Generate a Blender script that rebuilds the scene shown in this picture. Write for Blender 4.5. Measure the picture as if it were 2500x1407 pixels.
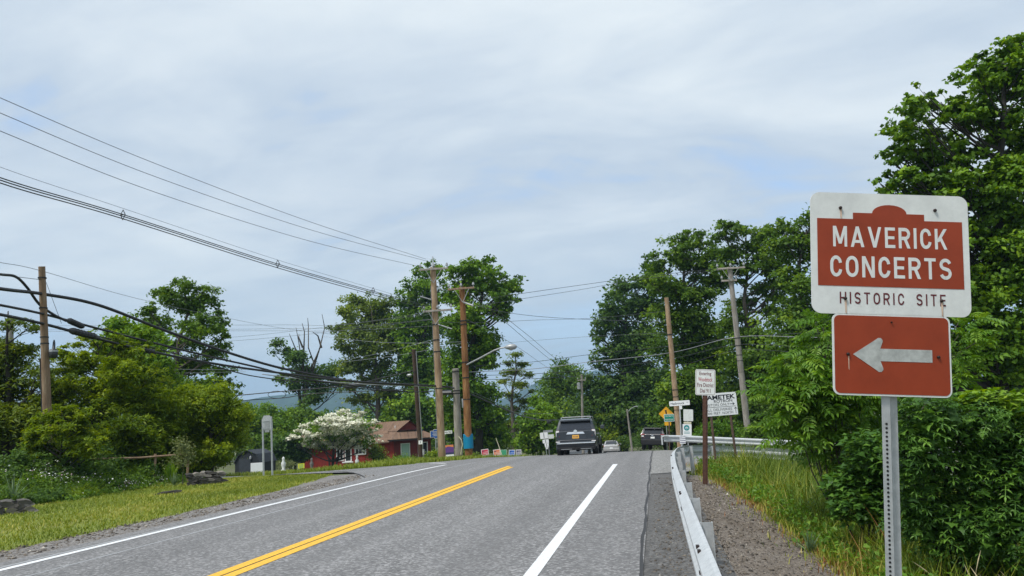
import bpy, math, random
import numpy as np
from mathutils import Vector, Matrix, Euler

scene = bpy.context.scene
for o in list(bpy.data.objects):
    bpy.data.objects.remove(o)
COL = scene.collection
PI = math.pi
R = math.radians

# ------------------------------------------------------------------ camera
F, CX, CY, EYE = 1880.0, 1250.0, 703.5, 1.6
_v = np.array([(1600 - CX) / F, (CY - 1005) / F, -1.0]); _v /= np.linalg.norm(_v)
_t = math.tan(R(3.0))
_u = np.array([-_t, 1.0, (-_t * _v[0] + _v[1]) / (-_v[2])])
_u /= np.linalg.norm(_u)
ROT = np.array([np.cross(_v, _u), _v, _u])
EYEP = np.array([0.0, 0.0, EYE])
camd = bpy.data.cameras.new('camera')
cam = bpy.data.objects.new('camera', camd)
COL.objects.link(cam)
cam.matrix_world = Matrix.Translation(Vector(EYEP)) @ Matrix(ROT.tolist()).to_4x4()
camd.sensor_width = 36.0
camd.lens = 36.0 * F / 2500.0
camd.clip_start = 0.05
camd.clip_end = 20000.0
scene.camera = cam

# ------------------------------------------------------------------ world: bright overcast with thin blue gaps
SUN_EL, SUN_ROT = R(58), R(215)
world = bpy.data.worlds.new('World')
scene.world = world
world.use_nodes = True
wn, wl = world.node_tree.nodes, world.node_tree.links
for n in list(wn):
    wn.remove(n)


def N(nodes, t, **kw):
    n = nodes.new(t)
    for k, v in kw.items():
        setattr(n, k, v)
    return n


w_out = N(wn, 'ShaderNodeOutputWorld')
w_bg = N(wn, 'ShaderNodeBackground')
w_bg.inputs['Strength'].default_value = 0.12
w_sky = N(wn, 'ShaderNodeTexSky')
w_sky.sky_type = 'NISHITA'
w_sky.sun_disc = False
w_sky.sun_elevation = SUN_EL
w_sky.sun_rotation = SUN_ROT
w_tc = N(wn, 'ShaderNodeTexCoord')
w_sep = N(wn, 'ShaderNodeSeparateXYZ')
wl.new(w_tc.outputs['Generated'], w_sep.inputs[0])
w_add = N(wn, 'ShaderNodeMath', operation='MAXIMUM'); w_add.inputs[1].default_value = 0.0
wl.new(w_sep.outputs['Z'], w_add.inputs[0])
w_add2 = N(wn, 'ShaderNodeMath', operation='ADD'); w_add2.inputs[1].default_value = 0.22
wl.new(w_add.outputs[0], w_add2.inputs[0])
w_dx = N(wn, 'ShaderNodeMath', operation='DIVIDE'); w_dy = N(wn, 'ShaderNodeMath', operation='DIVIDE')
wl.new(w_sep.outputs['X'], w_dx.inputs[0]); wl.new(w_add2.outputs[0], w_dx.inputs[1])
wl.new(w_sep.outputs['Y'], w_dy.inputs[0]); wl.new(w_add2.outputs[0], w_dy.inputs[1])
w_cmb = N(wn, 'ShaderNodeCombineXYZ')
wl.new(w_dx.outputs[0], w_cmb.inputs[0]); wl.new(w_dy.outputs[0], w_cmb.inputs[1])


def w_noise(scale, detail, rough, off, sc=(1, 1, 1), dist=0.0):
    m = N(wn, 'ShaderNodeMapping')
    m.inputs['Location'].default_value = off
    m.inputs['Scale'].default_value = sc
    wl.new(w_cmb.outputs[0], m.inputs['Vector'])
    t = N(wn, 'ShaderNodeTexNoise')
    t.inputs['Scale'].default_value = scale
    t.inputs['Detail'].default_value = detail
    t.inputs['Roughness'].default_value = rough
    t.inputs['Distortion'].default_value = dist
    wl.new(m.outputs[0], t.inputs['Vector'])
    return t.outputs[0]


def w_ramp(inp, stops):
    r = N(wn, 'ShaderNodeValToRGB')
    e = r.color_ramp.elements
    while len(e) < len(stops):
        e.new(0.5)
    for k, (p, c) in enumerate(stops):
        e[k].position = p; e[k].color = (*c, 1)
    wl.new(inp, r.inputs[0])
    return r.outputs[0]


SKYK = 0.76 / 0.12
def kc(c, k=SKYK):
    return tuple(x * k for x in c)
w_n1 = w_noise(0.75, 5, 0.52, (2.83, 0.4, 0.0), (0.8, 1.5, 1), 0.4)
w_n2 = w_noise(1.9, 6, 0.55, (1.06, 7.7, 2.0), (0.7, 1.3, 1), 0.6)
w_n3 = w_noise(4.6, 6, 0.6, (5.3, 2.2, 1.0), (0.7, 1.25, 1), 0.8)
w_c1 = w_ramp(w_n1, [(0.38, (0.0,) * 3), (0.60, (1.0,) * 3)])
w_c2 = w_ramp(w_n2, [(0.38, (0.0,) * 3), (0.64, (1.0,) * 3)])
w_m0 = N(wn, 'ShaderNodeMix', data_type='FLOAT'); w_m0.inputs[0].default_value = 0.5
wl.new(w_c1, w_m0.inputs[2]); wl.new(w_c2, w_m0.inputs[3])
w_c3 = w_ramp(w_n3, [(0.36, (0.0,) * 3), (0.66, (1.0,) * 3)])
w_m1 = N(wn, 'ShaderNodeMix', data_type='FLOAT'); w_m1.inputs[0].default_value = 0.16
wl.new(w_m0.outputs[0], w_m1.inputs[2]); wl.new(w_c3, w_m1.inputs[3])
w_m0 = w_m1
# cloud tone: pale lavender grey to near white
w_tone = N(wn, 'ShaderNodeMix', data_type='RGBA')
wl.new(w_m0.outputs[0], w_tone.inputs[0])
w_tone.inputs[6].default_value = (*kc((0.25, 0.308, 0.388)), 1)
w_tone.inputs[7].default_value = (*kc((0.455, 0.492, 0.515)), 1)
# where the cloud is thinnest, the clear sky shows
w_gap = w_ramp(w_m0.outputs[0], [(0.06, (0.5,) * 3), (0.34, (0.0,) * 3)])
w_skyg = N(wn, 'ShaderNodeMix', data_type='RGBA')
w_skyg.inputs[0].default_value = 0.45
wl.new(w_sky.outputs[0], w_skyg.inputs[6]); w_skyg.inputs[7].default_value = (*kc((0.19, 0.31, 0.53)), 1)
w_mix = N(wn, 'ShaderNodeMix', data_type='RGBA')
wl.new(w_gap, w_mix.inputs[0]); wl.new(w_tone.outputs[2], w_mix.inputs[6]); wl.new(w_skyg.outputs[2], w_mix.inputs[7])
# thin bright band near the horizon
w_hz = w_ramp(w_sep.outputs['Z'], [(0.0, (1.0,) * 3), (0.26, (0.0,) * 3)])
w_hzf = N(wn, 'ShaderNodeMath', operation='MULTIPLY'); w_hzf.inputs[1].default_value = 0.55
wl.new(w_hz, w_hzf.inputs[0])
w_mix2 = N(wn, 'ShaderNodeMix', data_type='RGBA')
wl.new(w_hzf.outputs[0], w_mix2.inputs[0]); wl.new(w_mix.outputs[2], w_mix2.inputs[6])
w_mix2.inputs[7].default_value = (*kc((0.335, 0.415, 0.47)), 1)
wl.new(w_mix2.outputs[2], w_bg.inputs['Color'])
wl.new(w_bg.outputs[0], w_out.inputs['Surface'])

sund = bpy.data.lights.new('sun', 'SUN')
sund.energy = 1.5
sund.angle = R(10)
sund.color = (1.0, 0.965, 0.90)
sun = bpy.data.objects.new('sun', sund)
COL.objects.link(sun)
_sd = Vector((math.sin(SUN_ROT) * math.cos(SUN_EL), math.cos(SUN_ROT) * math.cos(SUN_EL), math.sin(SUN_EL)))
sun.rotation_euler = (-_sd).to_track_quat('-Z', 'Y').to_euler()

vs = scene.view_settings
vs.view_transform = 'Standard'
vs.look = 'None'
vs.exposure = 1.35
vs.gamma = 1.0
vs.use_curve_mapping = False
try:
    scene.cycles.max_bounces = 7
    scene.cycles.diffuse_bounces = 3
    scene.cycles.transmission_bounces = 4
    scene.cycles.volume_bounces = 0
    scene.cycles.transparent_max_bounces = 6
except Exception:
    pass


# ------------------------------------------------------------------ where a picture point is in the place
def at(px, py, d):
    return EYEP + ROT @ np.array([(px - CX) / F * d, (CY - py) / F * d, -d])


def proj(P):
    q = ROT.T @ (np.asarray(P, float) - EYEP)
    return CX + F * q[0] / -q[2], CY - F * q[1] / -q[2], -q[2]


def roadz(Y):
    Y = np.asarray(Y, float)
    k = 1.337e-3
    u = np.clip(Y - 24, 0, 19.4)
    z = -k * u * u
    z = z - 0.052 * np.clip(Y - 43.4, 0, 60)
    return z


def lerp(a, b, t):
    return a + (b - a) * t


def ground(X, Y):
    X = np.asarray(X, float); Y = np.asarray(Y, float)
    z = roadz(Y)
    s = np.interp(Y, [0, 8, 16, 24, 40], [0.34, 0.32, 0.20, 0.12, 0.085])
    dr = np.clip(X - 0.45, 0, None)
    z = z - np.minimum(s * dr, 2.6) - 0.02 * np.clip(dr, 0, 1)
    # left of the road, past the lawn, the ground falls towards the lane
    z = z - np.clip((-9.5 - X) / 10, 0, 1) * np.clip((Y - 26) / 8, 0, 1) * 0.35
    # planted bank on the left
    b = np.clip((-16.2 - X) / 3.0, 0, 1) * np.clip((27.0 - Y) / 3.0, 0, 1)
    z = z + 0.55 * b * b * (3 - 2 * b)
    # verge hump in front of the poles
    z = z + 0.22 * np.exp(-((X + 14.5) / 3.2) ** 2 - ((Y - 41.0) / 3.0) ** 2)
    return z


def gz(x, y):
    return float(ground(x, y))


def onground(px, py):
    r = ROT @ np.array([(px - CX) / F, (CY - py) / F, -1.0])
    lo, s = 1.0, None
    d = 1.5
    while d < 400:
        p = EYEP + r * d
        if p[2] <= gz(p[0], p[1]):
            break
        d += 0.1 + d * 0.004
    return p


def foot(px, d):
    """ground point on the vertical plane through picture column px (at its lower part) at depth d"""
    py = 1110.0
    for _ in range(6):
        p = at(px, py, d)
        q = proj((p[0], p[1], gz(p[0], p[1])))
        py = q[1]
    return np.array([p[0], p[1], gz(p[0], p[1])])


# ------------------------------------------------------------------ materials
def attr_tint(nodes):
    a = nodes.new('ShaderNodeAttribute'); a.attribute_name = 'tint'
    return a.outputs['Fac']


def ramp(nt, inp, stops, interp='LINEAR'):
    r = nt.nodes.new('ShaderNodeValToRGB')
    r.color_ramp.interpolation = interp
    e = r.color_ramp.elements
    while len(e) < len(stops):
        e.new(0.5)
    for k, (p, c) in enumerate(stops):
        e[k].position = p
        e[k].color = (*c, 1) if len(c) == 3 else c
    nt.links.new(inp, r.inputs[0])
    return r.outputs[0]


def noise(nt, scale, detail=4, rough=0.55, sc=(1, 1, 1), coord='Object', dist=0.0):
    tc = nt.nodes.new('ShaderNodeTexCoord')
    mp = nt.nodes.new('ShaderNodeMapping')
    mp.inputs['Scale'].default_value = sc
    nt.links.new(tc.outputs[coord], mp.inputs['Vector'])
    n = nt.nodes.new('ShaderNodeTexNoise')
    n.inputs['Scale'].default_value = scale
    n.inputs['Detail'].default_value = detail
    n.inputs['Roughness'].default_value = rough
    n.inputs['Distortion'].default_value = dist
    nt.links.new(mp.outputs[0], n.inputs['Vector'])
    return n.outputs[0]


def mixc(nt, fac, a, b):
    m = nt.nodes.new('ShaderNodeMix'); m.data_type = 'RGBA'
    if isinstance(fac, (int, float)):
        m.inputs[0].default_value = fac
    else:
        nt.links.new(fac, m.inputs[0])
    for i, c in ((6, a), (7, b)):
        if isinstance(c, tuple):
            m.inputs[i].default_value = (*c, 1)
        else:
            nt.links.new(c, m.inputs[i])
    return m.outputs[2]


def newmat(name):
    m = bpy.data.materials.new(name)
    m.use_nodes = True
    return m, m.node_tree, m.node_tree.nodes['Principled BSDF']


def bump(nt, p, h, strength=0.4, dist=0.02):
    b = nt.nodes.new('ShaderNodeBump')
    b.inputs['Strength'].default_value = strength
    b.inputs['Distance'].default_value = dist
    nt.links.new(h, b.inputs['Height'])
    nt.links.new(b.outputs[0], p.inputs['Normal'])


def solid(name, col, rough=0.6, metal=0.0, var=0.25, scale=6.0, sc=(1, 1, 1), spec=0.5, bmp=0.0, coat=0.0):
    m, nt, p = newmat(name)
    n = noise(nt, scale, 5, 0.6, sc)
    lo = tuple(c * (1 - var) for c in col); hi = tuple(min(1, c * (1 + var)) for c in col)
    c = ramp(nt, n, [(0.3, lo), (0.7, hi)])
    nt.links.new(c, p.inputs['Base Color'])
    p.inputs['Roughness'].default_value = rough
    p.inputs['Metallic'].default_value = metal
    p.inputs['Specular IOR Level'].default_value = spec
    if coat:
        p.inputs['Coat Weight'].default_value = coat
        p.inputs['Coat Roughness'].default_value = 0.05
    if bmp:
        bump(nt, p, n, bmp, 0.01)
    return m


def leafmat(name, stops, trans=0.4, rough=0.55):
    m, nt, p = newmat(name)
    c = ramp(nt, attr_tint(nt.nodes), stops)
    nt.links.new(c, p.inputs['Base Color'])
    p.inputs['Roughness'].default_value = rough
    p.inputs['Specular IOR Level'].default_value = 0.25
    tr = nt.nodes.new('ShaderNodeBsdfTranslucent')
    hs = nt.nodes.new('ShaderNodeHueSaturation')
    hs.inputs['Hue'].default_value = 0.485
    hs.inputs['Saturation'].default_value = 1.1
    hs.inputs['Value'].default_value = 1.25
    nt.links.new(c, hs.inputs['Color'])
    nt.links.new(hs.outputs[0], tr.inputs['Color'])
    mx = nt.nodes.new('ShaderNodeMixShader')
    mx.inputs[0].default_value = trans
    nt.links.new(p.outputs[0], mx.inputs[1]); nt.links.new(tr.outputs[0], mx.inputs[2])
    nt.links.new(mx.outputs[0], nt.nodes['Material Output'].inputs['Surface'])
    return m


def tintmat(name, stops, rough=0.8):
    m, nt, p = newmat(name)
    nt.links.new(ramp(nt, attr_tint(nt.nodes), stops), p.inputs['Base Color'])
    p.inputs['Roughness'].default_value = rough
    p.inputs['Specular IOR Level'].default_value = 0.2
    return m


M = {}
M['leaf_mid'] = leafmat('leaf_mid', [(0.000, (0.0460, 0.0966, 0.0162)), (0.500, (0.1012, 0.1973, 0.0243)), (1.000, (0.2300, 0.3523, 0.0351))])
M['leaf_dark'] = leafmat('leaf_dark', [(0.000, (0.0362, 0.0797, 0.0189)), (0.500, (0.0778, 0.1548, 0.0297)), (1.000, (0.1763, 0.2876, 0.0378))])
M['leaf_bright'] = leafmat('leaf_bright', [(0.000, (0.0613, 0.1337, 0.0135)), (0.500, (0.1380, 0.2673, 0.0216)), (1.000, (0.2876, 0.4187, 0.0378))], 0.35)
M['leaf_yellow'] = leafmat('leaf_yellow', [(0.0, (0.052, 0.104, 0.012)), (0.5, (0.175, 0.265, 0.018)), (1.0, (0.38, 0.47, 0.034))], 0.42)
M['leaf_olive'] = leafmat('leaf_olive', [(0.000, (0.0673, 0.1088, 0.0189)), (0.500, (0.1424, 0.2131, 0.0297)), (1.000, (0.2672, 0.3372, 0.0405))])
M['leaf_grey'] = leafmat('leaf_grey', [(0.000, (0.0862, 0.1176, 0.0486)), (0.500, (0.1725, 0.2103, 0.0810)), (1.000, (0.3067, 0.3208, 0.1215))])
M['leaf_maple'] = leafmat('leaf_maple', [(0.000, (0.0452, 0.1040, 0.0135)), (0.500, (0.1156, 0.2339, 0.0203)), (1.000, (0.2888, 0.4440, 0.0324))], 0.32)
M['leaf_fresh'] = leafmat('leaf_fresh', [(0.000, (0.0502, 0.1269, 0.0156)), (0.500, (0.1148, 0.2433, 0.0264)), (1.000, (0.2297, 0.3702, 0.0420))], 0.38, 0.45)
M['blossom'] = leafmat('blossom', [(0.0, (0.62, 0.62, 0.46)), (0.5, (0.82, 0.82, 0.70)), (1.0, (0.88, 0.87, 0.74))], 0.25)
M['flowers'] = tintmat('flowers', [(0.0, (0.75, 0.75, 0.68)), (0.6, (0.80, 0.78, 0.76)), (0.8, (0.62, 0.36, 0.42)), (1.0, (0.5, 0.25, 0.33))])
M['grass'] = leafmat('grass', [(0.000, (0.1037, 0.1562, 0.0165)), (0.500, (0.1891, 0.2438, 0.0270)), (0.850, (0.3050, 0.3313, 0.0450)), (1.000, (0.4392, 0.4000, 0.0900))], 0.25)
M['weeds'] = leafmat('weeds', [(0.000, (0.0607, 0.1105, 0.0152)), (0.450, (0.1485, 0.2145, 0.0228)), (0.750, (0.2970, 0.3185, 0.0361)), (0.900, (0.4860, 0.4160, 0.1235)), (1.000, (0.2970, 0.1300, 0.0427))], 0.3)
M['blade'] = leafmat('blade', [(0.000, (0.0540, 0.1020, 0.0385)), (0.500, (0.1080, 0.1800, 0.0770)), (1.000, (0.2640, 0.3360, 0.1870))], 0.25, 0.4)
M['needle'] = leafmat('needle', [(0.0, (0.045, 0.085, 0.016)), (0.5, (0.12, 0.185, 0.02)), (1.0, (0.27, 0.33, 0.03))], 0.35)
M['leaf_shrub'] = leafmat('leaf_shrub', [(0.000, (0.0278, 0.0689, 0.0174)), (0.500, (0.0731, 0.1720, 0.0290)), (1.000, (0.1827, 0.3441, 0.0493))], 0.38, 0.42)
M['bark'] = solid('bark', (0.085, 0.072, 0.058), 0.9, 0, 0.45, 5, (1, 1, 0.25), bmp=0.6)
M['bark_pale'] = solid('bark_pale', (0.26, 0.24, 0.21), 0.9, 0, 0.4, 5, (1, 1, 0.25), bmp=0.5)
M['bark_dark'] = solid('bark_dark', (0.036, 0.032, 0.028), 0.9, 0, 0.4, 5, (1, 1, 0.25), bmp=0.5)


def polemat(name, a, b, c):
    m, nt, p = newmat(name)
    n = noise(nt, 9, 6, 0.65, (1, 1, 0.06))
    n2 = noise(nt, 1.3, 4, 0.6, (1, 1, 0.5))
    col = ramp(nt, n, [(0.25, a), (0.5, b), (0.75, c)])
    col = mixc(nt, ramp(nt, n2, [(0.40, (0, 0, 0)), (0.7, (0.75,) * 3)]), col, a)
    nt.links.new(col, p.inputs['Base Color'])
    p.inputs['Roughness'].default_value = 0.85
    bump(nt, p, n, 0.6, 0.02)
    return m


M['pole_tan'] = polemat('pole_tan', (0.22, 0.13, 0.07), (0.42, 0.29, 0.18), (0.58, 0.44, 0.31))
M['pole_orange'] = polemat('pole_orange', (0.13, 0.048, 0.016), (0.30, 0.14, 0.05), (0.44, 0.26, 0.12))
M['pole_grey'] = polemat('pole_grey', (0.19, 0.17, 0.145), (0.33, 0.30, 0.265), (0.46, 0.43, 0.39))
M['pole_brown'] = polemat('pole_brown', (0.14, 0.085, 0.05), (0.26, 0.175, 0.11), (0.38, 0.29, 0.20))
M['pole_dark'] = polemat('pole_dark', (0.035, 0.022, 0.016), (0.07, 0.042, 0.03), (0.11, 0.075, 0.055))
M['wire'] = solid('wire', (0.035, 0.036, 0.04), 0.5, 0, 0.1)
M['wire_grey'] = solid('wire_grey', (0.10, 0.105, 0.115), 0.4, 0.3, 0.1)
M['wire_pale'] = solid('wire_pale', (0.34, 0.35, 0.37), 0.4, 0.4, 0.1)
M['cable'] = solid('cable', (0.018, 0.018, 0.02), 0.5, 0, 0.2)
M['splice'] = solid('splice', (0.03, 0.032, 0.036), 0.45, 0, 0.3, 20)
M['porcelain'] = solid('porcelain', (0.33, 0.34, 0.36), 0.25, 0, 0.1)


def galv(name, a=0.42, metal=0.35):
    m, nt, p = newmat(name)
    n = noise(nt, 22, 6, 0.7)
    n2 = noise(nt, 2.0, 4, 0.6)
    c = ramp(nt, n, [(0.3, (a * 0.78, a * 0.82, a * 0.84)), (0.7, (a * 1.15, a * 1.18, a * 1.2))])
    c = mixc(nt, ramp(nt, n2, [(0.5, (0, 0, 0)), (0.8, (0.35,) * 3)]), c, (a * 0.6, a * 0.57, a * 0.52))
    nt.links.new(c, p.inputs['Base Color'])
    p.inputs['Metallic'].default_value = metal
    p.inputs['Roughness'].default_value = 0.45
    return m


M['galv'] = galv('galv', 0.50)
M['rail'] = galv('rail', 0.56, 0.25)
M['galv_dull'] = galv('galv_dull', 0.36)
M['rust_steel'] = solid('rust_steel', (0.085, 0.038, 0.024), 0.8, 0.1, 0.4, 14)
M['brown_steel'] = solid('brown_steel', (0.10, 0.062, 0.045), 0.75, 0.1, 0.35, 14)
M['black'] = solid('black', (0.012, 0.012, 0.013), 0.6, 0, 0.2)
M['bolt'] = solid('bolt', (0.03, 0.02, 0.018), 0.6, 0.5, 0.3, 40)


def signmat(name, col, dirt=0.25, scale=9.0, rough=0.4):
    m, nt, p = newmat(name)
    n = noise(nt, scale, 7, 0.68)
    n2 = noise(nt, scale * 7, 4, 0.6)
    d = tuple(c * (1 - dirt) for c in col)
    c = ramp(nt, n, [(0.35, d), (0.62, col)])
    c = mixc(nt, ramp(nt, n2, [(0.55, (0, 0, 0)), (0.8, (0.25,) * 3)]), c, d)
    nt.links.new(c, p.inputs['Base Color'])
    p.inputs['Roughness'].default_value = rough
    p.inputs['Specular IOR Level'].default_value = 0.3
    bump(nt, p, n2, 0.05, 0.002)
    return m


M['sign_white'] = signmat('sign_white', (0.70, 0.72, 0.70), 0.16)
M['sign_red'] = signmat('sign_red', (0.30, 0.047, 0.017), 0.2, 5.0)
M['sign_arrow'] = signmat('sign_arrow', (0.47, 0.49, 0.47), 0.34, 26)
M['text_white'] = signmat('text_white', (0.70, 0.71, 0.69), 0.12)
M['text_maroon'] = signmat('text_maroon', (0.13, 0.022, 0.028), 0.15)
M['text_red'] = signmat('text_red', (0.40, 0.05, 0.07), 0.25)
M['text_black'] = signmat('text_black', (0.02, 0.022, 0.03), 0.2)
M['rust_streak'] = solid('rust_streak', (0.54, 0.39, 0.29), 0.8, 0, 0.35, 60, (1, 1, 0.3))
M['white_board'] = signmat('white_board', (0.80, 0.81, 0.82), 0.06)
M['amber'] = signmat('amber', (0.80, 0.40, 0.02), 0.1)
M['green_sign'] = signmat('green_sign', (0.01, 0.24, 0.17), 0.15)
M['teal'] = signmat('teal', (0.02, 0.26, 0.27), 0.15)
M['blue_marker'] = signmat('blue_marker', (0.03, 0.10, 0.33), 0.15)
M['cream'] = signmat('cream', (0.66, 0.62, 0.46), 0.1)
M['blue_box'] = signmat('blue_box', (0.01, 0.22, 0.40), 0.1)
M['purple'] = signmat('purple', (0.14, 0.06, 0.25), 0.1)
M['navy'] = signmat('navy', (0.05, 0.05, 0.13), 0.1)
M['orange_print'] = signmat('orange_print', (0.72, 0.25, 0.09), 0.1)
M['pink_red'] = signmat('pink_red', (0.66, 0.07, 0.12), 0.1)
M['coral'] = signmat('coral', (0.78, 0.24, 0.12), 0.1)
M['green_print'] = signmat('green_print', (0.07, 0.36, 0.20), 0.1)
M['blue_print'] = signmat('blue_print', (0.06, 0.18, 0.62), 0.1)
M['grey_print'] = signmat('grey_print', (0.27, 0.25, 0.34), 0.1)
M['yellow_sign'] = signmat('yellow_sign', (0.70, 0.70, 0.06), 0.1)


def asphalt(name, base, fine=0.55, big=0.18, tint=(1.02, 1.0, 1.0)):
    m, nt, p = newmat(name)
    tc = nt.nodes.new('ShaderNodeTexCoord')
    vor = nt.nodes.new('ShaderNodeTexVoronoi'); vor.inputs['Scale'].default_value = 34
    nt.links.new(tc.outputs['Object'], vor.inputs['Vector'])
    sp = nt.nodes.new('ShaderNodeSeparateColor'); nt.links.new(vor.outputs['Color'], sp.inputs[0])
    n1 = noise(nt, 15, 7, 0.85)
    n2 = noise(nt, 0.8, 5, 0.6, (1, 0.16, 1))
    n3 = noise(nt, 3.2, 5, 0.6, (1, 0.35, 1))
    b = base
    c = ramp(nt, n1, [(0.28, tuple(b * (1 - fine) * t for t in tint)), (0.55, tuple(b * t for t in tint)), (0.78, tuple(b * (1 + fine) * t for t in tint))])
    c2 = ramp(nt, sp.outputs[0], [(0.0, tuple(b * 0.30 * t for t in tint)), (0.6, tuple(b * 0.95 * t for t in tint)), (1.0, tuple(b * 2.7 * t for t in tint))])
    c = mixc(nt, 0.62, c, c2)
    c = mixc(nt, ramp(nt, n2, [(0.35, (0, 0, 0)), (0.7, (big * 2,) * 3)]), c, tuple(b * 1.3 * t for t in tint))
    c = mixc(nt, ramp(nt, n3, [(0.45, (0, 0, 0)), (0.8, (big * 1.6,) * 3)]), c, tuple(b * 0.62 * t for t in tint))
    n4 = noise(nt, 1.1, 3, 0.5, (1, 0.018, 1))
    c = mixc(nt, ramp(nt, n4, [(0.42, (0, 0, 0)), (0.66, (0.42,) * 3)]), c, tuple(b * 0.55 * t for t in tint))
    n5 = noise(nt, 5.5, 2, 0.5, (0.35, 1.2, 1), dist=2.5)
    c = mixc(nt, ramp(nt, n5, [(0.495, (0, 0, 0)), (0.5, (0.35,) * 3), (0.505, (0, 0, 0))]), c, tuple(b * 0.4 * t for t in tint))
    nt.links.new(c, p.inputs['Base Color'])
    p.inputs['Roughness'].default_value = 0.75
    p.inputs['Specular IOR Level'].default_value = 0.35
    bump(nt, p, n1, 0.5, 0.01)
    return m


M['asphalt'] = asphalt('asphalt', 0.19, 0.85)
M['asphalt_old'] = asphalt('asphalt_old', 0.10, 0.95, 0.3, (1.03, 1.0, 0.97))
M['asphalt_pale'] = asphalt('asphalt_pale', 0.21, 0.5, 0.2, (1.02, 1.0, 0.96))
M['gravel'] = asphalt('gravel', 0.165, 0.85, 0.35, (1.08, 1.0, 0.93))
M['tar'] = solid('tar', (0.03, 0.03, 0.032), 0.7, 0, 0.3, 20)


def paint(name, col, under, wear=0.5):
    m, nt, p = newmat(name)
    n = noise(nt, 28, 6, 0.75)
    n2 = noise(nt, 2.2, 5, 0.65)
    w = ramp(nt, n, [(0.34, (1, 1, 1)), (0.50, (0, 0, 0))])
    f = nt.nodes.new('ShaderNodeMath'); f.operation = 'MULTIPLY'
    nt.links.new(w, f.inputs[0])
    nt.links.new(ramp(nt, n2, [(0.3, (0.15,) * 3), (0.65, (wear,) * 3)]), f.inputs[1])
    c = mixc(nt, f.outputs[0], ramp(nt, n, [(0.4, tuple(x * 0.86 for x in col)), (0.6, col)]), under)
    nt.links.new(c, p.inputs['Base Color'])
    p.inputs['Roughness'].default_value = 0.6
    bump(nt, p, n, 0.3, 0.004)
    return m


M['paint_white'] = paint('paint_white', (0.80, 0.81, 0.82), (0.22, 0.22, 0.23), 0.7)
M['paint_yellow'] = paint('paint_yellow', (0.84, 0.47, 0.028), (0.25, 0.17, 0.06), 0.6)
M['paint_old'] = paint('paint_old', (0.36, 0.37, 0.38), (0.2, 0.2, 0.21), 1.0)


def groundmat():
    m, nt, p = newmat('ground_soil')
    n1 = noise(nt, 0.5, 6, 0.6)
    n2 = noise(nt, 9, 6, 0.7)
    g = ramp(nt, n2, [(0.3, (0.045, 0.07, 0.016)), (0.55, (0.10, 0.135, 0.03)), (0.75, (0.19, 0.19, 0.06))])
    d = ramp(nt, n2, [(0.3, (0.05, 0.042, 0.03)), (0.7, (0.15, 0.125, 0.09))])
    c = mixc(nt, ramp(nt, n1, [(0.42, (0, 0, 0)), (0.6, (0.8,) * 3)]), g, d)
    nt.links.new(c, p.inputs['Base Color'])
    p.inputs['Roughness'].default_value = 0.95
    bump(nt, p, n2, 0.8, 0.05)
    return m


def lawnmat():
    m, nt, p = newmat('lawn_turf')
    n1 = noise(nt, 0.7, 5, 0.6, (1, 0.45, 1))
    n2 = noise(nt, 14, 6, 0.75)
    g = ramp(nt, n2, [(0.28, (0.07, 0.10, 0.014)), (0.5, (0.165, 0.21, 0.028)), (0.75, (0.28, 0.30, 0.05))])
    c = mixc(nt, ramp(nt, n1, [(0.42, (0, 0, 0)), (0.72, (0.6,) * 3)]), g, (0.25, 0.24, 0.075))
    nt.links.new(c, p.inputs['Base Color'])
    p.inputs['Roughness'].default_value = 0.95
    bump(nt, p, n2, 0.9, 0.03)
    return m


def chipmat():
    m, nt, p = newmat('gravel_bank')
    tc = nt.nodes.new('ShaderNodeTexCoord')
    vor = nt.nodes.new('ShaderNodeTexVoronoi'); vor.inputs['Scale'].default_value = 38
    nt.links.new(tc.outputs['Object'], vor.inputs['Vector'])
    sp = nt.nodes.new('ShaderNodeSeparateColor'); nt.links.new(vor.outputs['Color'], sp.inputs[0])
    n1 = noise(nt, 17, 6, 0.75); n2 = noise(nt, 0.9, 5, 0.6)
    c = ramp(nt, sp.outputs[0], [(0.0, (0.085, 0.069, 0.055)), (0.55, (0.215, 0.172, 0.134)), (0.9, (0.34, 0.285, 0.23)), (1.0, (0.45, 0.41, 0.36))])
    c = mixc(nt, 0.45, c, ramp(nt, n1, [(0.3, (0.06, 0.05, 0.043)), (0.7, (0.24, 0.21, 0.185))]))
    c = mixc(nt, ramp(nt, n2, [(0.5, (0, 0, 0)), (0.7, (0.45,) * 3)]), c, (0.12, 0.085, 0.055))
    nt.links.new(c, p.inputs['Base Color'])
    p.inputs['Roughness'].default_value = 0.95
    bump(nt, p, vor.outputs['Distance'], 0.8, 0.03)
    return m


M['ground'] = groundmat()
M['lawn'] = lawnmat()
M['chips'] = chipmat()
M['stone'] = tintmat('stone', [(0.0, (0.05, 0.046, 0.042)), (0.6, (0.10, 0.092, 0.084)), (1.0, (0.22, 0.20, 0.175))])
M['slate'] = solid('slate', (0.135, 0.125, 0.115), 0.85, 0, 0.5, 9, (1, 1, 3), bmp=0.8)
M['slate_pale'] = solid('slate_pale', (0.24, 0.215, 0.185), 0.85, 0, 0.45, 9, (1, 1, 3), bmp=0.8)


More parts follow.
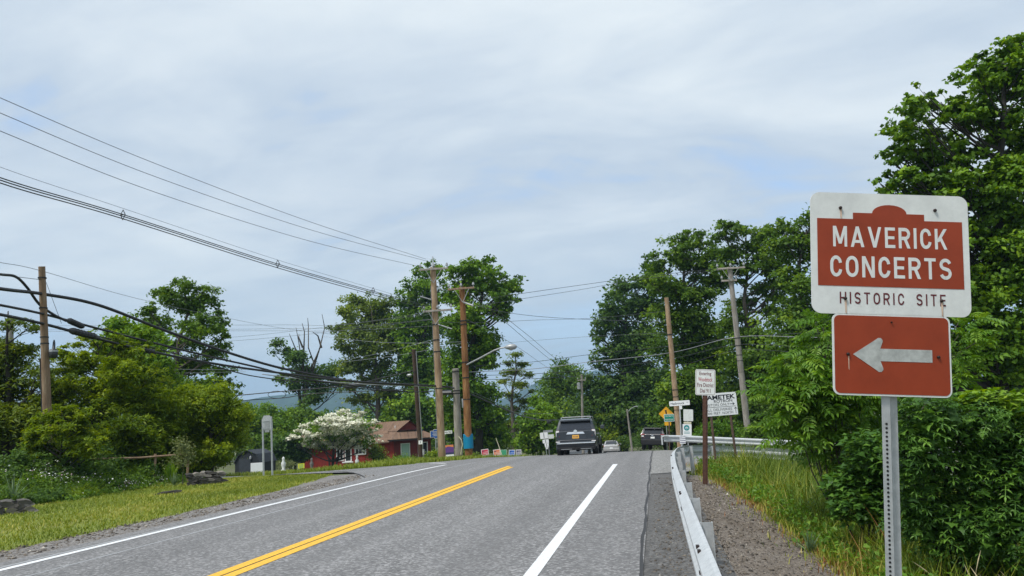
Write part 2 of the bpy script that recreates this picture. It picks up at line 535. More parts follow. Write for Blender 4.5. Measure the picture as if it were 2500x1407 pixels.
# ------------------------------------------------------------------ mesh helpers
def tri_mesh(name, V, Fc, mat, parent=None, tint=None, smooth=False):
    """V (n,3), Fc (m,k) all faces of k corners"""
    V = np.asarray(V, np.float32); Fc = np.asarray(Fc, np.int32)
    me = bpy.data.meshes.new(name)
    k = Fc.shape[1]
    me.vertices.add(len(V)); me.vertices.foreach_set('co', V.ravel())
    me.loops.add(Fc.size); me.loops.foreach_set('vertex_index', Fc.ravel())
    me.polygons.add(len(Fc)); me.polygons.foreach_set('loop_start', np.arange(0, Fc.size, k, dtype=np.int32))
    if smooth:
        me.polygons.foreach_set('use_smooth', np.ones(len(Fc), bool))
    me.update(calc_edges=True)
    if tint is not None:
        a = me.attributes.new('tint', 'FLOAT', 'POINT')
        a.data.foreach_set('value', np.asarray(tint, np.float32))
    me.materials.append(mat)
    return link(name, me, parent)


def link(name, me, parent=None):
    o = bpy.data.objects.new(name, me)
    COL.objects.link(o)
    if parent is not None:
        o.parent = parent
    return o


class MB:
    def __init__(s):
        s.v, s.f = [], []

    def add(s, vs, fs):
        b = len(s.v)
        s.v += [tuple(map(float, p)) for p in vs]
        s.f += [tuple(b + i for i in f) for f in fs]
        return s

    def box(s, c, size, rot=None):
        x, y, z = (q / 2 for q in size)
        vs = [Vector(p) for p in ((-x, -y, -z), (x, -y, -z), (x, y, -z), (-x, y, -z), (-x, -y, z), (x, -y, z), (x, y, z), (-x, y, z))]
        if rot is not None:
            m = Euler(rot).to_matrix()
            vs = [m @ p for p in vs]
        c = Vector(c)
        return s.add([p + c for p in vs], [(0, 3, 2, 1), (4, 5, 6, 7), (0, 1, 5, 4), (1, 2, 6, 5), (2, 3, 7, 6), (3, 0, 4, 7)])

    def frustum(s, b, t):
        """b, t = (x0, x1, y0, y1, z)"""
        vs = [(b[0], b[2], b[4]), (b[1], b[2], b[4]), (b[1], b[3], b[4]), (b[0], b[3], b[4]),
              (t[0], t[2], t[4]), (t[1], t[2], t[4]), (t[1], t[3], t[4]), (t[0], t[3], t[4])]
        return s.add(vs, [(0, 3, 2, 1), (4, 5, 6, 7), (0, 1, 5, 4), (1, 2, 6, 5), (2, 3, 7, 6), (3, 0, 4, 7)])

    def hexa(s, vs):
        return s.add(vs, [(0, 3, 2, 1), (4, 5, 6, 7), (0, 1, 5, 4), (1, 2, 6, 5), (2, 3, 7, 6), (3, 0, 4, 7)])

    def prism(s, prof, y0, y1):
        """outline of (x, z) points extruded along y"""
        n = len(prof)
        vs = [(p[0], y0, p[1]) for p in prof] + [(p[0], y1, p[1]) for p in prof]
        fs = [tuple(range(n)), tuple(range(2 * n - 1, n - 1, -1))]
        fs += [(i, n + i, n + (i + 1) % n, (i + 1) % n) for i in range(n)]
        return s.add(vs, fs)

    def prismx(s, prof, x0, x1):
        """outline of (y, z) points extruded along x"""
        n = len(prof)
        vs = [(x0, p[0], p[1]) for p in prof] + [(x1, p[0], p[1]) for p in prof]
        fs = [tuple(range(n)), tuple(range(2 * n - 1, n - 1, -1))]
        fs += [(i, n + i, n + (i + 1) % n, (i + 1) % n) for i in range(n)]
        return s.add(vs, fs)

    def tube(s, pts, rad, n=8, cap=True):
        pts = [Vector(p) for p in pts]
        if not hasattr(rad, '__len__'):
            rad = [rad] * len(pts)
        rings = []
        ref = None
        for i, p in enumerate(pts):
            d = (pts[min(i + 1, len(pts) - 1)] - pts[max(i - 1, 0)])
            if d.length < 1e-9:
                d = Vector((0, 0, 1))
            d.normalize()
            if ref is None:
                ref = Vector((1, 0, 0)) if abs(d.x) < 0.8 else Vector((0, 1, 0))
            a = (ref - d * ref.dot(d)).normalized()
            b = d.cross(a)
            ref = a
            rings.append([p + (a * math.cos(2 * PI * k / n) + b * math.sin(2 * PI * k / n)) * rad[i] for k in range(n)])
        vs = [q for r in rings for q in r]
        fs = []
        for i in range(len(pts) - 1):
            for k in range(n):
                k2 = (k + 1) % n
                fs.append((i * n + k, i * n + k2, (i + 1) * n + k2, (i + 1) * n + k))
        if cap:
            fs.append(tuple(range(n - 1, -1, -1)))
            m = (len(pts) - 1) * n
            fs.append(tuple(m + k for k in range(n)))
        return s.add(vs, fs)

    def lathe(s, prof, axis='z', n=16, c=(0, 0, 0)):
        """prof of (r, h) about an axis"""
        vs = []
        for r, h in prof:
            for k in range(n):
                a = 2 * PI * k / n
                x, y = r * math.cos(a), r * math.sin(a)
                p = (x, y, h) if axis == 'z' else ((h, x, y) if axis == 'x' else (x, h, y))
                vs.append((p[0] + c[0], p[1] + c[1], p[2] + c[2]))
        fs = []
        for i in range(len(prof) - 1):
            for k in range(n):
                k2 = (k + 1) % n
                fs.append((i * n + k, i * n + k2, (i + 1) * n + k2, (i + 1) * n + k))
        fs.append(tuple(range(n - 1, -1, -1)))
        m = (len(prof) - 1) * n
        fs.append(tuple(m + k for k in range(n)))
        return s.add(vs, fs)

    def build(s, name, mat, parent=None, bevel=0.0, seg=2, smooth=False):
        me = bpy.data.meshes.new(name)
        me.from_pydata(s.v, [], s.f)
        me.update()
        me.materials.append(mat)
        if smooth:
            me.polygons.foreach_set('use_smooth', np.ones(len(me.polygons), bool))
        o = link(name, me, parent)
        if bevel:
            b = o.modifiers.new('bevel', 'BEVEL'); b.width = bevel; b.segments = seg; b.limit_method = 'ANGLE'; b.angle_limit = R(25)
        return o


def thing(name, label, cat, loc=(0, 0, 0), rot=(0, 0, 0), group=None):
    o = bpy.data.objects.new(name, None)
    o.empty_display_size = 0.2
    COL.objects.link(o)
    o.location = tuple(float(x) for x in loc); o.rotation_euler = rot
    return tag(o, label, cat, group)


def tag(o, label, cat, group=None, kind=None):
    if label: o['label'] = label
    if cat: o['category'] = cat
    if group: o['group'] = group
    if kind: o['kind'] = kind
    return o


def structure(o):
    o['kind'] = 'structure'
    return o


def stuff(o):
    o['kind'] = 'stuff'
    return o


def rrect(w, h, r, n=5):
    pts = []
    for cx, cz, a0 in ((w / 2 - r, h / 2 - r, 0), (-w / 2 + r, h / 2 - r, 90), (-w / 2 + r, -h / 2 + r, 180), (w / 2 - r, -h / 2 + r, 270)):
        for k in range(n + 1):
            a = R(a0 + 90 * k / n)
            pts.append((cx + r * math.cos(a), cz + r * math.sin(a)))
    return pts[::-1]


def shift(prof, x, z):
    return [(p[0] + x, p[1] + z) for p in prof]


def text(name, body, mat, parent, cx, cz, w, h, y, bold=0.0, thick=0.0008, space=1.0):
    """flat lettering w by h metres centred on (cx, cz), facing local -y"""
    cu = bpy.data.curves.new('lettering', 'FONT')
    cu.body = body
    cu.size = 1.0
    cu.offset = bold
    cu.space_character = space
    cu.resolution_u = 3
    to = bpy.data.objects.new('lettering_tmp', cu)
    COL.objects.link(to)
    dg = bpy.context.evaluated_depsgraph_get()
    me = bpy.data.meshes.new_from_object(to.evaluated_get(dg))
    bpy.data.objects.remove(to)
    n = len(me.vertices)
    co = np.zeros(n * 3, np.float32); me.vertices.foreach_get('co', co); co = co.reshape(-1, 3)
    mn, mx = co.min(0), co.max(0)
    out = np.zeros_like(co)
    out[:, 0] = (co[:, 0] - (mn[0] + mx[0]) / 2) / (mx[0] - mn[0]) * w + cx
    out[:, 2] = (co[:, 1] - (mn[1] + mx[1]) / 2) / (mx[1] - mn[1]) * h + cz
    out[:, 1] = y
    me.vertices.foreach_set('co', out.ravel()); me.update()
    me.materials.clear(); me.materials.append(mat)
    me.name = name
    return link(name, me, parent)


# ------------------------------------------------------------------ foliage
def unit(a):
    return a / np.maximum(np.linalg.norm(a, axis=1, keepdims=True), 1e-9)


def leaf_quads(P, Nn, L, W, rng, fold=0.12, T=None):
    if T is None:
        T = rng.normal(size=P.shape)
    T = unit(T - Nn * (T * Nn).sum(1, keepdims=True))
    B = np.cross(Nn, T)
    L = np.asarray(L)[:, None]; W = np.asarray(W)[:, None]
    V = np.stack([P - T * L * 0.5, P + B * W * 0.5 + Nn * L * fold, P + T * L * 0.5, P - B * W * 0.5 + Nn * L * fold], 1)
    return V.reshape(-1, 3)


def foliage(name, blobs, n, size, mat, parent, seed, flat=0.6, up=0.6, aspect=0.6, clump=0.3, ncl=None, shell=0.45, droop=0.0, fill=0.15, spread=0.55):
    """leaf-sized faces gathered in clumps through the volume of the blobs (x, y, z, rx, ry, rz)"""
    rng = np.random.default_rng(seed)
    bl = np.asarray(blobs, float)
    rm = bl[:, 3:].prod(1) ** (1 / 3)
    wgt = rm ** 2
    wgt /= wgt.sum()
    if ncl is None:
        ncl = max(len(bl) * 10, n // 55)
    cl_b = rng.choice(len(bl), ncl, p=wgt)
    dr = unit(rng.normal(size=(ncl, 3)))
    rad = shell + (1 - shell) * rng.random(ncl) ** 0.7
    inner = rng.random(ncl) < fill
    rad[inner] = rng.random(inner.sum()) * shell
    cc = bl[cl_b, :3] + dr * bl[cl_b, 3:] * rad[:, None]
    cr = rm[cl_b] * clump * rng.uniform(0.6, 1.35, ncl)
    ct = np.clip(rng.normal(0.48, 0.17, ncl), 0.08, 0.92)
    k = rng.choice(ncl, n, p=cr / cr.sum())
    off = rng.normal(size=(n, 3)) * cr[k, None] * spread
    off[:, 2] *= flat
    off[:, 2] -= droop * (off[:, 0] ** 2 + off[:, 1] ** 2) / np.maximum(cr[k], 1e-3)
    P = cc[k] + off
    Nn = unit(np.array([0, 0, up]) + dr[k] * 0.35 + rng.normal(size=(n, 3)) * 0.55)
    L = size * rng.uniform(0.65, 1.35, n)
    V = leaf_quads(P, Nn, L, L * aspect, rng)
    t = np.clip(ct[k] + rng.normal(0, 0.13, n), 0, 1)
    o = tri_mesh(name, V, np.arange(4 * n).reshape(-1, 4), mat, parent, np.repeat(t, 4))
    return o, cc, cl_b


def limbs(name, trunk, tr, blobs, centers, cidx, mat, parent, seed, twigs=5, rb=0.35):
    """limbs from the trunk to each blob, twigs on to some of its clumps"""
    rng = np.random.default_rng(seed + 77)
    mb = MB()
    tp = np.array(trunk)
    seg = np.r_[0, np.cumsum(np.linalg.norm(np.diff(tp, axis=0), axis=1))]
    for i, b in enumerate(blobs):
        c = np.array(b[:3])
        hz = c[2] - 0.75 * np.linalg.norm(c[:2] - tp[-1, :2]) - 0.3 * b[5]
        t = np.clip((hz - tp[0, 2]) / max(tp[-1, 2] - tp[0, 2], 0.1), 0.22, 0.97)
        s0 = t * seg[-1]
        p0 = np.array([np.interp(s0, seg, tp[:, k]) for k in range(3)])
        r0 = float(np.interp(s0, seg, tr)) * rb + 0.012
        mid = p0 * 0.5 + c * 0.5 + np.array([0, 0, -0.12 * np.linalg.norm(c - p0)]) + rng.normal(size=3) * 0.05 * np.linalg.norm(c - p0)
        ts = np.linspace(0, 1, 6)
        pts = [(1 - q) ** 2 * p0 + 2 * q * (1 - q) * mid + q * q * c for q in ts]
        mb.tube(pts, list(r0 * (1 - 0.72 * ts)), 5, False)
        ids = np.nonzero(cidx == i)[0]
        for j in ids[:twigs]:
            e = centers[j]
            q = rng.uniform(0.45, 0.95)
            a = (1 - q) ** 2 * p0 + 2 * q * (1 - q) * mid + q * q * c
            m = (a + e) / 2 + rng.normal(size=3) * 0.08 * np.linalg.norm(e - a)
            mb.tube([a, m, e], [r0 * 0.32, r0 * 0.22, r0 * 0.09], 4, False)
    return mb.build(name, mat, parent)


def px_blobs(lst, d, rng, deep=0.85, jit=0.5):
    out = []
    for b in lst:
        px, py, rx, rz = b[:4]
        dd = d + (b[4] if len(b) > 4 else rng.uniform(-jit, jit) * rx * 2.0 * d / F)
        s = dd / F
        c = at(px, py, dd)
        out.append((c[0], c[1], c[2], rx * s, deep * (rx + rz) / 2 * s, rz * s))
    return out


def tree(name, label, basepx, d, blobs, n, size, mat, seed, group=None, bark='bark', top=None, r0=0.22, aspect=0.62, flat=0.6, up=0.6,
         clump=0.3, twigs=4, cat='tree', shell=0.45, droop=0.0, fill=0.22, trunk_r=0.3, spread=0.66, jit=0.5, rb=0.35, dens=False):
    rng = np.random.default_rng(seed)
    if dens:
        ex = []
        for b in blobs:
            nb = sorted((q for q in blobs if q is not b), key=lambda q: (q[0] - b[0]) ** 2 + (q[1] - b[1]) ** 2)[:2]
            for q in nb:
                ex.append(((b[0] + q[0]) / 2 + rng.normal() * 5, (b[1] + q[1]) / 2 + rng.normal() * 5, (b[2] + q[2]) * 0.40, (b[3] + q[3]) * 0.42))
        blobs = list(blobs) + ex
    B = px_blobs(blobs, d, rng, jit=jit)
    f = foot(basepx, d)
    root = thing(name, label, cat, f, group=group)
    loc = np.array(root.location)
    Bl = [(b[0] - loc[0], b[1] - loc[1], b[2] - loc[2], b[3], b[4], b[5]) for b in B]
    if top is None:
        hb = max(Bl, key=lambda b: b[2])
        tp = np.array([hb[0] * 0.6, hb[1] * 0.4, hb[2]])
    else:
        tp = at(top[0], top[1], d) - loc
    pts, rad = [], []
    for i in range(8):
        q = i / 7
        w = 0.0 if i in (0, 7) else 1.0
        pts.append((tp[0] * q ** 1.3 + w * rng.normal() * 0.012 * tp[2], tp[1] * q + w * rng.normal() * 0.012 * tp[2], -0.3 + (tp[2] + 0.3) * q))
        rad.append(r0 * (1.25 if i == 0 else 1.0) * (1 - 0.86 * q))
    MB().tube(pts, rad, 9).build('trunk', M[bark], root, smooth=True)
    n = int(n * 1.15); clump *= 1.45; size *= 1.06
    o, cc, ci = foliage('crown', Bl, n, size, M[mat], root, seed, flat, up, aspect, clump, None, shell, droop, fill, spread)
    limbs('limbs', pts, rad, Bl, cc, ci, M[bark], root, seed, twigs, rb)
    return root

# ================================================================== THE SETTING
def axis_samples(parts):
    out = []
    for a, b, st in parts:
        out.append(np.arange(a, b, st))
    return np.concatenate(out)


xs = axis_samples([(-6000, -1000, 1000), (-1000, -200, 100), (-200, -60, 10), (-60, -24, 2), (-24, 14, 0.4), (14, 40, 1.5), (40, 200, 10), (200, 1000, 100), (1000, 6001, 1000)])
ys = axis_samples([(-600, -100, 100), (-100, -10, 10), (-10, 48, 0.5), (48, 110, 2), (110, 300, 15), (300, 1000, 100), (1000, 7001, 750)])
GX, GY = np.meshgrid(xs, ys)
GZ = ground(GX, GY) - 0.05
V = np.stack([GX, GY, GZ], -1).reshape(-1, 3)
nx, ny = len(xs), len(ys)
idx = np.arange(nx * ny).reshape(ny, nx)
Fq = np.stack([idx[:-1, :-1], idx[:-1, 1:], idx[1:, 1:], idx[1:, :-1]], -1).reshape(-1, 4)
structure(tri_mesh('ground', V, Fq, M['ground'], smooth=True))


def resample(pts, n):
    p = np.asarray(pts, float)
    s = np.r_[0, np.cumsum(np.linalg.norm(np.diff(p, axis=0), axis=1))]
    t = np.linspace(0, s[-1], n)
    return np.stack([np.interp(t, s, p[:, k]) for k in range(p.shape[1])], 1)


def catmull(pts, n):
    p = np.asarray(pts, float)
    p = np.vstack([2 * p[0] - p[1], p, 2 * p[-1] - p[-2]])
    out = []
    m = len(p) - 3
    for i in range(m):
        a, b, c, d = p[i:i + 4]
        for t in np.linspace(0, 1, n, endpoint=(i == m - 1)):
            out.append(0.5 * (2 * b + (c - a) * t + (2 * a - 5 * b + 4 * c - d) * t * t + (3 * b - a - 3 * c + d) * t ** 3))
    return np.array(out)


def sheet(name, A, B, n, m, off, mat, parent=None, rough=0.0, seed=1, fn=None):
    """a thin surface lying on the ground between two lines A and B of (x, y)"""
    a, b = resample(A, n), resample(B, n)
    if rough:
        rng = np.random.default_rng(seed)
        a = a + rng.normal(size=a.shape) * rough
        b = b + rng.normal(size=b.shape) * rough
    q = np.linspace(0, 1, m)[None, :, None]
    P = a[:, None, :] * (1 - q) + b[:, None, :] * q
    Z = (fn or ground)(P[..., 0], P[..., 1]) + off
    V = np.concatenate([P, Z[..., None]], -1).reshape(-1, 3)
    i = np.arange(n * m).reshape(n, m)
    Fq = np.stack([i[:-1, :-1], i[1:, :-1], i[1:, 1:], i[:-1, 1:]], -1).reshape(-1, 4)
    # upward winding
    p = V[Fq[0]]
    if np.cross(p[1] - p[0], p[2] - p[0])[2] < 0:
        Fq = Fq[:, ::-1]
    return tri_mesh(name, V, Fq, mat, parent, smooth=True)


def bend(Y):
    return -0.0009 * np.clip(np.asarray(Y, float) - 42, 0, None) ** 2


yy = np.r_[np.arange(-6, 60, 0.5), np.arange(60, 141, 2)]
road = structure(sheet('road', [(-9.0 + bend(y), y) for y in yy], [(-0.25 + bend(y), y) for y in yy], 260, 12, 0.02, M['asphalt']))
# lane joining from the left: mouth and the strip running behind the lawn
side = structure(sheet('side_road', [(-9.0, 22.6), (-9.9, 25.3), (-11.3, 27.4), (-15.0, 29.2), (-21, 32), (-30, 37)],
                       [(-9.0, 43), (-9.6, 36), (-11.2, 33.8), (-15.5, 34.6), (-21, 37.5), (-30, 43)], 60, 24, 0.012, M['asphalt']))
farlane = structure(sheet('lane_mouth', [(-0.25, 20.6), (0.6, 21.4), (2.0, 25.6), (5, 27.2), (14, 27.0)],
                          [(-0.25, 60), (1.2, 48), (2.4, 33.5), (6, 32.0), (14, 31.0)], 50, 20, 0.010, M['asphalt_pale']))
shoulder = structure(sheet('road_shoulder', [(-0.25, -6), (-0.25, 20.6)], [(0.75, -6), (0.6, 21.4)], 60, 5, 0.008, M['asphalt_old']))
# gravel strips and bank
structure(sheet('gravel_strip', [(-9.0, -6), (-9.0, 22.8), (-9.35, 24.2), (-10.2, 26.0)], [(-10.35, -6), (-10.0, 6), (-9.9, 14), (-10.2, 20), (-11.2, 25.6)], 90, 6, 0.006, M['gravel'], rough=0.05))
structure(sheet('gravel_bank', [(0.7, -6), (0.55, 20.5)], [(3.0, -6), (3.4, 6), (2.9, 12), (1.9, 18), (1.0, 21.0)], 90, 12, 0.004, M['chips'], rough=0.06))
lawn_far = [(-19, 3), (-17.6, 15), (-16.6, 19), (-16.6, 23), (-17.2, 26.0), (-15.4, 27.6)]
lawn_near = [(-10.1, 3), (-9.95, 12), (-9.95, 15), (-10.25, 20), (-10.7, 23.5), (-11.4, 26.3)]
structure(sheet('lawn', lawn_near, lawn_far, 90, 30, 0.0, M['lawn'], rough=0.04))
# grass verge between the lane and the red house
structure(sheet('verge', [(-9.2, 36.3), (-9.8, 36.0), (-11.3, 34.0), (-15.5, 34.9), (-21, 37.8)], [(-9.4, 70), (-10.2, 58), (-14.0, 58), (-20, 58), (-26, 58)], 40, 20, 0.0, M['lawn'], rough=0.03))


def onroad(X, Y):
    return ground(X, Y)


def strip(name, x, w, y0, y1, mat, off=0.025, n=80):
    return sheet(name, [(x - w / 2, y0), (x - w / 2, y1)], [(x + w / 2, y0), (x + w / 2, y1)], n, 2, off, mat, road)


strip('yellow_line', -5.068, 0.165, -6, 26.6, M['paint_yellow'])
strip('yellow_line', -4.872, 0.165, -6, 25.9, M['paint_yellow'])
strip('edge_line', -1.38, 0.15, -6, 25.2, M['paint_white'])
sheet('edge_line', [(-8.53, -6), (-8.52, 16), (-8.36, 24), (-8.22, 29.6)], [(-8.39, -6), (-8.38, 16), (-8.22, 24), (-8.08, 29.6)], 80, 2, 0.025, M['paint_white'], road)
sheet('faded_line', [(-8.80, -6), (-8.68, 9), (-8.53, 20)], [(-8.72, -6), (-8.60, 9), (-8.50, 20)], 60, 2, 0.0225, M['paint_old'], road)
sheet('faded_line', [(-7.70, 8), (-7.6, 18), (-7.3, 31)], [(-7.66, 8), (-7.55, 18), (-7.24, 31)], 60, 2, 0.0225, M['paint_old'], road)
strip('seam', -4.97, 0.018, -6, 26.2, M['tar'], 0.0225)
sheet('seam', [(-0.30 + 0.012 * math.sin(y * 1.7) + 0.008 * math.sin(y * 4.1), y) for y in np.arange(-6, 40, 0.4)], [(-0.262 + 0.012 * math.sin(y * 1.7 + 0.5) + 0.007 * math.sin(y * 5.3), y) for y in np.arange(-6, 40, 0.4)], 120, 2, 0.0225, M['tar'], road)
fl = [onground(px, py)[:2] for px, py in ((1086, 1133.5), (1040, 1132.5), (961, 1134.5), (833, 1142.5), (679, 1152.5), (590, 1161))]
sheet('edge_line', fl, [p + np.array([0.03, 0.28]) for p in fl], 40, 2, 0.026, M['paint_white'], side)
cl = [onground(px, py)[:2] for px, py in ((790, 1152.6), (835, 1153), (858, 1156), (876, 1161), (889, 1168))]
sheet('tar_edge', cl, [p + np.array([0.03, 0.055]) for p in cl], 30, 2, 0.024, M['tar'], side)
sheet('crack', [(-0.3, 20.6), (0.5, 20.9)], [(-0.3, 20.75), (0.5, 21.05)], 8, 2, 0.016, M['tar'], farlane)

# distant hills (a ridge with its own depth, seen through the air)
def hill(name, prof, d, depth, seed):
    rng = np.random.default_rng(seed)
    tops = catmull([at(px, py, d) for px, py in prof], 12)
    rows = []
    for q in np.linspace(-1, 1, 13):
        h = 1 - abs(q) ** 1.6
        r = tops.copy()
        r[:, 1] += q * depth
        r[:, 2] = -6 + (tops[:, 2] + 6) * h
        r[:, 2] += rng.normal(size=len(r)) * 2.2 * h
        rows.append(r)
    V = np.array(rows)
    n, m = V.shape[:2]
    i = np.arange(n * m).reshape(n, m)
    Fq = np.stack([i[:-1, :-1], i[:-1, 1:], i[1:, 1:], i[1:, :-1]], -1).reshape(-1, 4)
    return structure(tri_mesh(name, V.reshape(-1, 3), Fq, M['hill'], smooth=True))


M['hill'] = solid('hill', (0.035, 0.06, 0.03), 0.95, 0, 0.5, 0.04, spec=0.1)
hill('hill', [(250, 1040), (420, 1005), (560, 985), (640, 974), (720, 962), (800, 950), (880, 943), (960, 950), (1080, 985), (1200, 1015)], 2600, 700, 1)
hill('hill', [(1140, 1020), (1220, 985), (1290, 950), (1335, 925), (1385, 915), (1425, 911), (1480, 905), (1560, 930), (1700, 985)], 3200, 800, 2)

# air between here and the hills
hz = MB()
hz.box((-600, 2000, 150), (5400, 4900, 340))
m = bpy.data.materials.new('haze'); m.use_nodes = True
nt = m.node_tree
nt.nodes.remove(nt.nodes['Principled BSDF'])
pv = nt.nodes.new('ShaderNodeVolumePrincipled')
pv.inputs['Color'].default_value = (0.42, 0.66, 0.92, 1)
pv.inputs['Density'].default_value = 2.4e-4
pv.inputs['Anisotropy'].default_value = 0.0
nt.links.new(pv.outputs[0], nt.nodes['Material Output'].inputs['Volume'])
HAZE = True
if HAZE:
    stuff(hz.build('haze', m))

# ================================================================== GUARDRAILS
WPROF = [(0.000, 0.155), (0.018, 0.150), (0.078, 0.105), (0.078, 0.070), (0.012, 0.022), (0.012, -0.022), (0.078, -0.070), (0.078, -0.105), (0.018, -0.150), (0.000, -0.155)]


def guardrail(label, path, z_off, post_step, side, first=0.6, start_post=True):
    """W-beam rail along a line of (x, y); side = +1 puts the posts to the right of the walking direction"""
    p = catmull([(x, y, 0) for x, y in path], 14)[:, :2]
    s = np.r_[0, np.cumsum(np.linalg.norm(np.diff(p, axis=0), axis=1))]
    n = max(int(s[-1] / 0.3), 12)
    t = np.linspace(0, s[-1], n)
    P = np.stack([np.interp(t, s, p[:, k]) for k in (0, 1)], 1)
    D = np.gradient(P, axis=0); D /= np.linalg.norm(D, axis=1, keepdims=True)
    Nn = np.stack([D[:, 1], -D[:, 0]], 1) * side          # towards the posts
    G = ground(P[:, 0], P[:, 1])
    G = np.convolve(np.r_[[G[0]] * 4, G, [G[-1]] * 4], np.ones(9) / 9, 'valid') + z_off
    o = np.array([P[0, 0], P[0, 1], gz(*P[0])])
    root = thing('guardrail', label, 'guardrail', o, group='steel guardrails at the lane mouth')
    mb = MB()
    prof = WPROF + [(a - 0.012, b) for a, b in WPROF[::-1]]
    vs = []
    for i in range(n):
        for a, b in prof:
            q = P[i] - Nn[i] * (a)
            vs.append((q[0] - o[0], q[1] - o[1], G[i] + b - o[2]))
    m = len(prof)
    fs = []
    for i in range(n - 1):
        for k in range(m):
            k2 = (k + 1) % m
            fs.append((i * m + k, i * m + k2, (i + 1) * m + k2, (i + 1) * m + k))
    fs.append(tuple(range(m))); fs.append(tuple((n - 1) * m + k for k in range(m - 1, -1, -1)))
    mb.add(vs, fs)
    mb.build('rail_beam', M['rail'], root)
    # splice bolts in pairs
    q = 1.0
    while q < s[-1]:
        i = int(np.clip(q / s[-1] * (n - 1), 1, n - 2))
        bm = MB()
        ang = math.atan2(D[i][1], D[i][0])
        for ds in (-0.09, 0.09):
            for dz in (0.045, -0.045, 0.125, -0.125):
                c = P[i] - Nn[i] * (0.052 if abs(dz) < 0.1 else 0.058) + D[i] * ds
                bm.box((c[0] - o[0], c[1] - o[1], G[i] + dz - o[2]), (0.05, 0.022, 0.02), (0, 0, ang))
        stuff(bm.build('splice_bolts', M['bolt'], root))
        q += 3.81
    q = first
    while q < s[-1]:
        i = int(np.clip(round(q / s[-1] * (n - 1)), 0, n - 1))
        ang = math.atan2(D[i][1], D[i][0])
        c = P[i] + Nn[i] * 0.075
        g = gz(*c)
        top = G[i] + 0.13
        h = top - g + 0.35
        pm = MB()
        e = Euler((0, 0, ang)).to_matrix()
        for dd, sz in (((0, 0.045), (0.085, 0.008)), ((0, -0.045), (0.085, 0.008)), ((0, 0), (0.008, 0.082))):
            off = e @ Vector((dd[0], dd[1], 0))
            pm.box((c[0] + off.x - o[0], c[1] + off.y - o[1], (top + g - 0.35) / 2 - o[2]), (sz[0], sz[1], h), (0, 0, ang))
        pm.build('post', M['galv'], root)
        q += post_step
    return root, P, G, D, Nn


guardrail('near steel guardrail sweeping up the right road edge and curving away at the lane', [(0.27, -3), (0.27, 4), (0.26, 9), (0.27, 14), (0.36, 18), (0.62, 21.0), (1.15, 23.0), (2.1, 24.2), (3.6, 24.4), (6, 23.6), (9, 22.2)], 0.55, 1.9, 1, first=9.75)
fr = [(0.25, 36.4), (1.6, 36.9), (4, 37.0), (7, 36.4), (9.6, 35.0), (12.5, 32.6)]
groot, gp, gg, gd, gn = guardrail('far guardrail across the lane mouth with a bent end and striped marker', fr, 0.60, 1.9, -1, first=0.9)
ge = MB()
o = np.array(groot.location)
ex_, ey_, ez_ = gp[0][0] - o[0] - 0.06, gp[0][1] - o[1] - 0.04, gg[0] - o[2]
ge.box((ex_, ey_, ez_ - 0.06), (0.06, 0.16, 0.42)); ge.box((ex_ + 0.16, ey_ - 0.03, ez_ + 0.13), (0.34, 0.12, 0.05))
ge.build('end_terminal', M['rail'], groot)
mk = MB(); mk.box((0.85, -0.28, gg[3] - o[2] - 0.02), (0.26, 0.01, 0.34)); mk.build('marker_plate', M['white_board'], groot)
for k in range(4):
    ms = MB(); ms.box((0.85, -0.288, gg[3] - o[2] - 0.14 + k * 0.082), (0.25, 0.003, 0.026)); ms.build('stripe', M['navy'], groot)

# ================================================================== UTILITY POLES
def pole_root(label, basepx, d, toppx, rb, rt, mat, group='utility poles'):
    f = foot(basepx, d)
    t = at(toppx[0], toppx[1], d) - f
    root = thing('utility_pole', label, 'utility pole', f, group=group)
    pts = [tuple(t * q + np.array([0, 0, -0.4 if q == 0 else 0])) for q in np.linspace(0, 1, 9)]
    MB().tube(pts, list(np.linspace(rb, rt, 9)), 14).build('pole_shaft', M[mat], root, smooth=False)
    root['_t'] = tuple(map(float, t))
    return root


def along(root, q):
    return Vector(root['_t']) * q


def crossarm(root, q, w0, w1, mat, ang=0.0, tilt=0.0, braces=True, pins=3):
    """horizontal timber bolted across the pole; w0, w1 = reach to either side"""
    c = along(root, q)
    dx = Vector((math.cos(ang), math.sin(ang), math.tan(tilt)))
    fwd = Vector((math.sin(ang), -math.cos(ang), 0)) * 0.19
    a = c - dx * w0 + fwd; b = c + dx * w1 + fwd
    mb = MB()
    L = (b - a).length
    mid = (a + b) / 2
    mb.box(mid, (L, 0.085, 0.105), (0, -tilt, ang))
    mb.build('crossarm', M[mat], root, bevel=0.012, seg=1)
    if braces:
        for s, w in ((-1, w0), (1, w1)):
            br = MB()
            br.tube([c + dx * s * w * 0.55 + fwd * 1.3 - Vector((0, 0, 0.05)), c - Vector((0, 0, 0.75)) + fwd * 0.8], 0.018, 5)
            br.build('brace', M['galv_dull'], root)
    for k in range(pins):
        t = -w0 * 0.92 + (w0 + w1) * 0.92 * k / max(pins - 1, 1)
        ins = MB()
        p = c + dx * t + fwd
        ins.lathe([(0.02, 0.05), (0.02, 0.14), (0.07, 0.15), (0.08, 0.20), (0.05, 0.23), (0.055, 0.28), (0.02, 0.31)], 'z', 8, p)
        ins.build('insulator', M['porcelain'], root)


def band(root, q, r=0.2, mat='black', h=0.06):
    c = along(root, q)
    MB().lathe([(r, -h / 2), (r, h / 2)], 'z', 12, c).build('band', M[mat], root)


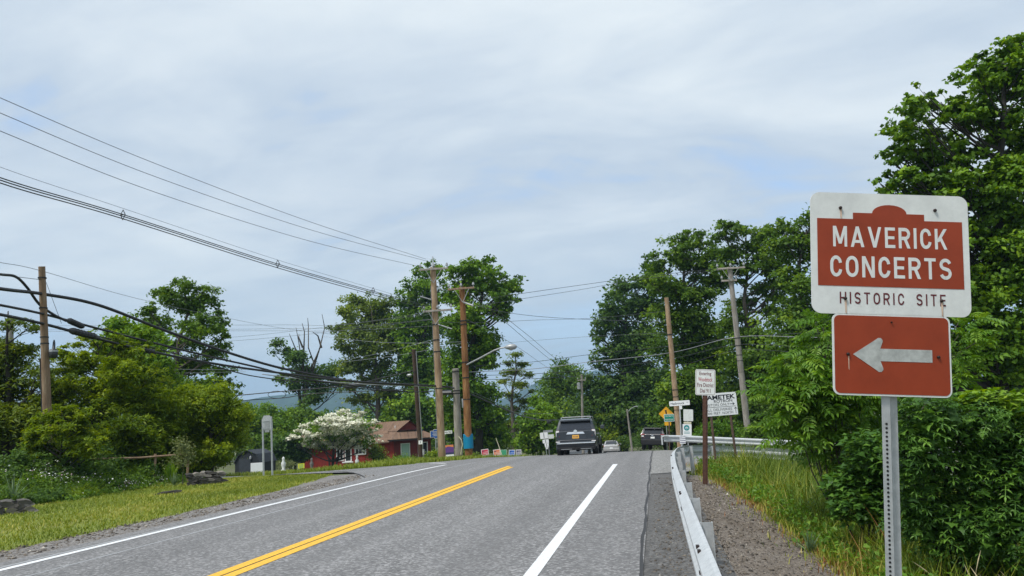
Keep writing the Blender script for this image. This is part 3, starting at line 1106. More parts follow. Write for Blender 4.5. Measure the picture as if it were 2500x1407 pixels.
P_TAN = pole_root('tall pale tan utility pole with two crossarms at the left junction', 1080, 42, (1057, 652), 0.205, 0.15, 'pole_tan')
crossarm(P_TAN, 0.985, 0.74, 0.82, 'pole_grey', 0.25, 0.03)
crossarm(P_TAN, 0.770, 0.64, 0.95, 'pole_grey', 0.25, 0.03)
rk = MB()
c = along(P_TAN, 1.0)
rk.tube([c - Vector((-0.02, 0.15, 0.1)), c + Vector((0.05, -0.15, 0.55))], 0.03, 6); rk.build('ridge_pin', M['galv'], P_TAN)
for q in (0.70, 0.62, 0.56, 0.37):
    band(P_TAN, q, 0.195)
MB().tube([along(P_TAN, 0.70) + Vector((0.15, -0.1, 0)), along(P_TAN, 0.67) + Vector((0.95, -0.2, 0))], 0.035, 6).build('bracket', M['porcelain'], P_TAN)
MB().tube([along(P_TAN, 0.83) + Vector((-0.15, -0.1, 0)), along(P_TAN, 0.85) + Vector((-0.75, -0.2, 0))], 0.035, 6).build('bracket', M['porcelain'], P_TAN)
gr = MB()
gr.tube([along(P_TAN, q) + Vector((-0.21 + 0.05 * q, -0.04, 0)) for q in (0.0, 0.3, 0.6, 0.9)], 0.018, 5); gr.build('ground_wire', M['wire_pale'], P_TAN)

P_ORG = pole_root('orange brown creosoted utility pole carrying the street lamp', 1145, 42, (1128, 700), 0.215, 0.15, 'pole_orange')
crossarm(P_ORG, 0.985, 0.78, 0.66, 'pole_brown', 0.25, 0.04)
for q in (0.80, 0.78, 0.56, 0.47, 0.345):
    band(P_ORG, q, 0.20)
MB().tube([along(P_ORG, 0.905) + Vector((0.1, -0.15, 0)), along(P_ORG, 0.89) + Vector((0.65, -0.3, -0.1))], 0.05, 6).build('dead_end', M['porcelain'], P_ORG)
la = MB()
a0 = along(P_ORG, 0.545)
lp = [a0 + Vector((0.12, -0.12, 0)), a0 + Vector((0.9, -0.35, 0.28)), a0 + Vector((1.75, -0.6, 0.62)), a0 + Vector((2.15, -0.7, 0.72)), a0 + Vector((2.45, -0.75, 0.74))]
la.tube(lp, 0.045, 8); la.build('lamp_arm', M['galv_dull'], P_ORG)
hd = MB()
hd.lathe([(0.03, 0.0), (0.10, 0.08), (0.16, 0.3), (0.15, 0.55), (0.06, 0.66)], 'x', 10, lp[-1] - Vector((0.08, 0, 0)))
lh = hd.build('lamp_head', M['galv_dull'], P_ORG, smooth=True)
ld = MB(); ld.lathe([(0.05, -0.17), (0.12, -0.12), (0.13, -0.06)], 'z', 10, lp[-1] + Vector((0.27, 0, -0.02))); ld.build('lens', M['galv_dull'], lh)
bb = MB(); bb.lathe([(0.27, -0.38), (0.275, 0.36), (0.25, 0.40)], 'z', 18, along(P_ORG, 0.085) + Vector((0, 0, 0.15))); bb.build('blue_wrap', M['blue_box'], P_ORG)

P_SHORT = pole_root('short weathered grey pole stub between the tan and orange poles', 1121, 44, (1112, 901), 0.235, 0.19, 'pole_grey')
for q in (0.97, 0.76, 0.73):
    band(P_SHORT, q, 0.22)
cb = MB(); c = along(P_SHORT, 0.74)
cb.tube([c + Vector((-1.1, -0.2, 0.02)), c + Vector((-0.2, -0.25, 0))], 0.13, 8); cb.build('splice_case', M['splice'], P_SHORT)
cb = MB(); c = along(P_SHORT, 0.6)
cb.box(c + Vector((0.45, -0.1, 0.1)), (0.22, 0.2, 0.5)); cb.build('terminal_box', M['porcelain'], P_SHORT)
gw = MB(); gw.tube([along(P_SHORT, q) + Vector((0.18 + w, -0.25, 0)) for q, w in ((0.26, -0.1), (0.22, 0.05), (0.17, 0.12), (0.12, 0.05), (0.06, 0))], 0.03, 6); gw.build('conduit', M['cream'], P_SHORT)

P_DARK = pole_root('slim dark brown pole with a pale conduit in front of the red house', 1029, 46, (1010, 853), 0.155, 0.125, 'pole_dark')
cd = MB(); cd.tube([along(P_DARK, q) + Vector((0.17, -0.1, 0)) for q in np.linspace(0.0, 0.98, 9)], 0.03, 6); cd.build('conduit', M['wire_pale'], P_DARK)
pl = MB(); pl.box(along(P_DARK, 0.185) + Vector((0.10, -0.22, 0)), (0.24, 0.02, 0.22)); nb = pl.build('number_plate', M['white_board'], P_DARK)
text('lettering', '7', M['text_black'], nb, along(P_DARK, 0.185).x + 0.10, along(P_DARK, 0.185).z, 0.09, 0.12, along(P_DARK, 0.185).y - 0.24)
jb = MB(); jb.box(along(P_DARK, 0.10) + Vector((0.22, -0.15, 0)), (0.10, 0.1, 0.32)); jb.build('junction_box', M['porcelain'], P_DARK)
band(P_DARK, 0.8, 0.15)
hb = MB(); hb.lathe([(0.03, -0.16), (0.08, -0.1), (0.09, 0.1), (0.03, 0.16)], 'x', 8, along(P_DARK, 0.775) + Vector((-0.35, -0.1, 0))); hb.build('lamp_head', M['galv_dull'], P_DARK, smooth=True)

P_LEFT = pole_root('weathered brown pole rising from the evergreens at far left', 121, 26, (102, 651), 0.155, 0.105, 'pole_brown')
for q in (0.945, 0.80, 0.66, 0.63):
    band(P_LEFT, q, 0.135, h=0.04)
tr_ = MB(); c = at(131, 856, 26) - np.array(P_LEFT.location)
tr_.lathe([(0.06, -0.26), (0.13, -0.24), (0.13, 0.02), (0.05, 0.06), (0.04, 0.26), (0.02, 0.36)], 'z', 10, Vector(c)); tr_.build('cable_riser', M['splice'], P_LEFT, smooth=True)
tr_ = MB(); tr_.lathe([(0.14, -0.03), (0.14, 0.03)], 'z', 10, Vector(c) + Vector((0, 0, -0.02))); tr_.build('clamp', M['porcelain'], P_LEFT)
cdl = MB(); cdl.tube([along(P_LEFT, q) + Vector((-0.14, -0.06, 0)) for q in (0.0, 0.3, 0.56)], 0.025, 5); cdl.build('conduit', M['wire'], P_LEFT)

P_FARL = pole_root('pale thin pole behind the hemlock at the left frame edge', 30, 36, (26, 775), 0.14, 0.11, 'pole_grey')
band(P_FARL, 0.8, 0.13)
P_R1 = pole_root('plain tan pole without crossarm beside the street name blade', 1662, 45, (1627, 727), 0.175, 0.125, 'pole_tan')
for q in (0.70, 0.34, 0.295, 0.265, 0.21):
    band(P_R1, q + 0.06, 0.165, h=0.05)
P_R2 = pole_root('grey weathered pole with crossarms behind the black lettered sign', 1832, 46, (1781, 652), 0.20, 0.14, 'pole_grey')
crossarm(P_R2, 0.99, 0.75, 0.9, 'pole_grey', -0.15, -0.05, pins=3)
crossarm(P_R2, 0.925, 0.55, 0.35, 'pole_grey', -0.15, -0.05, braces=False, pins=2)
for q in (0.62, 0.58, 0.53, 0.50, 0.44):
    band(P_R2, q, 0.175, h=0.05)
P_F1 = pole_root('distant thin pole above the roof of the black car', 1424, 92, (1420, 915), 0.17, 0.12, 'pole_grey')
crossarm(P_F1, 0.93, 0.5, 0.5, 'pole_grey', 0, 0, braces=False, pins=2)
tf = MB(); tf.lathe([(0.15, -0.4), (0.22, -0.35), (0.22, 0.35), (0.1, 0.42)], 'z', 10, along(P_F1, 0.86) + Vector((-0.35, -0.1, 0))); tf.build('transformer', M['galv_dull'], P_F1)
P_F2 = pole_root('distant slender lamp pole right of the silver car', 1544, 73, (1531, 1000), 0.11, 0.075, 'pole_grey')
MB().tube([along(P_F2, 0.93), along(P_F2, 0.97) + Vector((0.35, 0, 0.2)), along(P_F2, 1.0) + Vector((0.75, 0, 0.22))], 0.024, 6).build('lamp_arm', M['galv'], P_F2)
hd = MB(); hd.box(along(P_F2, 1.0) + Vector((0.85, 0, 0.23)), (0.4, 0.14, 0.07)); hd.build('lamp_head', M['porcelain'], P_F2, bevel=0.03)

# ================================================================== WIRES
def wire(label, pts, rad, mat='wire', name='power_line', n=10, sides=5, group='overhead lines'):
    W = catmull([at(*p) for p in pts], n)
    o = W[0].copy()
    mb = MB().tube([tuple(q) for q in W - o], rad, sides)
    ob = mb.build(name, M[mat], None, smooth=True)
    ob.location = tuple(map(float, o))
    tag(ob, label, 'cable', group)
    return ob, W


# three top conductors on the tan pole
wire('highest thin wire sweeping from upper left to the tan pole top', [(-260, 120, 15), (0, 239, 19), (380, 400, 26), (760, 543, 34), (1040, 633, 41.8)], 0.010, 'wire_grey')
wire('second thin wire below the highest one at upper left', [(-260, 160, 15), (0, 276, 19), (380, 432, 26), (760, 562, 34), (1050, 640, 41.8)], 0.010, 'wire_grey')
wire('third thin wire of the upper left fan, ending at the crossarm end', [(-260, 205, 15), (0, 320, 19), (380, 470, 26), (760, 590, 34), (1028, 652, 41.6)], 0.010, 'wire_grey')
# spacer cable: one thing, four conductors held by spacers
W0 = [(-260, 310, 15), (0, 408, 19), (300, 518, 24), (678, 640, 32), (910, 707, 38), (968, 722, 40), (1046, 745, 42)]
root = thing('spacer_cable', 'bundle of four parallel cables with small diamond spacers crossing the left sky', 'cable', at(0, 408, 19), group='overhead lines')
ro = np.array(root.location)
wl_ = [(-260, 322, 15), (0, 434, 19), (300, 524, 24), (678, 645, 32), (910, 711, 38), (968, 727, 40), (1044, 747, 42)]
for dy0, dy1, rr in ((-26, -6, 0.006), (0, 0, 0.017), (6, 3, 0.017), (13, 8, 0.017)):
    W = []
    for k, (px, py, d) in enumerate(wl_):
        q = np.clip(px / 300.0, 0, 1)
        q2 = np.interp(px, [0, 300, 678, 960], [0, 0.55, 0.8, 1])
        W.append(at(px, py + dy0 + (dy1 - dy0) * (q2 if dy0 < 0 else q2 * 0.9), d))
    W = catmull(W, 10)
    MB().tube([tuple(x) for x in W - ro], rr, 5).build('conductor', M['wire'], root, smooth=True)
for px, py, d in ((300, 527, 24), (678, 646, 32), (911, 711, 38)):
    c = at(px, py, d) - ro
    k = 0.15
    sp = MB()
    q = [Vector(c) + Vector((a * k, 0, b * k)) for a, b in ((0, 1.25), (-0.55, 0.2), (0, -0.9), (0.55, 0.2))]
    for i in range(4):
        sp.tube([q[i], q[(i + 1) % 4]], 0.014, 4)
    sp.tube([q[1], q[3]], 0.012, 4)
    sp.build('spacer', M['wire'], root)
# heavy telephone cables
wire('uppermost heavy black cable passing the left pole', [(-200, 672, 20), (0, 705, 23.5), (105, 718, 26), (240, 745, 28), (400, 806, 31), (560, 862, 34), (700, 902, 37), (870, 932, 40), (1010, 941, 41.5)], 0.058, 'cable', 'telephone_cable', sides=7)


def cable_with_case(label, pts, rad, cases):
    W = catmull([at(*p) for p in pts], 10)
    o = W[0].copy()
    root = thing('telephone_cable', label, 'cable', o, group='overhead lines')
    MB().tube([tuple(q) for q in W - o], rad, 7).build('cable_sheath', M['cable'], root, smooth=True)
    for a, b, r in cases:
        A, B = at(*a) - o, at(*b) - o
        ts = [0, 0.06, 0.12, 0.88, 0.94, 1]
        MB().tube([tuple(A + (B - A) * t) for t in ts], [r * 0.4, r * 0.8, r, r, r * 0.8, r * 0.4], 10).build('splice_case', M['splice'], root, smooth=False)
        st = MB()
        for t in np.linspace(0.18, 0.82, 7):
            q = A + (B - A) * t
            dv = (B - A) / np.linalg.norm(B - A) * 0.02
            st.tube([tuple(q - dv), tuple(q + dv)], r * 1.07, 10)
        st.build('case_ribs', M['cable'], root)
    return root


cable_with_case('lowest heavy black cable with two splice cases near the left pole', [(-200, 735, 20), (0, 768, 23.5), (110, 792, 26), (200, 816, 27), (330, 850, 29), (500, 884, 32.5), (640, 905, 35), (850, 930, 39), (1070, 943, 42), (1108, 948, 43.5)], 0.050,
                [((168, 806, 26.6), (238, 824, 27.6), 0.115), ((345, 852, 29.3), (382, 862, 30), 0.10)])
cable_with_case('middle heavy black cable with a lumpy brown splice left of centre', [(-200, 712, 20), (0, 745, 23.5), (110, 768, 26), (200, 792, 27.2), (330, 826, 29.5), (500, 868, 33), (620, 895, 35), (760, 928, 38), (1000, 958, 41)], 0.042,
                [((164, 781, 26.7), (205, 799, 27.3), 0.10)])
wire('looping black cable drooping off the left pole', [(-120, 655, 21), (0, 670, 23.8), (38, 676, 24.6), (66, 702, 25.4), (95, 742, 25.9), (130, 768, 26.3), (162, 784, 26.7)], 0.045, 'cable', 'telephone_cable', sides=7)
wire('slim black cable below the heavy cables over the dogwood', [(240, 822, 28), (400, 856, 31), (560, 905, 34), (640, 922, 36), (760, 936, 38), (980, 957, 41), (1105, 952, 43.5)], 0.026, 'cable', 'telephone_cable')
wire('pale lashed cable running level into the short grey pole', [(640, 914, 37), (760, 928, 39), (900, 939, 41), (1060, 944, 42.5), (1108, 946, 43.8)], 0.022, 'wire_pale', 'telephone_cable')
wire('black cable rising to the right behind the dogwood crown', [(520, 972, 50), (610, 963, 50), (700, 955, 50), (820, 945, 49), (860, 940, 48.5), (1010, 905, 46.5)], 0.032, 'cable', 'telephone_cable')
wire('lower black cable with a slack loop above the dogwood', [(520, 988, 52), (610, 977, 52), (690, 972, 51), (760, 962, 50), (900, 955, 49), (1100, 946, 45)], 0.026, 'cable', 'telephone_cable')
lpw = [at(676 + 22 * math.cos(a), 968 + 9 * math.sin(a) - 4, 51) for a in np.linspace(0, 2 * PI, 14)]
o0 = lpw[0]
ob = MB().tube([tuple(q - o0) for q in lpw], 0.018, 5, False).build('cable_loop', M['cable'], None); ob.location = tuple(map(float, o0))
tag(ob, 'small slack loop of black cable hanging above the dogwood', 'cable loop', 'overhead lines')
sc = at(868, 941, 48.4)
sm = MB(); sm.tube([(-0.7, 0, -0.1), (-0.5, 0, -0.08), (0.5, 0, 0.08), (0.7, 0, 0.1)], [0.06, 0.17, 0.17, 0.06], 9)
ob = sm.build('splice_case', M['splice'], None, smooth=True); ob.location = tuple(map(float, sc))
tag(ob, 'black splice case on the cable behind the dogwood top', 'splice case')
# service wires, left half
wire('thin wire from the left pole top running down right behind the tall tree', [(-150, 612, 22), (0, 641, 24), (102, 662, 26), (330, 728, 34), (560, 778, 44), (700, 803, 50), (860, 822, 56), (1060, 830, 42)][:7], 0.009, 'wire_grey')
wire('thin wire tied to the left pole just below its top', [(-120, 664, 22), (0, 672, 24), (98, 683, 25.9)], 0.010, 'wire_grey')
wire('diagonal guy wire below the left pole top', [(113, 690, 26), (150, 790, 27)], 0.008, 'wire_grey', 'guy_wire')
for k, (a, b) in enumerate(((794, 793), (804, 801), (808, 808))):
    wire(['upper', 'middle', 'lower'][k] + ' of three level wires between the tall left tree and the centre trees', [(100, a + 2, 62), (320, a, 62), (570, a, 60), (700, (a + b) / 2, 58), (830, b, 56), (1060, b - 32 + 10 * k, 44)], 0.011, 'wire_grey')
for k, (a, b) in enumerate(((824, 799), (833, 812))):
    wire(['upper', 'lower'][k] + ' of two wires slanting up to the right over the bare tree', [(300, a + 14, 60), (560, a, 58), (700, (a + b) / 2 - 1, 56), (790, b, 54), (1056, b - 32, 42)], 0.010, 'wire_grey')
wire('pale thin wire crossing the olive tree towards the orange pole', [(790, 822, 60), (900, 834, 54), (1000, 838, 48), (1126, 835, 42)], 0.010, 'wire_pale')
wire('pale wire slanting up to the tan pole, upper of a pair', [(840, 880, 60), (930, 862, 54), (1000, 845, 48), (1063, 828, 42)], 0.011, 'wire_pale')
wire('pale wire slanting up to the orange pole, lower of a pair', [(840, 884, 62), (940, 872, 56), (1040, 856, 48), (1130, 838, 42)], 0.011, 'wire_pale')
wire('upper pale wire before the dark foliage of the evergreens', [(290, 898, 40), (440, 902, 42), (600, 903, 44)], 0.009, 'wire_pale')
wire('lower pale wire before the dark foliage of the evergreens', [(300, 911, 40), (440, 911, 42), (600, 908, 44)], 0.009, 'wire_pale')
# right half
wire('upper wire across the gap of sky to the right trees', [(1085, 745, 42), (1280, 716, 44), (1420, 696, 45), (1560, 677, 46), (1770, 654, 46)], 0.013, 'wire')
wire('lower wire across the gap of sky to the right trees', [(1150, 750, 42), (1280, 729, 44), (1420, 707, 45), (1560, 683, 46), (1800, 655, 46)], 0.011, 'wire_grey')
wire('pale conductor dropping right from the orange pole top', [(1128, 737, 42), (1230, 762, 43), (1340, 775, 45), (1480, 782, 47), (1625, 786, 47)], 0.013, 'wire_grey')
wire('level thin wire from the tan pole across the sky gap', [(1070, 788, 42), (1200, 787, 43), (1300, 782, 44), (1450, 777, 45), (1625, 760, 46)], 0.010, 'wire_grey')
wire('upper diagonal wire descending to the distant pole', [(1140, 690, 42), (1237, 777, 50), (1300, 828, 62), (1355, 875, 76), (1420, 925, 92)], 0.016, 'wire')
wire('lower diagonal wire descending to the distant pole', [(1080, 660, 42), (1233, 786, 52), (1300, 843, 64), (1355, 887, 76), (1416, 930, 92)], 0.016, 'wire')
wire('thin diagonal wire passing the street lamp', [(1130, 775, 42), (1255, 842, 54), (1340, 900, 76), (1416, 945, 92)], 0.013, 'wire_grey')
wire('faint level wire low across the sky gap', [(1230, 838, 50), (1340, 829, 50), (1440, 822, 50), (1640, 812, 47)], 0.008, 'wire_grey')
for k, (l0, l1, l2, l3, m_) in enumerate(((893, 868, 827, 812, 'wire'), (907, 886, 843, 823, 'wire_grey'), (916, 905, 858, 842, 'wire'), (925, 918, 880, 856, 'wire'))):
    wire('number %s from the top of four cables strung past the right poles' % ['one', 'two', 'three', 'four'][k],
         [(1140, l0 + 2, 42), (1300, l0 - 9 + k * 3, 44), (1440, l1 - 2, 45), (1640, l2 + 18, 46), (1800, l3 + (12 if k == 0 else 0), 46), (1980, l3 + (1 if k < 2 else 6), 42), (2130, l3 + 2, 38), (2420, l3 - 8 + 6 * k, 30)],
         [0.013, 0.018, 0.014, 0.014][k], ['wire', 'wire_pale', 'wire', 'wire'][k])
wire('black service drop sagging from the orange pole to behind the black car', [(1148, 962, 42), (1200, 985, 44), (1260, 1011, 48), (1310, 1024, 54), (1345, 1026, 60), (1440, 1022, 80)], 0.038, 'cable', 'telephone_cable')
wire('thin wire alongside the sagging service drop', [(1148, 956, 42), (1200, 978, 44), (1262, 1008, 48), (1330, 1010, 60), (1418, 1005, 92)], 0.012, 'wire_grey')
sc = at(1340, 1029, 59)
ob = MB().lathe([(0.05, -0.2), (0.16, -0.1), (0.16, 0.05), (0.05, 0.12)], 'z', 9).build('splice_case', M['splice'], None, smooth=True); ob.location = tuple(map(float, sc))
tag(ob, 'small black splice hanging on the service drop left of the black car', 'splice case')

# ================================================================== SIGNS
def panel(name, prof, mat, parent, y0=0.0, y1=0.004, bevel=0.0):
    return MB().prism(prof, y0, y1).build(name, M[mat], parent, bevel=bevel)


def streaks(parent, x, z, h, y, w=0.008):
    """rust run below a bolt: part of the dirt on the sheet"""
    MB().prism([(x - w / 2, z), (x + w / 2, z), (x + w * 0.35, z - h), (x - w * 0.2, z - h * 0.9)], y - 0.0004, y).build('rust_stain', M['rust_streak'], parent)


def bolt(parent, x, z, y, r=0.0095):
    MB().lathe([(r, 0), (r, -0.005), (r * 0.5, -0.008)], 'y', 10, (x, y, z)).build('bolt', M['bolt'], parent)


UCH = [(-0.036, 0.0), (-0.004, 0.0), (0.010, 0.024), (0.036, 0.024), (0.036, 0.027), (0.008, 0.027), (-0.006, 0.003), (-0.036, 0.003)]


def uchannel(name, parent, x, y, z0, z1, mat, s=1.0, holes=None):
    vs = [(x + p[0] * s, y + p[1] * s, z0) for p in UCH] + [(x + p[0] * s, y + p[1] * s, z1) for p in UCH]
    n = len(UCH)
    fs = [tuple(range(n - 1, -1, -1)), tuple(range(n, 2 * n))] + [(i, (i + 1) % n, n + (i + 1) % n, n + i) for i in range(n)]
    o = MB().add(vs, fs).build(name, M[mat], parent)
    if holes:
        hm = MB()
        z = holes[0]
        while z < holes[1]:
            hm.lathe([(0.0047, 0), (0.0047, -0.0012)], 'y', 8, (x - 0.020 * s, y, z)); z += 0.0254 * 0.62
        stuff(hm.build('post_holes', M['black'], o))
    return o


def glyph(ch, w=0.165):
    """strokes of a road sign capital of height 1; returns (width, list of quads in the sheet plane)"""
    h = w / 2
    Q = []

    def bar(x0, x1, y0, y1):
        Q.append([(x0, y0), (x1, y0), (x1, y1), (x0, y1)])

    def diag(xa, ya, xb, yb, k=1.0):
        d = math.hypot(xb - xa, yb - ya)
        hw = h * k * d / abs(yb - ya)
        Q.append([(xa - hw, ya), (xa + hw, ya), (xb + hw, yb), (xb - hw, yb)])

    def ribbon(pts):
        n = len(pts)
        L, Rr = [], []
        for i in range(n):
            a, b = pts[max(i - 1, 0)], pts[min(i + 1, n - 1)]
            dx, dy = b[0] - a[0], b[1] - a[1]
            l = math.hypot(dx, dy)
            nx_, ny_ = -dy / l * h, dx / l * h
            L.append((pts[i][0] + nx_, pts[i][1] + ny_)); Rr.append((pts[i][0] - nx_, pts[i][1] - ny_))
        for i in range(n - 1):
            Q.append([Rr[i], Rr[i + 1], L[i + 1], L[i]])

    def arc(cx, cy, rx, ry, a0, a1, n=9):
        return [(cx + rx * math.cos(R(a0 + (a1 - a0) * k / n)), cy + ry * math.sin(R(a0 + (a1 - a0) * k / n))) for k in range(n + 1)]

    if ch == 'I':
        W = w; bar(0, w, 0, 1)
    elif ch == 'E':
        W = 0.58; bar(0, w, 0, 1); bar(w, W, 1 - w * 0.9, 1); bar(w, W * 0.93, 0.5 - h * 0.85, 0.5 + h * 0.85); bar(w, W, 0, w * 0.9)
    elif ch == 'T':
        W = 0.62; bar(0, W, 1 - w * 0.9, 1); bar(W / 2 - h, W / 2 + h, 0, 1 - w * 0.9)
    elif ch == 'M':
        W = 0.80; bar(0, w * 0.92, 0, 1); bar(W - w * 0.92, W, 0, 1); diag(h * 1.25, 1, W / 2, 0.14, 0.95); diag(W - h * 1.25, 1, W / 2, 0.14, 0.95)
    elif ch == 'H':
        W = 0.68; bar(0, w, 0, 1); bar(W - w, W, 0, 1); bar(w, W - w, 0.5 - h * 0.85, 0.5 + h * 0.85)
    elif ch == 'N':
        W = 0.68; bar(0, w, 0, 1); bar(W - w, W, 0, 1); diag(h * 1.15, 1, W - h * 1.15, 0, 0.95)
    elif ch == 'V':
        W = 0.78; diag(h * 1.07, 1, W / 2, 0, 1); diag(W - h * 1.07, 1, W / 2, 0, 1)
    elif ch == 'A':
        W = 0.78; diag(W / 2, 1, h * 1.07, 0, 1); diag(W / 2, 1, W - h * 1.07, 0, 1); bar(0.2, W - 0.2, 0.2, 0.2 + w * 0.85)
    elif ch == 'K':
        W = 0.70; bar(0, w, 0, 1); diag(w * 0.95, 0.36, W - h * 1.2, 1, 0.95); diag(W - h * 1.1, 0, W * 0.42, 0.60, 0.95)
    elif ch in 'OC':
        W = 0.68 if ch == 'O' else 0.64
        r = W / 2 - h; ry = 0.30
        if ch == 'O':
            p = arc(W / 2, 1 - h - ry, r, ry, 0, 180) + arc(W / 2, h + ry, r, ry, 180, 360)
            ribbon(p + [p[0], ])
        else:
            ribbon([(W - h, 0.655)] + arc(W / 2, 1 - h - ry, r, ry, 12, 180) + arc(W / 2, h + ry, r, ry, 180, 348) + [(W - h, 0.345)])
    elif ch == 'R':
        W = 0.66; bar(0, w, 0, 1)
        cy = 0.70; ry = 1 - h - cy
        ribbon([(w, 1 - h), (W - 0.30, 1 - h)] + arc(W - 0.30, cy, 0.30 - h, ry, 90, -90)[1:] + [(w, cy - ry)])
        diag(W - h * 1.1, 0, W * 0.56, 0.44, 1)
    elif ch == 'S':
        W = 0.64; rx = W / 2 - h; ry = (1 - w) / 4
        ribbon(arc(W / 2, 1 - h - ry, rx, ry, 15, 235, 12) + arc(W / 2, h + ry, rx, ry, 55, -165, 12))
    return W, Q


def road_word(body, mat, parent, cx, cz, w, h, y, gap=0.20, sw=0.165):
    gl = [glyph(c, sw) for c in body]
    total = sum(g[0] for g in gl) + gap * (len(gl) - 1)
    k = w / total
    x = cx - w / 2
    for g in gl:
        mb = MB()
        for i, q in enumerate(g[1]):
            mb.add([(x + a * k, y - 0.00012 * (i % 7), cz - h / 2 + b * h) for a, b in q], [(0, 1, 2, 3)])
        mb.build('letter', mat, parent)
        x += (g[0] + gap) * k


# --- the large brown and white sign, close on the right
sr = Euler((R(3.2), R(4.6), R(11.0)))
sm_ = sr.to_matrix()
cbig = Vector((0.934, 3.115, 2.148))
base = cbig - sm_ @ Vector((0.0, 0, 2.36))
S1 = thing('road_sign', 'big white and rust red concerts sign above a left arrow plate on punched steel post', 'road sign', base, sr)
zc = 2.36
uchannel('post', S1, -0.005, 0.012, -0.15, zc + 0.20, 'galv', 0.98, holes=(0.55, zc - 0.63))
sp1 = panel('sign_panel', shift(rrect(0.61, 0.47, 0.037, 7), 0, zc), 'sign_white', S1, -0.002, 0.002)
red = [(-0.280, 0.133), (-0.141, 0.133), (-0.141, 0.158), (-0.068, 0.158)]
for k in range(13):
    a = PI - PI * k / 12
    red.append((0.0 + 0.068 * math.cos(a) * 0.98, 0.158 + 0.034 * math.sin(a)))
red += [(0.134, 0.158), (0.134, 0.133), (0.280, 0.133), (0.280, -0.128), (-0.280, -0.128)]
clean = []
for p in red:
    if not clean or (abs(p[0] - clean[-1][0]) + abs(p[1] - clean[-1][1])) > 1e-5:
        clean.append(p)
panel('red_field', shift(clean, 0, zc), 'sign_red', sp1, -0.0032, -0.002)
road_word('MAVERICK', M['text_white'], sp1, 0.0, zc + 0.064, 0.440, 0.080, -0.0036)
road_word('CONCERTS', M['text_white'], sp1, 0.0, zc - 0.052, 0.466, 0.082, -0.0036)
road_word('HISTORIC', M['text_maroon'], sp1, -0.075, zc - 0.173, 0.246, 0.045, -0.0028, 0.36, 0.145)
road_word('SITE', M['text_maroon'], sp1, 0.151, zc - 0.173, 0.112, 0.045, -0.0028, 0.36, 0.145)
for x, z, h in ((-0.190, 0.175, 0.035), (0.176, 0.176, 0.0), (-0.178, -0.176, 0.052), (0.190, -0.175, 0.056)):
    bolt(sp1, x, zc + z, -0.0034, 0.0062)
    if h: streaks(sp1, x + 0.002, zc + z - 0.006, h, -0.0037)
za = zc - 0.387
sp2 = panel('arrow_panel', shift(rrect(0.449, 0.308, 0.026, 6), -0.004, za), 'sign_white', S1, -0.002, 0.002)
panel('red_field', shift(rrect(0.435, 0.294, 0.020, 6), -0.004, za), 'sign_red', sp2, -0.0032, -0.002)
arrow = [(-0.150, 0.0), (-0.062, 0.058), (-0.054, 0.064), (-0.044, 0.064), (-0.037, 0.056), (-0.037, 0.050), (-0.047, 0.0235), (0.150, 0.0235), (0.150, -0.0235), (-0.047, -0.0235), (-0.037, -0.050), (-0.037, -0.056), (-0.044, -0.064), (-0.054, -0.064), (-0.062, -0.058)]
panel('arrow', shift(arrow, -0.002, za), 'sign_arrow', sp2, -0.0042, -0.0032)
for x, z in ((-0.172, 0.0), (0.171, -0.002), (-0.004, 0.125)):
    bolt(sp2, x, za + z, -0.0034, 0.0058 if z < 0.1 else 0.003)
streaks(sp2, -0.169, za - 0.008, 0.052, -0.0036, 0.004)

# --- fire district sign on a brown post
fr_ = Euler((R(-1), R(5.2), R(1)))
cf = Vector((1.20, 18.6, 2.21)); gzf = gz(1.02, 18.6)
S2 = thing('road_sign', 'small white notice reading entering fire district on a rusty brown post', 'road sign', cf - fr_.to_matrix() @ Vector((0, 0, cf.z - gzf)), fr_)
zf = cf.z - gzf
pb = MB(); pb.box((-0.005, 0.035, zf / 2 - 0.2), (0.055, 0.055, zf + 0.5)); pb.box((-0.047, 0.02, zf / 2 - 0.2), (0.03, 0.008, zf + 0.5)); pb.box((0.037, 0.02, zf / 2 - 0.2), (0.03, 0.008, zf + 0.5))
pp = pb.build('post', M['rust_steel'], S2)
hm = MB()
for k in range(30):
    hm.box((0.037, 0.0145, zf - 0.4 - k * 0.042), (0.012, 0.003, 0.02))
stuff(hm.build('post_holes', M['black'], pp))
sp = panel('sign_panel', shift(rrect(0.455, 0.60, 0.04), 0, zf), 'sign_white', S2, -0.003, 0.003)
panel('border', shift(rrect(0.425, 0.57, 0.032), 0, zf), 'text_maroon', sp, -0.004, -0.003)
panel('field', shift(rrect(0.412, 0.557, 0.026), 0, zf), 'sign_white', sp, -0.005, -0.004)
for body, z, w, h, mt in (('Entering', 0.19, 0.27, 0.105, 'text_maroon'), ('Woodstock', 0.065, 0.32, 0.095, 'text_red'), ('Fire District', -0.065, 0.37, 0.095, 'text_maroon'), ('Dial 911', -0.195, 0.24, 0.095, 'text_maroon')):
    text('lettering', body, M[mt], sp, 0, zf + z, w, h, -0.0062, 0.014)

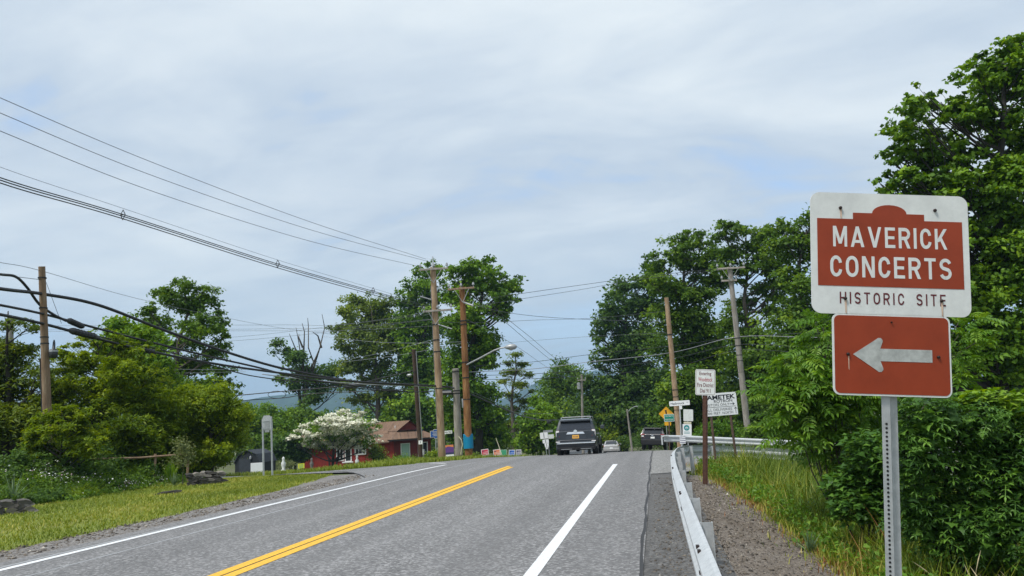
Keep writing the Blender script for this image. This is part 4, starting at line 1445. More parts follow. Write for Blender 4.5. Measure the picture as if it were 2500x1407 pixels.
# --- visitors sign on two posts
pA, pB = foot(1752, 21.0), foot(1804, 21.2)
mid = (pA + pB) / 2
yaw = math.atan2(pB[1] - pA[1], pB[0] - pA[0])
S3 = thing('road_sign', 'large white board with black company lettering and arrows on two thin brown posts', 'road sign', mid, (R(2), R(0.2), R(13)))
lc = at(1765, 987.5, 21.1) - mid
Rm = Euler((R(2), R(0.2), R(13))).to_matrix().inverted()
lc = Rm @ Vector(lc)
for sgn in (-1, 1):
    pt = MB()
    top = Vector((lc.x + sgn * 0.27, 0.03, lc.z - 0.1)); bot = Vector((sgn * 0.30, 0.03, -0.4))
    pt.tube([bot, top], 0.035, 6); pt.build('post', M['brown_steel'], S3)
sk = R(-2.0)
sp = thing('board', None, None); sp.parent = S3; sp.location = (lc.x, 0, lc.z); sp.rotation_euler = (0, R(-2.2), 0)
W_, H_ = 0.95, 0.62
brd = panel('sign_panel', [(-W_ / 2, H_ / 2), (W_ / 2, H_ / 2), (W_ / 2, -H_ / 2), (-W_ / 2, -H_ / 2)], 'white_board', S3, -0.012, 0.002)
brd.location = (lc.x, 0, lc.z); brd.rotation_euler = (0, R(-1.6), 0)
bpy.data.objects.remove(sp)
y_ = -0.0135
text('lettering', 'AMETEK', M['text_black'], brd, 0.04, 0.195, 0.80, 0.125, y_, 0.035)
text('lettering', 'ROTRON', M['text_black'], brd, 0.09, 0.085, 0.52, 0.080, y_, 0.012)
text('lettering', 'VISITORS ONLY', M['text_black'], brd, -0.085, -0.012, 0.68, 0.068, y_)
text('lettering', 'ALL DELIVERIES', M['text_black'], brd, -0.05, -0.145, 0.74, 0.068, y_)
text('lettering', '1,000', M['text_black'], brd, -0.35, -0.245, 0.20, 0.072, y_)
text('lettering', 'FEET', M['text_black'], brd, -0.11, -0.242, 0.19, 0.068, y_)
text('lettering', 'NORTH', M['text_black'], brd, 0.19, -0.242, 0.30, 0.068, y_)
ar = MB()
ar.box((0.33, y_, -0.01), (0.13, 0.002, 0.014)); ar.box((0.375, y_, 0.008), (0.06, 0.002, 0.013), (0, R(38), 0)); ar.box((0.375, y_, -0.028), (0.06, 0.002, 0.013), (0, R(-38), 0))
ar.build('right_arrow', M['text_black'], brd)
ar = MB()
ar.box((0.42, y_, -0.19), (0.014, 0.002, 0.17)); ar.box((0.402, y_, -0.13), (0.013, 0.002, 0.06), (0, R(38), 0)); ar.box((0.438, y_, -0.13), (0.013, 0.002, 0.06), (0, R(-38), 0))
ar.build('up_arrow', M['text_black'], brd)
MB().box((-0.01, y_, -0.075), (0.88, 0.002, 0.010)).build('rule', M['text_black'], brd)

# --- street name blade on the right
f = foot(1664, 35)
c = at(1662, 984.5, 35) - f
S4 = thing('street_sign', 'white street name blade on a slim post at the right lane mouth', 'street sign', f, (0, R(-1.2), R(3)))
MB().tube([(0, 0.0, -0.3), (c[0], 0.0, c[2] - 0.1)], 0.03, 8).build('post', M['galv'], S4)
bl = MB(); bl.prism(shift(rrect(0.92, 0.22, 0.02), c[0], c[2]), -0.012, 0.012); bl = bl.build('blade', M['white_board'], S4)
text('lettering', 'Hasbrouck', M['text_black'], bl, c[0] - 0.09, c[2], 0.62, 0.11, -0.014, 0.01)
text('lettering', 'LN', M['text_black'], bl, c[0] + 0.35, c[2] + 0.025, 0.10, 0.05, -0.014)
b2 = MB(); b2.box((c[0] + 0.03, -0.045, c[2] - 0.2), (0.12, 0.02, 0.15)); b2 = b2.build('small_plate', M['white_board'], S4)

f = foot(1681, 37)
c = at(1680, 1014, 37) - f
S5 = thing('road_sign', 'blank white panel above a teal emblem sign beside the street name post', 'road sign', f, (0, R(4.5), R(2)))
MB().tube([(0.0, 0.03, -0.3), (c[0] - 0.15, 0.03, c[2])], 0.03, 6).build('post', M['galv_dull'], S5)
panel('blank_panel', shift(rrect(0.46, 0.56, 0.04), c[0] - 0.12, c[2]), 'sign_white', S5, -0.004, 0.004)
panel('strip_panel', shift(rrect(0.36, 0.085, 0.01), c[0] - 0.16, c[2] - 0.36), 'cream', S5, -0.004, 0.004)
em = panel('emblem_panel', shift(rrect(0.42, 0.56, 0.02), c[0] - 0.18, c[2] - 0.70), 'white_board', S5, -0.004, 0.004)
dc = MB(); dc.lathe([(0.135, 0), (0.135, -0.002)], 'y', 20, (c[0] - 0.20, -0.0045, c[2] - 0.60)); dc.build('emblem_disc', M['teal'], em)
tr_ = MB()
for k in range(3):
    tr_.box((c[0] - 0.20 + (k - 1) * 0.05, -0.008, c[2] - 0.60 + (0.03 if k == 1 else -0.005)), (0.06, 0.002, 0.035), (0, R(25 * (k - 1)), 0))
tr_.box((c[0] - 0.20, -0.008, c[2] - 0.65), (0.015, 0.002, 0.07)); tr_.build('emblem_tree', M['white_board'], em)
for k in range(2):
    MB().box((c[0] - 0.19, -0.006, c[2] - 0.80 - 0.06 * k), (0.26, 0.002, 0.022)).build('print_line', M['teal'], em)

# --- yellow diamond, its plaque, and the green town sign
f = foot(1629, 58)
c = at(1622, 1011, 58) - f
S6 = thing('warning_sign', 'yellow diamond warning sign with an amber plaque under it', 'warning sign', f, (0, R(3), 0))
MB().tube([(0, 0.04, -0.4), (c[0], 0.04, c[2] + 0.2)], 0.035, 6).build('post', M['galv_dull'], S6)
dd = panel('diamond_panel', [(c[0], c[2] + 0.56), (c[0] + 0.56, c[2]), (c[0], c[2] - 0.56), (c[0] - 0.56, c[2])], 'amber', S6, -0.005, 0.005)
MB().prism([(c[0] - 0.10, c[2] + 0.28), (c[0] + 0.02, c[2] + 0.30), (c[0] + 0.06, c[2]), (c[0] - 0.04, c[2] - 0.02)], -0.008, -0.006).build('symbol', M['text_black'], dd)
c2 = at(1627, 1035, 58) - f
panel('plaque', shift(rrect(0.48, 0.26, 0.03), c2[0], c2[2]), 'amber', S6, -0.005, 0.005)
f = foot(1634, 52)
c = at(1632.5, 1020.5, 52) - f
S7 = thing('town_sign', 'green town welcome sign on a brown post covering part of the yellow diamond', 'town sign', f, (0, R(1), R(3)))
MB().tube([(0, 0.04, -0.4), (c[0], 0.04, c[2])], 0.045, 6).build('post', M['brown_steel'], S7)
gp_ = panel('sign_panel', shift(rrect(0.68, 0.50, 0.04), c[0], c[2]), 'white_board', S7, -0.004, 0.004)
gf = panel('green_field', shift(rrect(0.63, 0.45, 0.03), c[0], c[2]), 'green_sign', gp_, -0.006, -0.004)
text('lettering', 'WELCOME TO', M['text_white'], gp_, c[0], c[2] + 0.12, 0.5, 0.10, -0.008, 0.01)
text('lettering', 'WOODSTOCK', M['text_white'], gp_, c[0], c[2] - 0.12, 0.54, 0.11, -0.008, 0.01)

# --- signs round the left junction
f = foot(1064, 70)
c = at(1062, 1060, 70) - f
S8 = thing('historic_marker', 'blue cast historic marker with cream rim on a pale pole behind the tan pole', 'historic marker', f, (0, R(-1), R(10)))
MB().tube([(0, 0, -0.5), (c[0] - 0.02, 0, c[2] - 0.4)], 0.05, 8).build('post', M['wire_pale'], S8)


def mk_prof(k):
    w, h = 0.53 * k, 0.30 * k
    return [(-w, h), (-0.24 * k, h), (-0.2 * k, h + 0.12 * k), (0.2 * k, h + 0.12 * k), (0.24 * k, h), (w, h), (w, -h), (0.2 * k, -h), (0.13 * k, -h - 0.12 * k), (-0.13 * k, -h - 0.12 * k), (-0.2 * k, -h), (-w, -h)]


mp_ = panel('plaque', shift(mk_prof(1.0), c[0], c[2]), 'cream', S8, -0.03, 0.03)
bf = panel('blue_field', shift(mk_prof(0.91), c[0], c[2]), 'blue_marker', mp_, -0.036, -0.03)
for k in range(4):
    MB().box((c[0], -0.04, c[2] + 0.2 - 0.12 * k), (0.62 - 0.12 * (k % 2), 0.004, 0.035)).build('raised_line', M['cream'], mp_)

f = foot(1094, 50)
c = at(1089, 1056, 50) - f
S9 = thing('street_sign', 'white street name blade half hidden behind the tan pole', 'street sign', f, (0, R(-2), R(14)))
MB().tube([(c[0] - 0.25, 0, -0.4), (c[0] - 0.25, 0, c[2])], 0.03, 8).build('post', M['galv_dull'], S9)
bl = panel('blade', shift(rrect(0.95, 0.20, 0.02), c[0] - 0.10, c[2]), 'white_board', S9, -0.01, 0.01)
text('lettering', 'Maverick RD', M['text_black'], bl, c[0] - 0.06, c[2], 0.80, 0.12, -0.012, 0.015)

f = foot(1097, 58)
c = at(1096, 1101, 58) - f
S10 = thing('banner_sign', 'purple banner board with an orange top between the pole bases', 'banner sign', f, (0, R(-2), R(14)))
for s in (-1, 1):
    MB().box((c[0] + s * 0.36, 0.03, c[2] / 2 - 0.2), (0.07, 0.05, c[2] + 0.9)).build('post', M['pole_grey'], S10)
bp = panel('board', shift(rrect(0.72, 0.86, 0.01), c[0], c[2]), 'purple', S10, -0.01, 0.01)
panel('orange_band', [(c[0] - 0.35, c[2] + 0.42), (c[0] + 0.35, c[2] + 0.42), (c[0] + 0.35, c[2] + 0.24), (c[0] - 0.05, c[2] + 0.32), (c[0] - 0.35, c[2] + 0.22)], 'orange_print', bp, -0.013, -0.011)
panel('navy_band', [(c[0] - 0.35, c[2] - 0.13), (c[0] + 0.35, c[2] - 0.13), (c[0] + 0.35, c[2] - 0.28), (c[0] - 0.35, c[2] - 0.28)], 'navy', bp, -0.013, -0.011)
panel('white_band', [(c[0] - 0.35, c[2] - 0.285), (c[0] + 0.35, c[2] - 0.285), (c[0] + 0.35, c[2] - 0.42), (c[0] - 0.35, c[2] - 0.42)], 'white_board', bp, -0.013, -0.011)

for (px, py, w, mt, lab, tl) in ((1185, 1104.5, 18, 'pink_red', 'crimson yard sign, first of the row from the orange pole', -5), (1214, 1105, 17, 'coral', 'orange yard sign overlapping the green one', -5), (1229, 1106, 14, 'green_print', 'green yard sign tucked against the orange one', 1),
                                 (1248.5, 1106, 15, 'blue_print', 'bright blue yard sign next to the grey one', 3), (1265.5, 1105.5, 13.5, 'grey_print', 'grey violet yard sign at the right end of the row', 1)):
    dd_ = 60 if mt != 'green_print' else 60.6
    f = foot(px, dd_)
    c = at(px, py, dd_) - f
    Y = thing('yard_sign', lab, 'yard sign', f, (0, R(tl), R(12)), 'yard signs along the verge')
    k = dd_ / F
    ww, hh = w * k, 14.5 * k
    for s in (-1, 1):
        MB().tube([(c[0] + s * ww * 0.3, 0.01, -0.2), (c[0] + s * ww * 0.3, 0.01, c[2] - hh * 0.3)], 0.012, 5).build('wire_leg', M['galv_dull'], Y)
    sp = panel('sign_sheet', [(c[0] - ww / 2, c[2] + hh / 2), (c[0] + ww / 2, c[2] + hh / 2), (c[0] + ww / 2, c[2] - hh / 2), (c[0] - ww / 2, c[2] - hh / 2)], 'white_board', Y, -0.006, 0.004)
    i_ = 0.04
    if mt == 'green_print':
        i_ = 0.012
    panel('print', [(c[0] - ww / 2 + i_, c[2] + hh / 2 - i_), (c[0] + ww / 2 - i_, c[2] + hh / 2 - i_), (c[0] + ww / 2 - i_, c[2] - hh / 2 + i_), (c[0] - ww / 2 + i_, c[2] - hh / 2 + i_)], mt, sp, -0.0075, -0.006)
    if mt != 'green_print':
        MB().box((c[0] - ww * 0.22, -0.009, c[2] + hh * 0.22), (ww * 0.25, 0.002, hh * 0.14)).build('emblem_bar', M['navy'], sp)
        MB().box((c[0] + ww * 0.06, -0.009, c[2] - hh * 0.22), (ww * 0.7, 0.002, hh * 0.06)).build('print_line', M['white_board'], sp)
        MB().box((c[0] + ww * 0.10, -0.009, c[2] + hh * 0.02), (ww * 0.62, 0.002, hh * 0.05)).build('print_line', M['white_board'], sp)
f = foot(1191, 57)
AF = thing('a_frame_stand', 'small pale a-frame stand in front of the crimson yard sign', 'stand', f, (0, 0, R(12)))
for s in (-1, 1):
    MB().box((s * 0.08, 0, 0.10), (0.035, 0.06, 0.30), (0, R(-30 * s), 0)).build('leg', M['pole_grey'], AF)
st_ = at(1212, 1075, 58)
f = foot(1206, 58)
ob = MB().tube([(0.35, 0, -0.1), (0.1, 0, 0.7), (-0.18, 0, 1.6)], [0.03, 0.03, 0.02], 5).build('leaning_stake', M['cream'], None); ob.location = tuple(map(float, foot(1219, 58)))
tag(ob, 'thin yellowish stake leaning left above the orange yard sign', 'stake')

f = foot(1333, 66)
c = at(1331, 1070, 66) - f
k = 66 / F
S11 = thing('route_sign', 'stack of white route panels on one post left of the black car', 'route sign', f, (0, R(-3), R(10)))
MB().tube([(0.1, 0.03, -0.4), (c[0], 0.03, c[2] + 0.2)], 0.03, 6).build('post', M['galv_dull'], S11)
for dy, w, h in ((-6, 19, 15), (8, 15, 9)):
    pn = panel('route_panel', shift(rrect(w * k, h * k, 0.04), c[0] - dy * -0.2 * k, c[2] - dy * k), 'white_board', S11, -0.005, 0.005)
    MB().box((c[0] + dy * 0.2 * k, -0.008, c[2] - dy * k), (0.05, 0.003, h * k * 0.8)).build('dark_stripe', M['text_black'], pn)
tp = [(-5.5, -13), (5.5, -13), (4.5, -20), (1.5, -27), (-1.5, -27), (-4.5, -20)]
pn = panel('arrow_panel', [(c[0] + 3 * k + a * k, c[2] + b * k) for a, b in tp], 'white_board', S11, -0.005, 0.005)
MB().box((c[0] + 3 * k, -0.008, c[2] - 19 * k), (0.04, 0.003, 10 * k)).build('dark_stripe', M['text_black'], pn)
f = foot(1340, 68)
c = at(1338, 1055, 68) - f
S12 = thing('street_sign', 'grey street blades seen edge to edge behind the route panels', 'street sign', f, (0, R(-2), R(12)))
MB().tube([(0.05, 0.03, -0.4), (c[0], 0.03, c[2] + 0.1)], 0.03, 6).build('post', M['galv_dull'], S12)
panel('blade', shift(rrect(0.86, 0.2, 0.02), c[0] + 0.02, c[2] + 0.05), 'galv_dull', S12, -0.01, 0.01)
panel('blade', shift(rrect(0.5, 0.36, 0.02), c[0] + 0.25, c[2] - 0.42), 'sign_white', S12, -0.01, 0.01)

f = foot(643, 29)
c = at(644, 1034, 29) - f
S13 = thing('road_sign', 'bare grey back of a house shaped sign on two steel posts by the lawn edge', 'road sign', f, (0, R(-1.2), R(20)))
k = 29 / F
for s in (-1, 1):
    uchannel('post', S13, c[0] + s * 8.6 * k + (0.02 if s > 0 else -0.03), -0.035, -0.3, c[2] + (16 if s > 0 else -8) * k, 'galv', 0.9)
panel('sign_panel', [(c[0] + a * k, c[2] + b * k) for a, b in ((-8, 19), (6, 19), (12.5, 9), (13, -17), (-12.5, -17), (-13, 9))], 'galv', S13, 0.0, 0.004)
panel('inner_plate', [(c[0] + a * k, c[2] + b * k) for a, b in ((-6, 7), (5, 7), (5, -22), (-6, -22))], 'galv_dull', S13, -0.012, -0.006)
for z in (6, -12):
    MB().box((c[0], -0.02, c[2] + z * k), (25 * k, 0.008, 0.025)).build('stiffener', M['galv'], S13)

f = foot(735, 72)
c = at(735, 1138, 72) - f
S14 = thing('yard_sign', 'small yellow yard sign left of the red house', 'yard sign', f, (0, R(-2), R(20)))
for s in (-1, 1):
    MB().tube([(c[0] + s * 0.2, 0.01, -0.3), (c[0] + s * 0.2, 0.01, c[2])], 0.012, 5).build('wire_leg', M['galv_dull'], S14)
sp = panel('sign_sheet', shift(rrect(0.58, 0.44, 0.02), c[0], c[2]), 'yellow_sign', S14, -0.006, 0.004)
for q in (0.1, -0.02, -0.13):
    MB().box((c[0], -0.008, c[2] + q), (0.38, 0.002, 0.05)).build('print_line', M['green_print'], sp)

# ================================================================== RED HOUSE, SHED
def siding(name, col):
    m, nt, p = newmat(name)
    n = noise(nt, 3, 5, 0.6, (1, 1, 0.2)); n2 = noise(nt, 18, 3, 0.6, (1, 1, 0.02))
    c = ramp(nt, n, [(0.3, tuple(x * 0.7 for x in col)), (0.7, tuple(x * 1.2 for x in col))])
    c = mixc(nt, ramp(nt, n2, [(0.62, (0, 0, 0)), (0.72, (0.5,) * 3)]), c, tuple(x * 0.35 for x in col))
    nt.links.new(c, p.inputs['Base Color']); p.inputs['Roughness'].default_value = 0.8
    return m


def shingle():
    m, nt, p = newmat('shingle')
    tc = nt.nodes.new('ShaderNodeTexCoord')
    br = nt.nodes.new('ShaderNodeTexBrick')
    br.inputs['Scale'].default_value = 1.0
    br.inputs['Brick Width'].default_value = 0.6; br.inputs['Row Height'].default_value = 0.22
    br.inputs['Mortar Size'].default_value = 0.012
    br.inputs['Color1'].default_value = (0.20, 0.118, 0.075, 1); br.inputs['Color2'].default_value = (0.135, 0.08, 0.052, 1); br.inputs['Mortar'].default_value = (0.06, 0.038, 0.028, 1)
    mp = nt.nodes.new('ShaderNodeMapping'); mp.inputs['Rotation'].default_value = (R(60), 0, 0)
    nt.links.new(tc.outputs['Object'], mp.inputs['Vector']); nt.links.new(mp.outputs[0], br.inputs['Vector'])
    n = noise(nt, 1.2, 5, 0.65)
    c = mixc(nt, ramp(nt, n, [(0.35, (0, 0, 0)), (0.7, (0.6,) * 3)]), br.outputs['Color'], (0.24, 0.155, 0.105))
    nt.links.new(c, p.inputs['Base Color']); p.inputs['Roughness'].default_value = 0.9
    return m


M['red_wall'] = siding('red_wall', (0.29, 0.026, 0.018))
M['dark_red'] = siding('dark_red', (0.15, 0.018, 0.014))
M['shingle'] = shingle()
M['trim_white'] = solid('trim_white', (0.72, 0.72, 0.70), 0.6, 0, 0.08)
M['eave'] = solid('eave', (0.028, 0.018, 0.016), 0.8, 0, 0.2)
M['curtain'] = solid('curtain', (0.30, 0.46, 0.38), 0.8, 0, 0.12, 10, (8, 8, 0.1))
M['stone_base'] = solid('stone_base', (0.16, 0.13, 0.11), 0.9, 0, 0.4, 3)


def glassmat(name, col, rough=0.06):
    m, nt, p = newmat(name)
    p.inputs['Base Color'].default_value = (*col, 1); p.inputs['Roughness'].default_value = rough
    p.inputs['Specular IOR Level'].default_value = 0.8
    return m


M['glass'] = glassmat('glass', (0.02, 0.024, 0.028))
M['glass_car'] = glassmat('glass_car', (0.018, 0.02, 0.024), 0.03)

HD = 95.0
hf = foot(900, HD)
hp0 = at(900, 1133, HD)
vy = math.atan2(-(hp0[0]), hp0[1])
HS = HD / F
H = thing('red_house', 'low red house with a brown shingle roof behind the white blossom tree', 'house', (hp0[0], hp0[1], hp0[2]), (0, 0, vy))


def hx(px, py):
    dx, dy = px - 900, py - 1133
    return (dx * math.cos(R(3)) - dy * math.sin(R(3))) * HS, -(dx * math.sin(R(3)) + dy * math.cos(R(3))) * HS


# wing: frontal wall
xw0, _z = hx(744, 1120); xc, _z = hx(961, 1110)
wz = 2.55
wing = MB(); wing.box(((xw0 + xc) / 2, 3.0, wz / 2 - 0.6), (xc - xw0, 6.0, wz + 1.2)); wing.build('wall', M['red_wall'], H)
wr = MB()
wr.prismx([(-0.5, wz), (3.0, wz + 1.3), (6.5, wz), (6.5, wz - 0.12), (3.0, wz + 1.12), (-0.5, wz - 0.12)], xw0 - 0.4, xc - 0.6); wr.build('roof', M['shingle'], H)
# door with side light, white posts
def opening(name, px0, py0, px1, py1, glass, frame=0.09, y=-0.01, muntins=0, base=None):
    x0, z1 = hx(px0, py0); x1, z0 = hx(px1, py1)
    fm = MB()
    fm.box(((x0 + x1) / 2, y - 0.03, z1), (x1 - x0 + frame, 0.1, frame)); fm.box(((x0 + x1) / 2, y - 0.03, z0), (x1 - x0 + frame, 0.1, frame))
    fm.box((x0, y - 0.032, (z0 + z1) / 2), (frame, 0.1, z1 - z0 - frame)); fm.box((x1, y - 0.032, (z0 + z1) / 2), (frame, 0.1, z1 - z0 - frame))
    for k in range(muntins):
        fm.box((x0 + (x1 - x0) * (k + 1) / (muntins + 1), y - 0.034, (z0 + z1) / 2), (frame * 0.7, 0.08, z1 - z0 - frame))
    w = fm.build(name, M['trim_white'], H)
    MB().box(((x0 + x1) / 2, y, (z0 + z1) / 2), (x1 - x0, 0.03, z1 - z0)).build('pane', M[glass], w)
    return w


opening('window', 866, 1086, 892, 1109, 'glass', 0.16, muntins=2)
opening('door', 842, 1090, 858, 1126, 'glass', 0.12)
opening('window', 822, 1092, 839, 1124, 'glass', 0.12, muntins=1)
dk = MB(); x0, z0 = hx(790, 1100); x1, z1 = hx(812, 1090); dk.box(((x0 + x1) / 2 - 0.4, -0.03, (z0 + z1) / 2 + 0.2), (1.5, 0.06, 0.9)); dk.build('shutter_board', M['pole_dark'], H)
stp = MB(); x0, z0 = hx(850, 1128); stp.box((x0, -0.6, z0), (1.3, 1.0, 0.12)); stp.build('doorstep', M['white_board'], H)
# main block: gable end turned to the right of the camera
B = Matrix.Translation((xc, 0, 0)) @ Matrix.Rotation(R(24), 4, 'Z')


def hb(name, mb, mat, par=None):
    mb.v = [tuple(B @ Vector(v)) for v in mb.v]
    return mb.build(name, M[mat], par or H)


ez = 2.80
w = MB(); w.box((2.6, 5.2, ez / 2 - 0.55), (5.2, 10.4, ez + 1.1)); hb('wall', w, 'dark_red')
# dutch gable roof: eaves skirt then gable
o_ = 0.75
w = MB()
E0 = [(-o_, -o_, ez), (5.2 + o_, -o_, ez), (5.2 + o_, 11, ez), (-o_, 11, ez)]
I0 = [(0.95, 0.95, ez + 1.05), (4.25, 0.95, ez + 1.05), (4.25, 11, ez + 1.05), (0.95, 11, ez + 1.05)]
w.add(E0 + I0, [(0, 1, 5, 4), (1, 2, 6, 5), (3, 0, 4, 7), (4, 5, 6, 7), (2, 3, 7, 6), (0, 3, 2, 1)])
hb('roof', w, 'shingle')
w = MB()
w.add([(0.75, 0.55, ez + 1.0), (4.45, 0.55, ez + 1.0), (2.6, 0.55, ez + 2.25), (0.75, 11, ez + 1.0), (4.45, 11, ez + 1.0), (2.6, 11, ez + 2.25)], [(0, 2, 5, 3), (1, 4, 5, 2), (0, 3, 4, 1), (3, 5, 4)])
hb('roof', w, 'shingle')
w = MB()
w.add([(0.95, 0.85, ez + 1.06), (4.25, 0.85, ez + 1.06), (2.6, 0.85, ez + 2.16), (0.95, 0.9, ez + 1.06), (4.25, 0.9, ez + 1.06), (2.6, 0.9, ez + 2.16)], [(0, 1, 2), (3, 5, 4), (0, 2, 5, 3), (1, 4, 5, 2)])
hb('gable', w, 'dark_red')
w = MB(); w.box((2.6, -o_ + 0.06, ez - 0.12), (5.2 + 2 * o_, 0.1, 0.2)); w.box((-o_ + 0.06, 5.2, ez - 0.12), (0.1, 11, 0.2)); hb('fascia', w, 'eave')
w = MB(); w.box((2.6, 5.2, ez - 0.03), (5.2 + 1.2, 11.2, 0.04)); hb('soffit', w, 'eave')
w = MB(); w.lathe([(0.05, 0), (0.05, 0.45)], 'z', 8, (1.3, 2.2, ez + 1.25)); hb('vent_pipe', w, 'trim_white')
for (a0, a1, gl, mu) in ((0.95, 2.15, 'curtain', 0), (3.35, 4.65, 'glass', 1)):
    fm = MB()
    z0, z1 = 0.35, 2.2
    fm.box(((a0 + a1) / 2, -0.03, z1), (a1 - a0 + 0.1, 0.08, 0.09)); fm.box(((a0 + a1) / 2, -0.03, z0), (a1 - a0 + 0.1, 0.08, 0.09))
    fm.box((a0, -0.032, (z0 + z1) / 2), (0.09, 0.08, z1 - z0)); fm.box((a1, -0.032, (z0 + z1) / 2), (0.09, 0.08, z1 - z0))
    for k in range(mu):
        fm.box(((a0 + a1) / 2, -0.034, (z0 + z1) / 2), (0.09, 0.08, z1 - z0))
    fo = hb('window', fm, 'trim_white')
    g = MB(); g.box(((a0 + a1) / 2, -0.01, (z0 + z1) / 2), (a1 - a0, 0.03, z1 - z0)); hb('pane', g, gl, fo)
bs = MB(); bs.box((2.6, -0.06, 0.1), (5.3, 0.14, 0.42)); hb('base_course', bs, 'stone_base')

# garden ornaments before the house
def ornament(px, d, k, label, col='sign_white'):
    f = foot(px, d)
    ob = MB().lathe([(0.20 * k, 0), (0.22 * k, 0.12 * k), (0.10 * k, 0.25 * k), (0.19 * k, 0.55 * k), (0.20 * k, 0.75 * k), (0.09 * k, 0.95 * k), (0.12 * k, 1.08 * k), (0.11 * k, 1.2 * k), (0.02 * k, 1.3 * k)], 'z', 10).build('garden_statue', M[col], None, smooth=True)
    ob.location = tuple(map(float, f)); tag(ob, label, 'statue')


ornament(692, 78, 1.15, 'small white garden statue left of the yellow yard sign')
ornament(872, 84, 1.1, 'pale figure like garden statue under the house window', 'sign_white')
ornament(761, 80, 1.0, 'dark grey stone ornament at the foot of the red wall', 'slate')

# shed
f = at(604, 1160, 72)
sy = math.atan2(-f[0], f[1])
SH = thing('garden_shed', 'black gambrel roofed shed beyond the lane', 'shed', (f[0], f[1], f[2]), (0, 0, sy + R(-28)))
M['shed'] = siding('shed', (0.010, 0.013, 0.018)); M['shed_roof'] = solid('shed_roof', (0.026, 0.032, 0.042), 0.8, 0, 0.3, 3)
gam = [(-1.25, 0), (-1.25, 1.15), (-0.85, 1.85), (0, 2.22), (0.85, 1.85), (1.25, 1.15), (1.25, 0)]
MB().prism([(a, b - (0.5 if b == 0 else 0)) for a, b in gam], 0, 3.2).build('wall', M['shed'], SH)
ro_ = [(-1.36, 1.08), (-0.92, 1.9), (0, 2.30), (0.92, 1.9), (1.36, 1.08), (1.27, 1.10), (0.86, 1.86), (0, 2.23), (-0.86, 1.86), (-1.27, 1.10)]
MB().prism(ro_, -0.12, 3.3).build('roof', M['shed_roof'], SH)
MB().box((-0.25, -0.03, 0.75), (1.15, 0.04, 1.5)).build('door', M['shed_roof'], SH)
MB().lathe([(0.03, -0.12), (0.09, -0.1), (0.10, 0.08), (0.02, 0.2)], 'z', 8, (0.35, -0.1, 1.55)).build('lantern', M['porcelain'], SH)
f = at(627, 1155, 70.5)
ob = MB().box((0, 0, 0.45), (1.08, 0.05, 0.92)).build('white_board', M['white_board'], None, bevel=0.01); ob.location = tuple(map(float, f)); ob.rotation_euler = (R(-4), 0, sy)
tag(ob, 'blank white board leaning in front of the black shed', 'board')

# ================================================================== VEHICLES
def carpaint(name, col, metal=0.3):
    m, nt, p = newmat(name)
    n = noise(nt, 5, 4, 0.6)
    nt.links.new(ramp(nt, n, [(0.3, tuple(c * 0.85 for c in col)), (0.7, tuple(c * 1.1 for c in col))]), p.inputs['Base Color'])
    p.inputs['Metallic'].default_value = metal; p.inputs['Roughness'].default_value = 0.32
    p.inputs['Coat Weight'].default_value = 0.7; p.inputs['Coat Roughness'].default_value = 0.06
    return m


M['paint_charcoal'] = carpaint('paint_charcoal', (0.020, 0.026, 0.034))
M['paint_silver'] = carpaint('paint_silver', (0.52, 0.51, 0.50), 0.5)
M['paint_plum'] = carpaint('paint_plum', (0.016, 0.014, 0.019))
M['plastic'] = solid('plastic', (0.012, 0.012, 0.014), 0.55, 0, 0.2)
M['rubber'] = solid('rubber', (0.016, 0.016, 0.017), 0.85, 0, 0.3, 20)
M['chrome'] = solid('chrome', (0.80, 0.81, 0.82), 0.16, 0.9, 0.05)
M['alloy'] = solid('alloy', (0.45, 0.46, 0.47), 0.3, 0.7, 0.1)
M['lens_red'] = solid('lens_red', (0.26, 0.016, 0.02), 0.15, 0, 0.3, 30, coat=0.6)
M['lens_clear'] = solid('lens_clear', (0.72, 0.70, 0.70), 0.15, 0, 0.1, 30, coat=0.6)
M['trim_grey'] = solid('trim_grey', (0.13, 0.135, 0.145), 0.35, 0.4, 0.1)
M['plate_gold'] = solid('plate_gold', (0.72, 0.38, 0.06), 0.5, 0, 0.1)


def wheel(root, x, y, r, w, side):
    t = MB()
    t.lathe([(r * 0.62, -w / 2), (r * 0.93, -w / 2), (r, -w * 0.36), (r, w * 0.36), (r * 0.93, w / 2), (r * 0.62, w / 2)], 'x', 28, (0, 0, 0))
    wo = t.build('wheel', M['rubber'], root, smooth=False)
    wo.location = (x, y, r)
    rm = MB()
    rm.lathe([(r * 0.63, -0.01), (r * 0.63, side * w * 0.40)], 'x', 24)
    rm.lathe([(r * 0.18, side * w * 0.3), (r * 0.14, side * w * 0.46)], 'x', 12)
    for k in range(6):
        a = k * PI / 3
        rm.box((side * w * 0.42, math.cos(a) * r * 0.36, math.sin(a) * r * 0.36), (0.03, 0.055, r * 0.55), (-(a - PI / 2), 0, 0))
    rm.build('rim', M['alloy'], wo)


def body_loft(secs, name, mat, root, bevel=0.03):
    """secs: list of (y, [(half width, z), ...]) from rear to front; all with the same number of points"""
    n = len(secs[0][1])
    vs, fs = [], []
    for y, pr in secs:
        ring = [(w, y, z) for w, z in pr] + [(-w, y, z) for w, z in pr[::-1]]
        vs += ring
    m = 2 * n
    for i in range(len(secs) - 1):
        for k in range(m):
            k2 = (k + 1) % m
            fs.append((i * m + k, (i + 1) * m + k, (i + 1) * m + k2, i * m + k2))
    fs.append(tuple(range(m))); fs.append(tuple((len(secs) - 1) * m + k for k in range(m - 1, -1, -1)))
    return MB().add(vs, fs).build(name, M[mat], root, bevel=bevel, seg=3)


